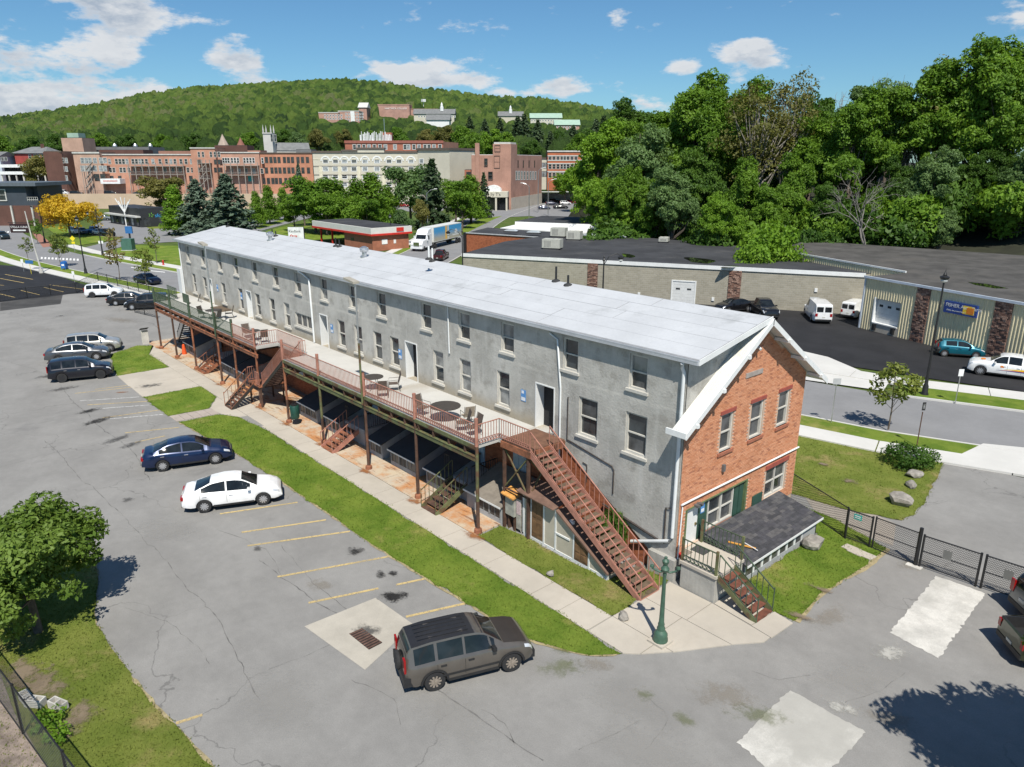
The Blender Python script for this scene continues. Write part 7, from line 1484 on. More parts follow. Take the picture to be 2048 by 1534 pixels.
for k in range(3): u0, v0 = pl.uv(404, 342 + 16 * k); u1, v1 = pl.uv(418, 326 + 16 * k); b.beam(pl(u0, v0, 1.9), pl(u1, v1, 1.9), .7, .2)
b.build('fire_stair', gw, t_)
t_, pl = block('brick_building', 'orange block with white upper windows and gallery', 441, 527, 305, 287, tb('town_brick_pale', (.46, .26, .19)), cap=m_wf, caph=.2); grid(t_, pl, (447, 452, 457, 464, 470, 476, 489, 495, 501, 507, 525), (321,), 1.0, 2.1, m_swht, m_wd); grid(t_, pl, (463, 478, 492, 508, 524), (342,), 1.2, 1.9); gallery(t_, pl, 452, 519, (331, 350), 385, 6)
b = MB(); u0, v0 = pl.uv(497, 363); u1, v1 = pl.uv(506, 352); pl.slab(b, u0, u1, v0, v1, 0, .1); b.build('teal_awning', mat('teal_paint', (.03, .30, .27), .6), t_)
t_, pl = block('brick_building', 'plain orange block with three rows of dark arched windows', 527, 631, 306, 288, tb('town_brick_salmon', (.46, .21, .13)), dx=3, cap=m_cap, caph=.15); grid(t_, pl, (533, 542, 550, 558, 569, 577, 585, 596, 605, 615, 628), (320,), 1.2, 2.3, m_dkf, m_wd); grid(t_, pl, (533, 544, 552, 560, 569, 578, 586, 596, 606, 617, 629), (341,), 1.2, 2.3, m_dkf, m_wd); grid(t_, pl, (528, 537, 546, 553, 561, 572, 580, 588), (362,), 1.2, 2.3, m_dkf, m_wd)
t_, _ = block('roof_penthouse', 'square brick penthouse with green cap above town row', 143, 184, 276, 300, mb_t, 9, z0=16, cap=None); b = MB(); p = atD(157, 267, 305); 
pq, qq = gd(156, 306), gd(178, 306); pl_ = Plane(pq, qq, 0); b = MB(); pl_.slab(b, 0, pl_.L, pl_.uv(165, 275)[1], pl_.uv(165, 266)[1], -5, 0); b.build('cap', m_copper, t_)
t_, pl = block('grey_roof_hall', 'long low hall with grey roof behind the brick row', 192, 312, 294, 312, m_groof, 14, z0=15, cap=None)
for x in (230, 271, 301): p = atD(x, 294, 316); MB().lathe([(.9, -.5), (.9, .6), (.3, 1.4)], tuple(p), 8).build('ventilator', m_zinc, t_)
for i, (x, yt, yb, w, m, lab) in enumerate(((447, 268, 293, 22, mat('turret_tan', (.34, .27, .22), .8, .15, .5), 'pale pointed turret roof behind the brick row'), (482, 275, 293, 17, mat('turret_red', (.24, .10, .07), .8, .15, .5), 'small red pointed turret roof behind the brick row'))):
    D = 300; p = atD(x, yb, D); h = atD(x, yt, D)[2] - p[2]; r = w / FPX * D / 2; t_ = thing('turret', (p[0], p[1], p[2] - 8), lab, 'turret'); MB().lathe([(r * .7, -8), (r * .7, 0)], tuple(p), 10).build('drum', m_swht, t_); MB().lathe([(r, 0), (r * .5, h * .5), (.05, h)], tuple(p), 10).build('cone', m, t_)
# dark skyline lumps on the roofs of the row
for i, (x0, x1, yt, m) in enumerate(((441, 505, 291, mb_d), (505, 530, 301, mb_o), (213, 300, 300, mb_d), (600, 630, 299, m_groof), (330, 395, 302, mb_b))):
    block('roof_annex', ['dark set-back upper storey beneath the red turret', 'small orange roof block right of the red turret', 'dark set-back upper storey above the long gallery', 'grey roof hut left of the hotel', 'brown set-back storey left of tall fire stair'][i], x0, x1, yt, 296, m, 8, z0=15, cap=None)
# hotel
t_, pl = block('hotel', 'beige five-storey hotel with arched top windows', 632, 838, 303, 284, m_bg, 20, cap=m_cap, caph=.5, dx=2)
hx = (651, 671, 689, 708, 730, 754, 778, 798, 822); 
for y in (322, 338, 353, 369): grid(t_, pl, hx, (y,), 2.2, 1.7, m_swht, None, .22)
arches(t_, pl, hx, 322, 1.4)
for y in (318.5,): b = MB(); u, v = pl.uv(700, y); pl.slab(b, 0, pl.L, v - .12, v + .12, 0, .1); b.build('string_course', m_cream, t_)
for y in (332, 349, 364): b = MB(); u, v = pl.uv(700, y); pl.slab(b, 0, pl.L, v - .2, v + .15, 0, .14); b.build('string_course', mat('band_grey', (.28, .26, .22), .8), t_)
for x in (641, 679, 717, 767): b = MB(); u, v = pl.uv(x, 333); pl.slab(b, u - .6, u + .6, 0, v, 0, .3); b.build('pilaster', m_cream, t_)
for (x0, x1, yt) in ((714, 768, 296), (684, 714, 300), (838, 838, 300)):
    if x1 > x0: b = MB(); u0, v0 = pl.uv(x0, 305); u1, v1 = pl.uv(x1, yt); pl.slab(b, u0, u1, v0, v1, -3, .35); b.build('parapet', m_bg, t_); b = MB(); pl.slab(b, u0 - .2, u1 + .2, v1 - .5, v1 + .15, -3, .6); b.build('parapet_cap', m_cap, t_)
p0, p1 = gd(838, 286), gd(901, 278); pl2 = Plane(p0, p1, ZT); hh = pl2.uv(870, 297)[1]; b = MB(); pl2.slab(b, 0, pl2.L, -4, hh, -16, 0); b.build('end_pavilion', m_bg, t_); b = MB(); pl2.slab(b, -.2, pl2.L + .3, hh - .6, hh + .2, -16, .5); b.build('pavilion_cap', m_cap, t_); grid(t_, pl2, (843,), (322, 338, 353), 2.2, 1.7, m_swht, None, .22)
t_, pl = block('brick_hotel', 'red brick upper storeys behind the beige hotel', 697, 889, 282, 318, mb_r, 16, z0=6, cap=mat('cornice_red', (.28, .10, .07), .8), caph=.9); grid(t_, pl, (709, 718, 728, 738, 749, 760, 771, 790, 810, 817, 828, 838, 850, 858, 868, 880), (294,), 1.6, 2.2, m_wf, None, .25)
p, q = gd(889.3, 318), gd(919, 335); P5 = Plane(p, q, 6); b = MB(); P5.slab(b, 0, P5.L, 0, pl.H - .3, -8, 0); b.build('side_wall', mb_b, t_)
b = MB(); p, q = gd(772, 325), gd(789, 325); P6 = Plane(p, q, 0); P6.slab(b, 0, P6.L, 20, P6.uv(780, 265)[1], -4, 0); b.build('chimney', mb_r, t_)
b = MB(); P7 = Plane(gd(727, 322), gd(790, 322), 0); z1 = P7.uv(750, 282)[1]; z2 = P7.uv(750, 262)[1]; r_ = random.Random(2)
for k in range(22): u = k * P7.L / 22; P7.slab(b, u, u + P7.L / 22 * r_.uniform(.3, .8), z1, z2 - r_.uniform(0, 1.6), -.4, 0)
P7.slab(b, 0, P7.L, z1 - 1, z1 + .2, -1.5, .2); b.build('antenna_array', m_swht, t_)
b = MB(); p = atD(769, 262, 322); b.tube([(p[0], p[1], p[2] - 6), (p[0], p[1], p[2] + 5)], .12, 5); b.build('mast', m_zinc, t_)
# theatre
z0 = 0.; c0 = np.array(gd(1022, 262)); cl_ = np.array(gd(944, 263)); cr = np.array(gd(1083, 300)); PA = Plane(cl_, c0); PB = Plane(c0, cr); hA = PA.uv(975, 310)[1]; hT = PA.uv(1005, 288)[1]
t_ = thing('brick_theatre', (*c0, 0), 'tall brown brick theatre with corner tower beside the lot', 'theatre'); back_ = cl_ + (cr - c0)
MB().prism([cl_, c0, cr, back_], 0, hA).build('wall', mb_th, t_); cc = (cl_ + c0 + cr + back_) / 4; MB().prism([cc + (a - cc) * .985 for a in (cl_, c0, cr, back_)], hA + .004, hA + .15).build('roof', m_swht, t_)
u0 = PA.uv(986, 300)[0]; b = MB(); tw = [PA(u0, 0)[:2], PA(PA.L, 0)[:2] + PA.n[:2] * .25, c0 + PB.e[:2] * 7 + PA.n[:2] * .0, PA(u0, 0)[:2] + PB.e[:2] * 7]; tw[0] = tw[0] + PA.n[:2] * .25; b.prism([tuple(a) for a in tw], hA * .0, hT); b.build('tower', mb_th, t_); b = MB(); b.prism([tuple(np.array(a) * .92 + sum(np.array(x) for x in tw) / 4 * .08) for a in tw], hT, hT + .6); b.build('tower_roof', m_wf, t_)
u = PA.uv(955, 330)[0]; b = MB(); PA.slab(b, u - .7, u + .7, 0, PA.uv(955, 286)[1], -1, .5); b.build('chimney', mb_th, t_)
for (x, y, w, h) in ((972, 324, 1.2, 2.4), (981, 351, 1.6, 2.6), (995, 297, 2.0, 2.2), (994, 324, 2.1, 4.2)):
    u, v = PA.uv(x, y); PA.win(t_, u - w / 2, u + w / 2, v - h / 2, v + h / 2, m_dkf, m_wd, .15, d=.4)
for i, x in enumerate((1033, 1038, 1043.5, 1049, 1055, 1061, 1066, 1071)):
    u, v = PB.uv(x, 351); PB.win(t_, u - 1.1, u + 1.1, v - 1.6, v + 1.6, m_wf, m_wl, .3)
    if i % 2 == 0: u, v = PB.uv(x + 3, 328); PB.win(t_, u - .6, u + .6, v - 1.3, v + 1.3, m_dkf, m_wd, .15)
b = MB(); u1 = PB.L; PB.slab(b, .0, u1, 0, PB.uv(1040, 393)[1] , .0, .15); b.build('plinth', m_conc, t_)
# entrance canopy
ux0, ux1 = PA.uv(972, 400)[0], PA.uv(1018, 400)[0]; zc0, zc1 = PA.uv(995, 393)[1], PA.uv(995, 382)[1]; b = MB(); PA.slab(b, ux0, ux1, zc0, zc1, .3, 6); cn = b.build('entrance_canopy', m_bg, t_); b = MB(); cx = (ux0 + ux1) / 2 - 1.2
b.extrude([PA(cx + 2.9 * math.cos(a), zc1 + 2.1 * math.sin(a), .3) for a in np.linspace(0, math.pi, 12)], PA.n * 5); b.build('canopy_vault', m_swht, cn)
for u in (ux0 + .3, (ux0 + ux1) / 2, ux1 - .4): b = MB(); PA.slab(b, u - .3, u + .3, 0, zc0, 5.2, 5.8); b.build('column', m_bg, cn)
text("lly T's", 1.5, PA(ux0 + 2.2, zc0 + .5, 6.03), PA.e, (0, 0, 1), m_iron, cn)
b = MB(); PA.slab(b, ux0, ux1, 0, zc0 - .3, .28, .34); b.build('dark_entrance', m_wd, t_)
t_, pl = block('annex_block', 'low pink brick annex left of the theatre', 930, 944.5, 340, 266, mb_r, 10, z0=0, cap=None); grid(t_, pl, (937,), (350,), 1.6, 2.2, m_dkf, m_wd)
t_, pl = block('brick_building', 'red and cream three-storey block beyond the theatre lot', 1094, 1166, 302, 330, tb('town_brick_bright', (.42, .13, .06)), 15, z0=3.5, cap=m_wf, caph=.4); grid(t_, pl, (1100, 1108, 1116, 1124, 1129, 1136, 1144, 1152), (316, 333, 350), 1.5, 2.2, m_wf, m_wd, .15)
for y in (311.5, 320.5, 327, 343): b = MB(); u, v = pl.uv(1120, y); pl.slab(b, 0, pl.L, v - .25, v + .2, 0, .12); b.build('string_course', m_wf, t_)
t_, pl = block('shop_front', 'narrow pale building between theatre and red block', 1082, 1094, 316, 332, m_bg, 12, z0=3.5, cap=m_cap); grid(t_, pl, (1085, 1090), (331, 348), 1.3, 2.4, m_dkf, m_wl)
b = MB(); pw, qw = gd(1078, 312), gd(1190, 312); PX = Plane(pw, qw); PX.slab(b, 0, PX.L, 0, PX.uv(1120, 383)[1], -.6, 0); b.build('lot_wall', m_swht, None, label='white retaining wall behind the theatre lot', cat='wall')
t_, pl = block('gabled_house', 'small dark red gabled brick house behind the theatre', 899, 942, 322, 312, mb_r, 12, z0=4, cap=m_wf, caph=.2); grid(t_, pl, (903, 910, 922, 929, 936), (329,), 1.2, 1.6, m_wf, m_wd); u, v = pl.uv(919, 322); b = MB(); b.extrude([pl(u - 3, v, .05), pl(u + 3, v, .05), pl(u, v + 2.6, .05)], -pl.n * 6); b.build('gable', mb_r, t_)
# church
m_chs = mat('church_stone', (.50, .49, .46), .9, .08, .3); t_, pl = block('church', 'white stone church tower with four pinnacles', 538, 555.5, 266, 345, m_chs, 4.2, z0=8, cap=m_chs, caph=.3)
for s in (0, 1):
    for d in (0, 4.2): b = MB(); b.lathe([(.35, 0), (.35, 1.2), (.02, 3.6)], tuple(pl(pl.L * s + (.3 if s == 0 else -.3), pl.H, -d)), 6); b.build('pinnacle', m_chs, t_)
for x in (543.5, 550.5):
    for y in (276,): u, v = pl.uv(x, y); pl.win(t_, u - .55, u + .55, v - 1.6, v + 1.6, m_chs, m_wd, .12)
pn, qn = gd(556, 350), gd(628, 356); PN = Plane(pn, qn, 8); hn, hr = PN.uv(580, 301)[1], PN.uv(580, 285)[1]; b = MB(); PN.slab(b, 0, PN.L, 0, hn, -8, 0); b.build('nave_wall', m_chs, t_); b = MB(); b.extrude([PN(0, hn, .3), PN(0, hr, -4), PN(0, hn, -8.3)], PN.e * PN.L); b.build('nave_roof', m_groof, t_)
# red house with hip roof, parking deck, other left things
t_, pl = block('red_house', 'red brick house with grey hip roof at left', 46, 106, 306, 325, tb('house_red', (.30, .055, .045)), 14, z0=4, cap=m_wf, caph=.3, roof=False); grid(t_, pl, (60, 70, 77, 86, 92), (313,), 1.3, 1.9, m_wf, m_wd); grid(t_, pl, (96, 60), (324,), 1.3, 1.9, m_wf, m_wd)
hz, hr = pl.H, pl.uv(75, 293)[1]; A0, A1, A2, A3 = pl(-.8, hz, .8), pl(pl.L + .8, hz, .8), pl(pl.L + .8, hz, -15), pl(-.8, hz, -15); T0, T1 = pl(pl.L * .28, hr, -7), pl(pl.L * .8, hr, -7); b = MB(); b.add([A0, A1, A2, A3, T0, T1], [(0, 1, 5, 4), (1, 2, 5), (2, 3, 4, 5), (3, 0, 4), (3, 2, 1, 0)]); b.build('roof', m_groof, t_)
b = MB(); c = pl(pl.L * .68, hr - 1, -6); b.box(c[0] - .6, c[0] + .6, c[1] - .6, c[1] + .6, c[2] - 1, c[2] + 2.2); b.build('chimney', mb_d, t_)
t_, pl = block('pale_house', 'pale blue house with grey roof at left edge', -20, 16, 312, 318, mat('house_blue', (.42, .47, .52), .8), 10, z0=4, cap=None, roof=False); hr = pl.uv(0, 303)[1]; b = MB(); b.extrude([pl(-.5, pl.H, .6), pl(-.5, hr, -5), pl(-.5, pl.H, -10.6)], pl.e * (pl.L + 1)); b.build('roof', m_groof, t_); grid(t_, pl, (5, 12), (318,), 1.2, 1.6, m_wf, m_wd)
t_ = thing('parking_deck', gd(55, 296) + (0,), 'open two-level car park with white bands behind the dark block', 'car park'); PD = Plane(gd(8, 296), gd(108, 296), 0)
for (ya, yb) in ((329, 335), (343, 349)): b = MB(); v0, v1 = PD.uv(60, yb)[1], PD.uv(60, ya)[1]; PD.slab(b, 0, PD.L, v0, v1, -14, 0); b.build('white_band', m_swht, t_)
b = MB(); PD.slab(b, .5, PD.L - .5, 0, PD.uv(60, 335)[1], -13, -3); b.build('dark_interior', m_dk, t_)
for k in range(7): b = MB(); PD.slab(b, k * PD.L / 7 + .5, k * PD.L / 7 + 1.0, 0, PD.uv(60, 349)[1], -.8, -.3); b.build('column', m_concw, t_)
# dark modern block at left
t_, pl = block('modern_block', 'dark blue-grey modern block with balcony at left edge', -40, 55, 372, 196, mat('panel_charcoal', (.045, .055, .07), .6, .08, .5), 16, z0=0, cap=None)
b = MB(); u1 = pl.uv(72, 380)[0]; v0, v1 = pl.uv(30, 372)[1], pl.uv(30, 365)[1]; pl.slab(b, -1, u1 + .8, v0, v1, -15, 1.2); b.build('roof_slab', mat('panel_grey', (.10, .12, .14), .6), t_); b = MB(); pl.slab(b, pl.L, u1, pl.uv(60, 411)[1], pl.uv(60, 402)[1], -10, .1); pl.slab(b, pl.L, u1 - 1.5, pl.uv(60, 402)[1], v0, -10, -3); b.build('balcony', MATS['panel_charcoal'], t_)
b = MB(); pl.slab(b, pl.L, u1, pl.uv(60, 400)[1], pl.uv(60, 399)[1], 0, .08); [pl.slab(b, pl.L + k * (u1 - pl.L) / 5, pl.L + k * (u1 - pl.L) / 5 + .08, pl.uv(60, 402)[1], pl.uv(60, 394)[1], 0, .08) for k in range(6)]; pl.slab(b, pl.L, u1, pl.uv(60, 394.5)[1], pl.uv(60, 394)[1], 0, .08); b.build('balcony_rail', m_wf, t_)
b = MB(); v = pl.uv(30, 411)[1]; pl.slab(b, 0, u1, 0, v, -9, .12); b.build('brick_base', mb_d, t_); pl.win(t_, pl.uv(-10, 390)[0], pl.uv(13, 390)[0], pl.uv(0, 402)[1], pl.uv(0, 378)[1], m_wf, m_wd, .25, d=.2)
for x in (27, 68): u, _ = pl.uv(x, 425); b = MB(); pl.slab(b, u - .2, u + .2, 0, v, .3, .7); b.build('column', m_concw, t_)
# black bank
q0, q1, q2 = np.array(g2(222, 446)), np.array(g2(283, 455)), np.array(g2(336, 452)); PB1 = Plane(q0, q1); PB2 = Plane(q1, q2); mbk = mat('bank_charcoal', (.028, .03, .034), .5, .1, .5)
t_ = thing('black_bank', (*q1, 0), 'low black bank with green logo near the spruces', 'bank'); hb = PB1.uv(250, 414)[1]; nb = q2 - q1; MB().prism([q0, q1, q2, q0 + nb], 0, hb).build('wall', mbk, t_)
b = MB(); PB1.slab(b, -.5, PB1.L + .4, hb * .52, hb * .60, 0, 1.2); b.build('canopy', m_wf, t_)
for k in range(6): u = PB1.L * (k + .3) / 6; b = MB(); PB1.slab(b, u, u + PB1.L / 6 * .4, .3, hb * .5, 0, .08); b.build('window', m_wd if k % 2 else m_wl, t_)
for k in range(2): u = PB2.L * (.12 + .55 * k); b = MB(); PB2.slab(b, u, u + PB2.L * .25, .2, hb * .5, 0, .06); b.build('window', m_wd, t_)
ml_ = mat('logo_green', (.20, .52, .06), .4); ml2 = mat('logo_blue', (.04, .30, .60), .4); u, v = PB2.uv(302, 430); b = MB()
for k in range(5): a = k * 1.26; b.extrude([PB2(u + .1 * math.cos(a) + .55 * math.cos(a + d) * r, v + .55 * math.sin(a + d) * r, .02) for d, r in ((-.4, .5), (0, 1.2), (.4, .5))], PB2.n * .05)
b.build('logo', ml_, t_); text('sfcu', 1.3, PB2(u + .9, v - .6, .05), PB2.e, (0, 0, 1), ml2, t_); 
p = g2(253, 452); t_ = thing('tree_sculpture', (*p, 0), 'white branching steel sculpture before the black bank', 'sculpture', None, True, ROT); b = MB(); b.tube([(0, 0, 0), (0, 0, 4.2)], .16, 6)
for a, c in ((-1.9, 7.0), (-1.2, 6.4), (-.5, 7.4), (.6, 7.2), (1.4, 6.2), (2.0, 6.8)): b.tube([(0, 0, 3.4), (a * .45, 0, 5.0), (a, 0, c)], .11, 5)
b.build('branches', m_swht, t_)
# college on the hill
RIDGE = [(-900, 300), (-300, 275), (0, 247), (60, 236), (150, 222), (300, 197), (430, 180), (520, 172), (640, 166), (700, 168), (830, 180), (900, 189), (1000, 202), (1100, 208), (1180, 220), (1230, 229), (1400, 240), (1800, 255), (2400, 270)]
def hill_base(px_, D):
    px_ = np.asarray(px_, float); yr = np.interp(px_, *zip(*RIDGE)); Dr = 1500 + 120 * np.sin(px_ * .004) + 60 * np.sin(px_ * .013)
    num = np.array([(ray(x, y)[2] / float(ray(x, y) @ FH)) for x, y in zip(px_.ravel(), yr.ravel())]); zr_ = HC + num * Dr - 12; T = np.clip((D - 330) / (Dr - 330), 0, 2)
    return np.where(T <= 1, 4 + (zr_ - 4) * (T ** 1.25 * .55 + .45 * (3 * T ** 2 - 2 * T ** 3)), zr_ - 72 * (T - 1))
def hill_hit(x, y, lift=6.):
    for D in np.arange(380, 1600, 6.):
        if atD(x, y, D)[2] < hill_base([x], D)[0] + lift: return D
    return 900.
CLEAR = []
m_cb = tb('college_brick', (.40, .24, .19))
for i, (x0, x1, yt, yb, D, m, lab) in enumerate(((646, 688, 226, 247, 820, m_cb, 'long red brick college hall low on the hill, left part'), (688, 728, 223, 245, 815, m_cb, 'red college hall with white stair strip on the hill'), (728, 743, 215, 238, 812, m_cb, 'white gabled end of the red college hall'), (765, 826, 210, 232, 900, tb('college_pink', (.40, .235, .19)), 'large blank brick college hall with white lettering'), (826, 880, 219, 232, 905, m_cb, 'low brick wing right of the lettered hall'), (834, 912, 228, 243, 860, m_bg, 'grey-roofed college building with white cupola'), (858, 902, 240, 256, 830, m_swht, 'lower white college building with grey roof'), (998, 1045, 232, 246, 950, m_bg, 'grey-roofed hall with cupola among trees'), (1060, 1120, 236, 254, 930, m_bg, 'cream hall with pale green copper roof'), (1108, 1155, 250, 268, 900, m_cb, 'lower brick hall with pale green roof at right'))):
    D = hill_hit((x0 + x1) / 2, yb); CLEAR.append((x0, x1, D)); z0 = atD((x0 + x1) / 2, yb, D)[2] - 8; t_, pl = block('college_hall', lab, x0, x1, yt, D, m, 22, z0=z0, cap=None, roof=False)
    if i in (0, 1, 9, 8, 5): 
        n = int((x1 - x0) / 5.5); ys = [yt + 5 + 6.2 * k for k in range(int((yb - yt - 3) / 6.2))]; grid(t_, pl, [x0 + 4 + 5.5 * k for k in range(n)], ys, 1.7, 2.0, m_swht, m_wd, .3)
    rm = {5: m_groof, 6: m_groof, 7: m_groof, 8: m_copper, 9: m_copper, 2: m_wf}.get(i)
    if rm: b = MB(); b.extrude([pl(-1, pl.H, 1.), pl(-1, pl.H + 5.5, -9), pl(-1, pl.H, -20)], pl.e * (pl.L + 2)); b.build('roof', rm, t_)
    else: b = MB(); pl.slab(b, -.3, pl.L + .3, pl.H, pl.H + .8, -22, .3); b.build('parapet', m_wf if i < 2 else m_cb, t_)
    if i in (5, 7): u = pl.uv(883 if i == 5 else 1021, yt)[0]; c = pl(u, pl.H + 3, -5); b = MB(); b.lathe([(1.9, 0), (1.9, 4.5), (1.2, 4.7), (1.2, 6.5), (.1, 9)], tuple(c), 8); b.build('cupola', m_swht, t_)
    if i == 1: b = MB(); u = pl.uv(705, 230)[0]; pl.slab(b, u - 2, u + 2, 0, pl.H, 0, .5); b.build('stair_strip', m_swht, t_)
    if i == 3: text('HARTWICK COLLEGE', pl.L / 14, pl(pl.L * .22, pl.H - pl.L / 8, .5), pl.e, (0, 0, 1), m_swht, t_)
t_ = thing('floodlight_mast', tuple(atD(847, 232, 930)), 'thin white floodlight mast above the college', 'mast'); p = atD(847, 232, 930); MB().tube([tuple(p - [0, 0, 10]), tuple(atD(847, 203, 930))], .3, 5).build('mast', m_swht, t_); q = atD(847, 202, 930); MB().box(q[0] - 2, q[0] + 2, q[1] - 2, q[1] + 2, q[2] - 1, q[2] + 2).build('lights', m_swht, t_)
# a few vehicles on the terrace
for (x, kind, col, lab) in ((125, 'van', (.62, .62, .62), 'white box van at left end of the brick row'), (156, 'suv', (.012, .012, .013), 'black four-by-four beside the white box van'), (224, 'suv', (.012, .012, .013), 'black car before the white fascia shop'), (282, 'sedan', (.05, .07, .07), 'grey-green car before the gallery')):
    pr = make_car(kind, None, lod=0); t_ = copy_tree(pr); t_.name = 'parked_car'; p = gd(x, 276); t_.location = (*p, ZT); t_.rotation_euler = (0, 0, ROT + .1); tag(t_, lab, 'car' if kind != 'van' else 'van', 'vehicles on the terrace')
    for ch in t_.children:
        if ch.name.startswith('body'): ch.material_slots[0].link = 'OBJECT'; ch.material_slots[0].material = paint('paint_t%d' % int(x), col)
# ================================================================== vegetation
def leafmat(name, a, b_, trans=.35, scale=.35):
    m, t, b = nodes_of(name); p = pos(t)
    oi = N(t, 'ShaderNodeObjectInfo'); at = N(t, 'ShaderNodeAttribute', attribute_name='tint')
    f = mth(t, 'ADD', mth(t, 'MULTIPLY', ramp(t, noise(t, p, scale, 4, .6), .3, .7), .45), mth(t, 'MULTIPLY', at.outputs['Fac'], .55))
    c = mixc_(t, f, a, b_); c = mixc_(t, 1., c, mixc_(t, oi.outputs['Random'], (.82, .86, .8), (1.16, 1.12, 1.1)), 'MULTIPLY')
    t.links.new(c, b.inputs['Base Color']); b.inputs['Roughness'].default_value = .55; b.inputs['Specular IOR Level'].default_value = .25
    tr = N(t, 'ShaderNodeBsdfTranslucent'); t.links.new(mixc_(t, 1., c, (1.25, 1.2, .6), 'MULTIPLY'), tr.inputs['Color']); mx = N(t, 'ShaderNodeMixShader', inp={0: trans}); t.links.new(b.outputs[0], mx.inputs[1]); t.links.new(tr.outputs[0], mx.inputs[2])
    t.links.new(mx.outputs[0], t.nodes['Material Output'].inputs['Surface']); return m
ml_maple = leafmat('leaf_maple', (.060, .138, .012), (.180, .310, .032)); ml_dark = leafmat('leaf_dark', (.032, .082, .012), (.100, .190, .026)); ml_bright = leafmat('leaf_bright', (.10, .21, .016), (.20, .34, .030))
ml_olive = leafmat('leaf_olive', (.12, .125, .03), (.21, .20, .06)); ml_grey = leafmat('leaf_greygreen', (.085, .155, .050), (.165, .260, .090)); ml_spruce = leafmat('needle_spruce', (.060, .095, .065), (.125, .175, .125), .1); ml_pine = leafmat('needle_dark', (.026, .052, .024), (.075, .115, .050), .1)
ml_yel = leafmat('leaf_yellow', (.42, .28, .015), (.58, .42, .04)); ml_cherry = leafmat('leaf_cherry', (.085, .155, .018), (.23, .32, .065)); ml_sap = leafmat('leaf_sapling', (.11, .155, .025), (.20, .23, .05)); ml_sapr = leafmat('leaf_sapling_brown', (.16, .13, .05), (.24, .20, .08))
m_bark = mat('bark', (.12, .095, .075), .95, .3, 4, bmp=.02, bscale=10, obj=True); m_barkl = mat('bark_light', (.26, .235, .20), .95, .25, 4, obj=True)
def leaf_quads(C, Nrm, size, r_, aspect=1.5, jit=.9):
    """diamond leaf cards at C, facing roughly Nrm"""
    n = len(C); d = Nrm + r_.normal(0, jit, (n, 3)); d /= np.linalg.norm(d, axis=1)[:, None] + 1e-9
    a = r_.normal(size=(n, 3)); u = np.cross(d, a); u /= np.linalg.norm(u, axis=1)[:, None] + 1e-9; v = np.cross(d, u)
    s = (size * r_.uniform(.6, 1.35, n))[:, None]; V = np.empty((n, 4, 3)); V[:, 0] = C - u * s * .5 * aspect; V[:, 1] = C - v * s * .38; V[:, 2] = C + u * s * .5 * aspect + d * s * .12; V[:, 3] = C + v * s * .38
    return V.reshape(-1, 3), np.arange(4 * n).reshape(-1, 4)
def rnd_dir(r_, n): d = r_.normal(size=(n, 3)); return d / np.linalg.norm(d, axis=1)[:, None]
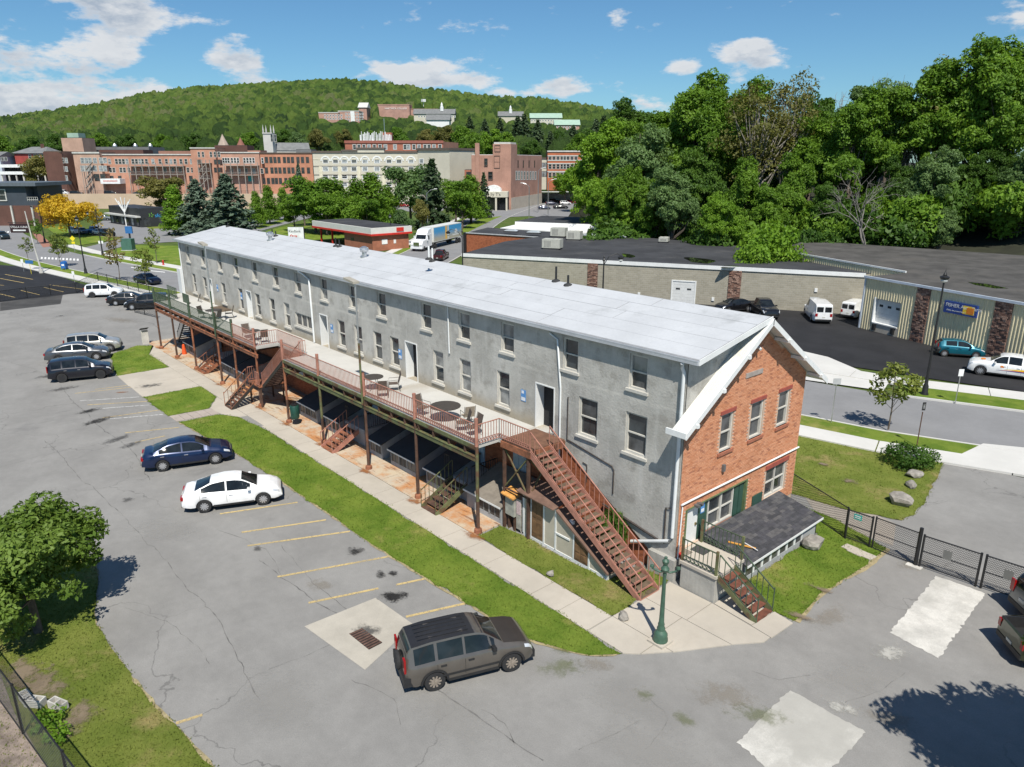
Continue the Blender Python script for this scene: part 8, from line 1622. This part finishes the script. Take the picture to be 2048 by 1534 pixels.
def tree_proto(seed, H, Rr, trunk_h, nclump, per, leaf, lm, bark=None, shape='round', clump=.22, low=.0, limbs=9, tr=None, lobes=0):
    r_ = np.random.default_rng(seed); ch = H - trunk_h; cen = np.array([0, 0, trunk_h + ch * .5]); C = []
    if lobes:
        LC = [cen + rnd_dir(r_, 1)[0] * r_.uniform(.25, .82) * np.array([Rr, Rr, ch * .47]) for _ in range(lobes)]; LR = r_.uniform(.18, .5, lobes) * Rr
        for q in range(nclump):
            j = r_.integers(lobes); d = rnd_dir(r_, 1)[0]; d[2] = abs(d[2]) if r_.random() < .7 else d[2]; C.append(LC[j] + d * LR[j] * r_.uniform(.55, 1.05) * np.array([1, 1, 1.15]))
    while len(C) < nclump:
        d = rnd_dir(r_, 1)[0]; rad = r_.uniform(.35, 1.) ** .45
        if shape == 'cone': t = r_.random() ** 1.5; p = np.array([d[0], d[1], 0]); p /= np.linalg.norm(p) + 1e-9; p = p * Rr * (1 - t) ** .85 * r_.uniform(.35, 1.0); p[2] = trunk_h + ch * t
        elif shape == 'oval': p = cen + d * rad * np.array([Rr * (1. - .25 * max(d[2], 0)), Rr * (1. - .25 * max(d[2], 0)), ch * .5])
        else: p = cen + d * rad * np.array([Rr, Rr, ch * .5]); 
        if shape == 'round' and p[2] < trunk_h + ch * .12 and r_.random() < .6: continue
        C.append(p)
    C = np.array(C); csz = clump * Rr * r_.uniform(.65, 1.35, nclump); big = r_.random(3) * 6
    P = []; Nn = []; T = []
    for c, s in zip(C, csz):
        k = max(3, int(per * (s / (clump * Rr)) ** 2)); d = rnd_dir(r_, k); q = c + d * (s * r_.uniform(.45, 1.05, k) ** .5)[:, None] * np.array([1.15, 1.15, .72])
        out = (c - cen) / (np.linalg.norm(c - cen) + 1e-6); P.append(q); Nn.append(d * .7 + out * .5 + np.array([0, 0, .55])); T.append(np.full(k, r_.random()) * .7 + .3 * r_.random(k))
    P = np.concatenate(P); Nn = np.concatenate(Nn); T = np.concatenate(T); keep = P[:, 2] > max(.15, low); P, Nn, T = P[keep], Nn[keep], T[keep]
    V, F = leaf_quads(P, Nn, leaf, r_); e = bpy.data.objects.new('tree_proto', None)
    cr = npmesh('crown', V, F, lm, None, np.repeat(T, 4)); cr.parent = e
    b = MB(); tr = tr or H * .016 + .05; top = trunk_h + ch * .75; wob = r_.normal(0, .02 * H, (4, 2)); wob[0] = 0
    pts = [(wob[i][0] * i / 3, wob[i][1] * i / 3, top * i / 3) for i in range(4)]; b.tube(pts, [tr * 1.15, tr * .85, tr * .55, tr * .15], 8)
    for k in range(limbs):
        c = C[r_.integers(nclump)]; t = r_.uniform(.25, .8); zz = max(trunk_h * .7, min(c[2] - .15 * ch, top) * t + trunk_h * .3); i = min(2, int(zz / top * 3)); f = zz / top * 3 - i; o = np.array(pts[i]) * (1 - f) + np.array(pts[min(i + 1, 3)]) * f; m = (o + c) / 2 + np.array([0, 0, -.05 * ch]); b.tube([o, m, c], [tr * .38, tr * .25, tr * .06], 5)
    tk = b.build('trunk', bark or m_bark); tk.parent = e; return e
def spruce_proto(seed, H, Rr, lm, n=150, leaf=.3, per=26):
    r_ = np.random.default_rng(seed); P = []; Nn = []; T = []
    for k in range(n):
        t = (k + r_.random()) / n; t = t ** 1.15; z = H * (.06 + .93 * t); L = Rr * (1 - t) ** .8 * r_.uniform(.7, 1.1) + .15; a = k * 2.399 + r_.normal(0, .3); dr = np.array([math.cos(a), math.sin(a)]); m = int(per * (.35 + L / Rr)); s = r_.random(m) ** .7
        q = np.empty((m, 3)); lat = r_.normal(0, .13, m) * L * (1.1 - s); q[:, 0] = dr[0] * L * s - dr[1] * lat; q[:, 1] = dr[1] * L * s + dr[0] * lat; q[:, 2] = z - L * .28 * s + .12 * L * s ** 3 + r_.normal(0, .05, m) * L; P.append(q); Nn.append(np.tile([dr[0] * .5, dr[1] * .5, .8], (m, 1))); T.append(np.full(m, r_.random()) * .6 + .4 * s)
    P = np.concatenate(P); V, F = leaf_quads(P, np.concatenate(Nn), leaf, r_, 2.0, .6); e = bpy.data.objects.new('tree_proto', None); cr = npmesh('crown', V, F, lm, None, np.repeat(np.concatenate(T), 4)); cr.parent = e; tk = MB().tube([(0, 0, 0), (0, 0, H * .95)], [H * .018, .03], 7).build('trunk', m_bark); tk.parent = e; return e
TP = []
def plant(proto, loc, label, s=1., rz=None, group=None, name='tree', cat='tree', sz=None, lm=None):
    t_ = copy_tree(proto); t_.name = name; t_.location = tuple(map(float, loc)); t_.rotation_euler = (0, 0, random.uniform(0, 6.28) if rz is None else rz); t_.scale = (s, s, sz or s); tag(t_, label, cat, group)
    if lm:
        for c in t_.children:
            if c.name.startswith('crown'): c.material_slots[0].link = 'OBJECT'; c.material_slots[0].material = lm
    return t_
# near cherry tree, and the one outside the frame at lower right whose shade falls on the lot
ch_ = tree_proto(21, 5.0, 2.7, 1.3, 460, 95, .14, ml_cherry, shape='round', clump=.15, limbs=18, tr=.14, lobes=16); TP.append(ch_)
plant(ch_, (-28.2, 2.1, .02), 'round green tree with grey trunk in lower left corner', .96, .6)
plant(ch_, (.72, 20.32, .0), 'leafy tree at lower right whose shade falls on the lot', 1.25, 2.2, sz=1.75)
# street saplings
sap = [tree_proto(31, 4.6, 1.15, 1.6, 30, 22, .21, ml_sap, shape='oval', clump=.3, limbs=8, tr=.05), tree_proto(32, 4.4, 1.0, 1.5, 20, 14, .20, ml_sap, shape='oval', clump=.28, limbs=9, tr=.045), tree_proto(33, 5.6, 1.5, 1.9, 40, 20, .24, ml_sap, shape='oval', clump=.26, limbs=10, tr=.06)]; TP += sap
GS = 'young street trees'
plant(sap[2], (*g2(1776, 862), .1), 'young street tree on verge between gable and ribbed store', .82, 1.0, GS)
for i, (x, y, k, s, lab, lm) in enumerate(((240, 562, 1, 1.25, 'thin brownish sapling left of the navy saloon', ml_sapr), (293, 572, 0, 1.1, 'green sapling in front of the navy saloon', None), (122, 534, 0, 1.15, 'green sapling by the blue mailbox', None), (58, 526, 1, .95, 'small sapling below the hanging restaurant sign', None), (314, 528, 1, 1.3, 'sapling at the far edge of open front lawn', None), (235, 518, 1, 1.2, 'thin sapling beside the green utility box', ml_sapr), (76, 488, 0, 1.1, 'dark sapling by the brick paved crossing', ml_dark))):
    plant(sap[k], (*g2(x, y), .08), lab, s, i * 1.3, GS, lm=lm)
# yellow tree, spruces, park trees
yel = tree_proto(41, 9.0, 6.2, 2.2, 240, 44, .34, ml_yel, shape='round', clump=.16, limbs=18, lobes=14); TP.append(yel); plant(yel, (*g2(142, 474), 0), 'spreading golden-yellow tree by the bank lot', 1., .4)
spr = [spruce_proto(51, 15, 5.2, ml_spruce, 170, .55, 24), spruce_proto(52, 12, 3.6, ml_pine, 120, .5, 20)]; TP += spr
map_ = [tree_proto(61, 11, 4.2, 2.2, 220, 46, .34, ml_maple, shape='oval', clump=.19, lobes=11), tree_proto(62, 11, 3.2, 1.8, 170, 44, .32, ml_maple, shape='cone', clump=.28), tree_proto(63, 13, 5.6, 2.5, 260, 50, .40, ml_maple, shape='round', clump=.17, lobes=12)]; TP += map_
def treeat(proto, Hp, x, yb, yt, label, group, lm=None, D=None, name='tree', wk=1., rz=None):
    """foot at photo pixel (x, yb) on the ground (or at distance D), top at row yt"""
    if D: p = atD(x, yb, D)
    else: p = G(x, yb)
    d = ray(x, yt); hz = HC + d[2] / np.hypot(d[0], d[1]) * np.hypot(p[0], p[1]) - p[2]; s = hz / Hp
    return plant(proto, p, label, s * wk, rz, group, name, sz=s, lm=lm)
treeat(spr[0], 15, 402, 470, 358, 'left broad blue-grey spruce behind the white roof', 'spruces', name='spruce_tree', wk=1.55); treeat(spr[0], 15, 462, 478, 347, 'right broad dark spruce behind the white roof', 'spruces', name='spruce_tree', wk=1.6)
treeat(spr[0], 15, 604, 428, 326, 'blue spruce in front of the hotel left corner', 'spruces', name='spruce_tree', wk=.62); treeat(spr[1], 12, 868, 460, 318, 'tall dark pine right of the hotel front', 'spruces', ml_pine, name='pine_tree', wk=1.15); treeat(spr[1], 12, 968, 436, 345, 'slim dark spruce beside the theatre canopy', 'spruces', name='pine_tree', wk=.8); treeat(spr[1], 12, 668, 455, 366, 'slim spruce among the hotel maples', 'spruces', name='pine_tree', wk=.8)
GP_ = 'park trees before the hotel'
for (k, x, yb, yt, lab, lm, wk) in ((0, 335, 440, 352, 'olive round tree right of black bank', ml_olive, 1.25), (1, 358, 470, 372, 'bright slim tree left of the spruces', ml_bright, 1.1), (1, 540, 448, 372, 'slim maple right of the spruces', None, 1.), (1, 570, 440, 376, 'slim maple between spruces and blue spruce', None, 1.), (1, 516, 455, 384, 'small slim maple touching the right spruce', None, .9),
        (0, 632, 466, 352, 'full maple at left of hotel row', None, 1.1), (1, 682, 466, 364, 'second maple of hotel row', None, 1.2), (1, 716, 464, 360, 'third maple of hotel row', None, 1.25), (1, 748, 462, 348, 'tall fourth maple of hotel row', None, 1.2), (0, 655, 470, 385, 'low maple filling the hotel row', None, 1.2), (0, 700, 470, 392, 'low broad maple behind drive-through canopy', None, 1.2), (0, 736, 468, 396, 'low maple above the drive-through roof', None, 1.1),
        (0, 822, 450, 330, 'pale feathery tree hiding the hotel right half', ml_grey, 1.15), (2, 808, 488, 418, 'round bushy tree left of the lorry', ml_grey, .85), (0, 912, 452, 356, 'green maple right of the tall dark pine', None, 1.1), (1, 942, 446, 352, 'green maple before the theatre canopy', None, 1.3), (0, 925, 458, 380, 'low green maple above the lorry trailer', None, 1.0), (2, 845, 470, 398, 'brownish bare-looking tree behind the lorry', ml_olive, .7), (2, 900, 400, 330, 'dark tree between hotel and theatre', ml_dark, .9), (0, 790, 440, 385, 'bright shrub tree below the hotel arches', ml_bright, 1.),
        (0, 610, 452, 372, 'maple below the blue spruce', None, 1.), (1, 775, 452, 372, 'slim maple at right end of hotel row', None, 1.1), (0, 590, 462, 400, 'low maple left of the hotel row', None, 1.1), (1, 765, 446, 388, 'low slim maple behind the drive-through roof', ml_bright, 1.1), (2, 1130, 408, 342, 'bright green tree right of theatre lot', ml_bright, 1.1), (2, 1165, 425, 322, 'bright green tree at left end of big wood', ml_bright, 1.0)):
    treeat(map_[k], (11, 11, 13)[k], x, yb, yt, lab, GP_, lm, wk=wk)
for i, (x, y) in enumerate(((952, 440), (960, 438), (1188, 470), (963, 491), (1011, 480))): treeat(spr[1], 12, x, y, y - 12, ['left', 'right', 'lone', 'near', 'far'][i] + ' tiny clipped conifer ' + ['by the side street grass', 'by the side street grass', 'beside the white block', 'against the brown brick shop', 'against the brown brick shop'][i], 'small conifers', name='conifer_shrub')
# town trees behind the rows
r2 = random.Random(5); GT = 'trees behind the town'
mid = [(640, 262, 300, 2, ml_olive, 420), (600, 268, 300, 2, ml_grey, 430), (690, 262, 290, 2, ml_olive, 430), (745, 265, 300, 2, ml_maple, 440), (800, 258, 300, 2, ml_maple, 430), (850, 262, 300, 2, ml_olive, 420), (890, 255, 300, 2, ml_olive, 430), (930, 255, 310, 2, ml_maple, 400), (985, 262, 312, 2, ml_bright, 380), (1010, 268, 320, 2, ml_maple, 390), (945, 270, 320, 2, ml_maple, 370), (1060, 285, 330, 2, ml_dark, 400), (1120, 265, 310, 2, ml_dark, 480), (1160, 270, 330, 2, ml_maple, 420), (1180, 262, 330, 2, ml_dark, 440),
       (20, 275, 330, 2, ml_maple, 420), (70, 278, 330, 2, ml_dark, 400), (125, 272, 320, 2, ml_dark, 380), (210, 270, 310, 2, ml_maple, 420), (330, 272, 310, 2, ml_maple, 430), (390, 270, 310, 2, ml_dark, 440), (500, 268, 310, 2, ml_maple, 430), (570, 262, 305, 2, ml_dark, 440), (-30, 280, 340, 2, ml_maple, 380), (85, 315, 372, 0, ml_olive, 285), (260, 272, 310, 2, ml_dark, 440)]
for i, (x, yt, yb, k, lm, D) in enumerate(mid):
    treeat(map_[k], (11, 11, 13)[k], x, yb + 20, yt - 4, 'broad ' + {'leaf_olive': 'olive', 'leaf_greygreen': 'grey-green', 'leaf_maple': 'green', 'leaf_bright': 'bright green', 'leaf_dark': 'dark green'}[lm.name] + ' tree above the roofs ' + ['left of the church nave tree', 'right of the church', 'above the hotel left end', 'left of the antenna array', 'right of the antenna array', 'above the hotel right end', 'over the red upper storeys', 'left of the theatre tower', 'behind the theatre tower', 'right of the theatre tower', 'over theatre chimney', 'beyond the theatre roof', 'below the copper roofs', 'over the red and cream block', 'at the edge of the big wood', 'over the pale house', 'left of the red house', 'right of the red house', 'over the square penthouse', 'above the long gallery', 'above the tall fire stair', 'between turret and church', 'behind the church tower', 'at the far left edge', 'in front of the parking deck', 'right of the penthouse'][i], GT, lm, D=D, wk=.95)
for i, (x, yt, yb, D) in enumerate(((1035, 232, 320, 520), (1048, 228, 320, 540), (1000, 236, 300, 560), (970, 238, 300, 560), (1075, 240, 330, 500), (940, 232, 290, 600), (1190, 238, 320, 560), (1205, 232, 320, 600), (1145, 250, 320, 540), (1100, 262, 330, 430))):
    treeat(spr[1], 12, x, yb, yt, 'tall dark pine on lower hillside ' + ['straight above theatre tower', 'just right of theatre tower', 'left of grey cupola hall', 'second left of grey cupola hall', 'left of the cream hall', 'right of white college building', 'near the skyline wood', 'closest to the big wood', 'right of the lower brick hall', 'above the red and cream block'][i], 'hillside pines', ml_pine, D=D, name='pine_tree', wk=1.25)
# ------------------------------------------------------------------ big wood on the slope behind the store
def slope_h(x, y):
    if 1024 + FPX * 1.02 * (x * RH[0] + y * RH[1]) / (x * FH[0] + y * FH[1] + 4) < 1190: return -1.
    """ground level of the wooded bank: rises away from the store yard"""
    s = (y - 106) * .94 + (x + 60) * .06; return max(0., min(16., (s) * .30))
b = MB(); X = np.linspace(-190, 110, 40); Y = np.linspace(100, 250, 26)
vs = [(x, y, slope_h(x, y) - .3 + .25 * math.sin(x * .3) * math.cos(y * .23)) for y in Y for x in X]; b.add(vs, [(j * 40 + i, j * 40 + i + 1, (j + 1) * 40 + i + 1, (j + 1) * 40 + i) for j in range(25) for i in range(39)]); 
m_floor = mat('forest_floor', (.020, .022, .010), .95, .35, .4)
b.build('wooded_bank', m_floor, kind='structure')
big = [tree_proto(71, 22, 6.4, 1.8, 560, 85, .31, ml_maple, shape='oval', clump=.13, limbs=26, lobes=15), tree_proto(72, 22, 5.6, 2.0, 500, 85, .30, ml_maple, shape='oval', clump=.14, limbs=20, lobes=15), tree_proto(73, 22, 7.0, 2.6, 560, 85, .31, ml_maple, shape='round', clump=.12, limbs=24, lobes=14), tree_proto(74, 22, 5.6, 6, 240, 20, .30, ml_olive, m_barkl, 'round', .16, limbs=60, lobes=16)]; TP += big
GW = 'trees of the big wood'
wood = [  # x, top row, distance, kind, material, width
 (1195, 232, 150, 0, ml_bright, .8), (1230, 205, 158, 1, ml_maple, .85), (1275, 205, 135, 1, ml_grey, .85), (1260, 195, 172, 0, ml_dark, .9), (1330, 190, 150, 0, ml_maple, .8), (1375, 132, 142, 0, ml_maple, .85), (1420, 138, 136, 2, ml_maple, .75), (1468, 148, 140, 0, ml_maple, .8), (1500, 172, 128, 3, ml_olive, .9), (1560, 150, 132, 3, ml_olive, .8), (1612, 145, 138, 1, ml_dark, .8), (1640, 185, 126, 1, ml_maple, .8),
 (1690, 165, 122, 0, ml_maple, .75), (1735, 118, 130, 1, ml_grey, .8), (1790, 135, 124, 0, ml_maple, .8), (1830, 130, 126, 3, ml_olive, .9), (1880, 84, 122, 0, ml_maple, .8), (1930, 82, 120, 0, ml_maple, .8), (1985, 110, 118, 2, ml_maple, .75), (2035, 58, 126, 0, ml_grey, .8), (2080, 95, 116, 0, ml_maple, .85), (2130, 70, 120, 2, ml_maple, .9), (2190, 80, 118, 0, ml_maple, .9),
 (1250, 300, 126, 2, ml_maple, .7), (1210, 330, 130, 2, ml_bright, .7), (1345, 285, 118, 1, ml_grey, .75), (1310, 330, 122, 2, ml_maple, .65), (1430, 362, 108, 2, ml_bright, .7), (1480, 300, 116, 0, ml_maple, .7), (1535, 330, 114, 1, ml_maple, .75), (1585, 290, 118, 0, ml_maple, .7), (1660, 330, 112, 1, ml_dark, .75), (1740, 350, 110, 2, ml_maple, .6), (1790, 300, 114, 0, ml_dark, .7), (1855, 250, 110, 1, ml_grey, .8), (1920, 300, 112, 0, ml_dark, .75), (1890, 400, 104, 2, ml_grey, .6), (1985, 260, 112, 1, ml_dark, .8), (2045, 240, 108, 1, ml_grey, .8), (2100, 260, 108, 0, ml_maple, .8),
 (1400, 250, 130, 1, ml_dark, .8), (1520, 240, 136, 1, ml_dark, .8), (1700, 260, 128, 2, ml_dark, .8), (1450, 200, 150, 2, ml_dark, .8), (1580, 200, 150, 2, ml_dark, .8), (1760, 190, 146, 2, ml_dark, .8), (1660, 190, 150, 2, ml_dark, .8), (1850, 170, 144, 2, ml_dark, .8), (1950, 150, 142, 2, ml_dark, .8), (1300, 250, 150, 2, ml_dark, .8)]
ADJ = {'leaf_maple': 'green', 'leaf_dark': 'deep green', 'leaf_bright': 'yellow-green', 'leaf_olive': 'sparse olive', 'leaf_greygreen': 'pale grey-green'}
r3 = random.Random(8)
for i, (x, yt, D, k, lm, wk) in enumerate(wood):
    yt -= (12 if x < 1850 else 26) if i < 23 else 0
    p = atD(x, 420, D); z = slope_h(p[0], p[1]) - .2; d = ray(x, yt); hz = HC + d[2] / np.hypot(d[0], d[1]) * np.hypot(p[0], p[1]) - z; s = max(hz, 5) / 22.; row = 'skyline' if i < 23 else ('front' if i < 40 else 'inner')
    col_ = sum(1 for q in wood[:i + 1] if (0 if wood.index(q) < 23 else (1 if wood.index(q) < 40 else 2)) == (0 if i < 23 else (1 if i < 40 else 2)) and q[4].name == lm.name)
    nth = ['first', 'second', 'third', 'fourth', 'fifth', 'sixth', 'seventh', 'eighth', 'ninth', 'tenth', 'eleventh', 'twelfth', 'thirteenth', 'fourteenth'][col_ - 1]
    plant(big[k], (p[0], p[1], z), '%s tree of the big wood, %s %s one in its %s row' % (ADJ[lm.name], nth, ADJ[lm.name], row), max(s * .95, .55) * (wk + .12), r3.uniform(0, 6.28), GW, sz=s, lm=lm)
und = tree_proto(84, 5, 4.2, .2, 200, 46, .34, ml_dark, shape='round', clump=.18, limbs=8, lobes=12); TP.append(und)
for i in range(26):
    x = 1185 + i * 36; D = 106 + (i * 37 % 17) if i > 6 else 118 + (i * 37 % 17); p = atD(x, 420, D); lm = (ml_dark, ml_maple, ml_dark, ml_dark, ml_dark)[i * 7 % 5]  # mostly dark leaves: deep shade at the wood's foot put into their colour
    plant(und, (p[0], p[1], max(0, slope_h(p[0], p[1])) - .2), 'leafy understorey shrub at the foot of the wood, number %s from the left' % ['one', 'two', 'three', 'four', 'five', 'six', 'seven', 'eight', 'nine', 'ten', 'eleven', 'twelve', 'thirteen', 'fourteen', 'fifteen', 'sixteen', 'seventeen', 'eighteen', 'nineteen', 'twenty', 'twenty-one', 'twenty-two', 'twenty-three', 'twenty-four', 'twenty-five', 'twenty-six'][i], 1.0 + (i * 13 % 7) * .09, i * 1.7, 'shrubs at the foot of the wood', 'understorey_shrub', 'bush', 1.1 + (i * 11 % 5) * .2, lm)
# dead grey tree and bare skyline twigs
def bare_proto(seed, H):
    r_ = np.random.default_rng(seed); b = MB(); pts = []
    def grow(p, d, L, rad, n):
        if n == 0 or rad < .008: return
        q = p + d * L; b.tube([p, (p + q) / 2 + r_.normal(0, .04 * L, 3), q], [rad, rad * .8, rad * .62], 4 if n < 4 else 6, cap=False)
        for k in range(3 if n > 2 else 2): nd = d + r_.normal(0, .55, 3) + np.array([0, 0, .04]); nd /= np.linalg.norm(nd); grow(q, nd, L * r_.uniform(.58, .85), rad * .6, n - 1)
    grow(np.zeros(3), np.array([0, 0, 1.]), H * .3, H * .016, 6); e = bpy.data.objects.new('tree_proto', None); tk = b.build('trunk', mat('dead_wood', (.20, .185, .165), .9, .2, 4)); tk.parent = e; return e
bp = bare_proto(3, 16); TP.append(bp)
p = atD(1745, 400, 103); plant(bp, (p[0], p[1], slope_h(p[0], p[1]) - .2), 'leafless grey dead tree in front of the big wood', .95, .5, None, 'dead_tree')
p = atD(1722, 250, 136); plant(bp, (p[0], p[1], 8), 'bare twiggy treetop on the wood skyline', 1.35, 2.5, None, 'bare_tree')
# shrub on the warehouse roof edge, juniper, others
bu = tree_proto(81, 3.0, 2.6, .3, 170, 46, .15, ml_bright, shape='round', clump=.18, limbs=8, tr=.06, lobes=12); TP.append(bu)
p = G(1535, 520, 4.6); plant(bu, (p[0] - .5, p[1] + .5, .1), 'bright yellow-green bushy tree between warehouse and store', 2.0, 0, None, sz=2.6)
ju = tree_proto(82, 1.1, 1.35, .0, 80, 40, .11, ml_dark, shape='round', clump=.22, limbs=3, tr=.04); TP.append(ju)
plant(ju, (*g2(1818, 930), .02), 'dark round juniper bush by the drive', 1., 0, None, 'juniper_bush', 'bush', .95); plant(ju, (-18.0, 21.5, .02), 'dark evergreen shrub behind the long stair', .55, 1, None, 'evergreen_shrub', 'bush', 1.9)
plant(ju, (-18.8, 33.6, .02), 'small shrub at far brick corner', .5, 2, None, 'corner_shrub', 'bush', .6, ml_grey)
wd = tree_proto(83, .5, .6, 0, 20, 16, .14, ml_bright, shape='round', clump=.4, limbs=2, tr=.01); TP.append(wd)
for i, (x, y, s) in enumerate(((100, 1450, .7), (118, 1478, .6), (1080, 1052, .5), (1075, 1058, .5))): plant(wd, (*g2(x, y), .02), ['leafy weed nearest the wire fence corner', 'leafy weed beside the concrete blocks', 'weeds at left end of tan shed', 'second weed tuft at end of tan shed'][i], s, i, None, 'weed', 'plant')
# ================================================================== wooded hill behind the town
def hill():
    na, nd = 640, 420; px_ = np.linspace(-420, 1700, na); Ds = 300 * (2300 / 300) ** np.linspace(0, 1, nd)
    U = np.array([RH[:2] * float((ray(x, 300) @ RH) / (ray(x, 300) @ FH)) + FH[:2] for x in px_])
    X = U[:, 0][None] * Ds[:, None]; Y = U[:, 1][None] * Ds[:, None]; T = np.clip((Ds[:, None] - 330) / 1170, 0, 2) * np.ones_like(X)
    base = hill_base(px_, Ds[:, None] * np.ones((1, na)))
    base = base + 5 * np.sin(X * .012) * np.sin(Y * .015 + 1) * np.clip(T * 3, 0, 1) * np.clip((1.05 - T) * 6, 0, 1)
    # rounded crowns: nearest of jittered tree sites
    g = 8.5; r_ = np.random.default_rng(1); nx = 400; JX, JY, JR, JH, JT = (r_.random((nx, nx)) for _ in range(5))
    I = np.floor(X / g).astype(int); J = np.floor(Y / g).astype(int); best = np.full(X.shape, -1e9); tint = np.zeros(X.shape); kind = np.zeros(X.shape)
    big_ = .5 + .5 * np.sin(X * .006 + 2 * np.sin(Y * .004)) * np.sin(Y * .007)
    for di in (-1, 0, 1):
        for dj in (-1, 0, 1):
            a, c = (I + di) % nx, (J + dj) % nx; cx = (I + di + .15 + .7 * JX[a, c]) * g; cy = (J + dj + .15 + .7 * JY[a, c]) * g; rr_ = g * (.45 + .5 * JR[a, c]); d = np.hypot(X - cx, Y - cy) / rr_
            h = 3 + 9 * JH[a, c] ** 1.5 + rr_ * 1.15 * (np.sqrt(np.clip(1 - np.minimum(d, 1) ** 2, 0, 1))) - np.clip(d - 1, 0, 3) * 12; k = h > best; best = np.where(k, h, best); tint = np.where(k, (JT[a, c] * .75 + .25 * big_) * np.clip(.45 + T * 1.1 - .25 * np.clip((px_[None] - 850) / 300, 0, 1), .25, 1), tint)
    near = np.clip((Ds[:, None] - 330) / 80, 0, 1); Z = base + best * near + r_.normal(0, .8, X.shape) * near * (Ds[:, None] / 800) ** .5 * 1.3
    for (a0, a1, D0) in CLEAR:
        k = ((px_ > a0 - 3) & (px_ < a1 + 3))[None] & (Ds[:, None] > D0 - 26) & (Ds[:, None] < D0 + 30); Z = np.where(k, base - 2, Z); k = ((px_ > a0 - 6) & (px_ < a1 + 6))[None] & (Ds[:, None] > D0 - 150) & (Ds[:, None] <= D0 - 26); Z = np.where(k, base + best * .75, Z)
    V = np.stack([X, Y, Z], -1).reshape(-1, 3); q = np.arange(na * nd).reshape(nd, na); F = np.stack([q[:-1, :-1], q[:-1, 1:], q[1:, 1:], q[1:, :-1]], -1).reshape(-1, 4)
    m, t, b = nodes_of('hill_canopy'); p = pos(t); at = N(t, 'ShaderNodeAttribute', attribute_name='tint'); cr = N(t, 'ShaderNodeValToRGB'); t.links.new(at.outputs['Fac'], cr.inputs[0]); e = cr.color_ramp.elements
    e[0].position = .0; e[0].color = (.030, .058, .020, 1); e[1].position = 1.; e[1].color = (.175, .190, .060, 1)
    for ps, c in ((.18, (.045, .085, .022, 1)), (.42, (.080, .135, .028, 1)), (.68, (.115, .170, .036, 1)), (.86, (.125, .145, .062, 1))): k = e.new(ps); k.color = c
    c = mixc_(t, 1., cr.outputs[0], mixc_(t, noise(t, p, .35, 4, .7), (.55,) * 3, (1.45,) * 3), 'MULTIPLY'); t.links.new(c, b.inputs['Base Color']); b.inputs['Roughness'].default_value = .9; b.inputs['Specular IOR Level'].default_value = .1
    bump(t, b, noise(t, p, .35, 6, .8), 4.)
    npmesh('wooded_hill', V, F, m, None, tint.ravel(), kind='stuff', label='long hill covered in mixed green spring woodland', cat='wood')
hill()
for o in PROTO.values():        # keep the builders' own copies out of the scene
    for ch in list(o.children):
        for g_ in list(ch.children): bpy.data.objects.remove(g_)
        bpy.data.objects.remove(ch)
    bpy.data.objects.remove(o)
for o in TP:
    for ch in list(o.children): bpy.data.objects.remove(ch)
    bpy.data.objects.remove(o)
for o in COL.objects:      # children keep the category-free look of parts
    if o.parent is not None and 'category' in o: del o['category']
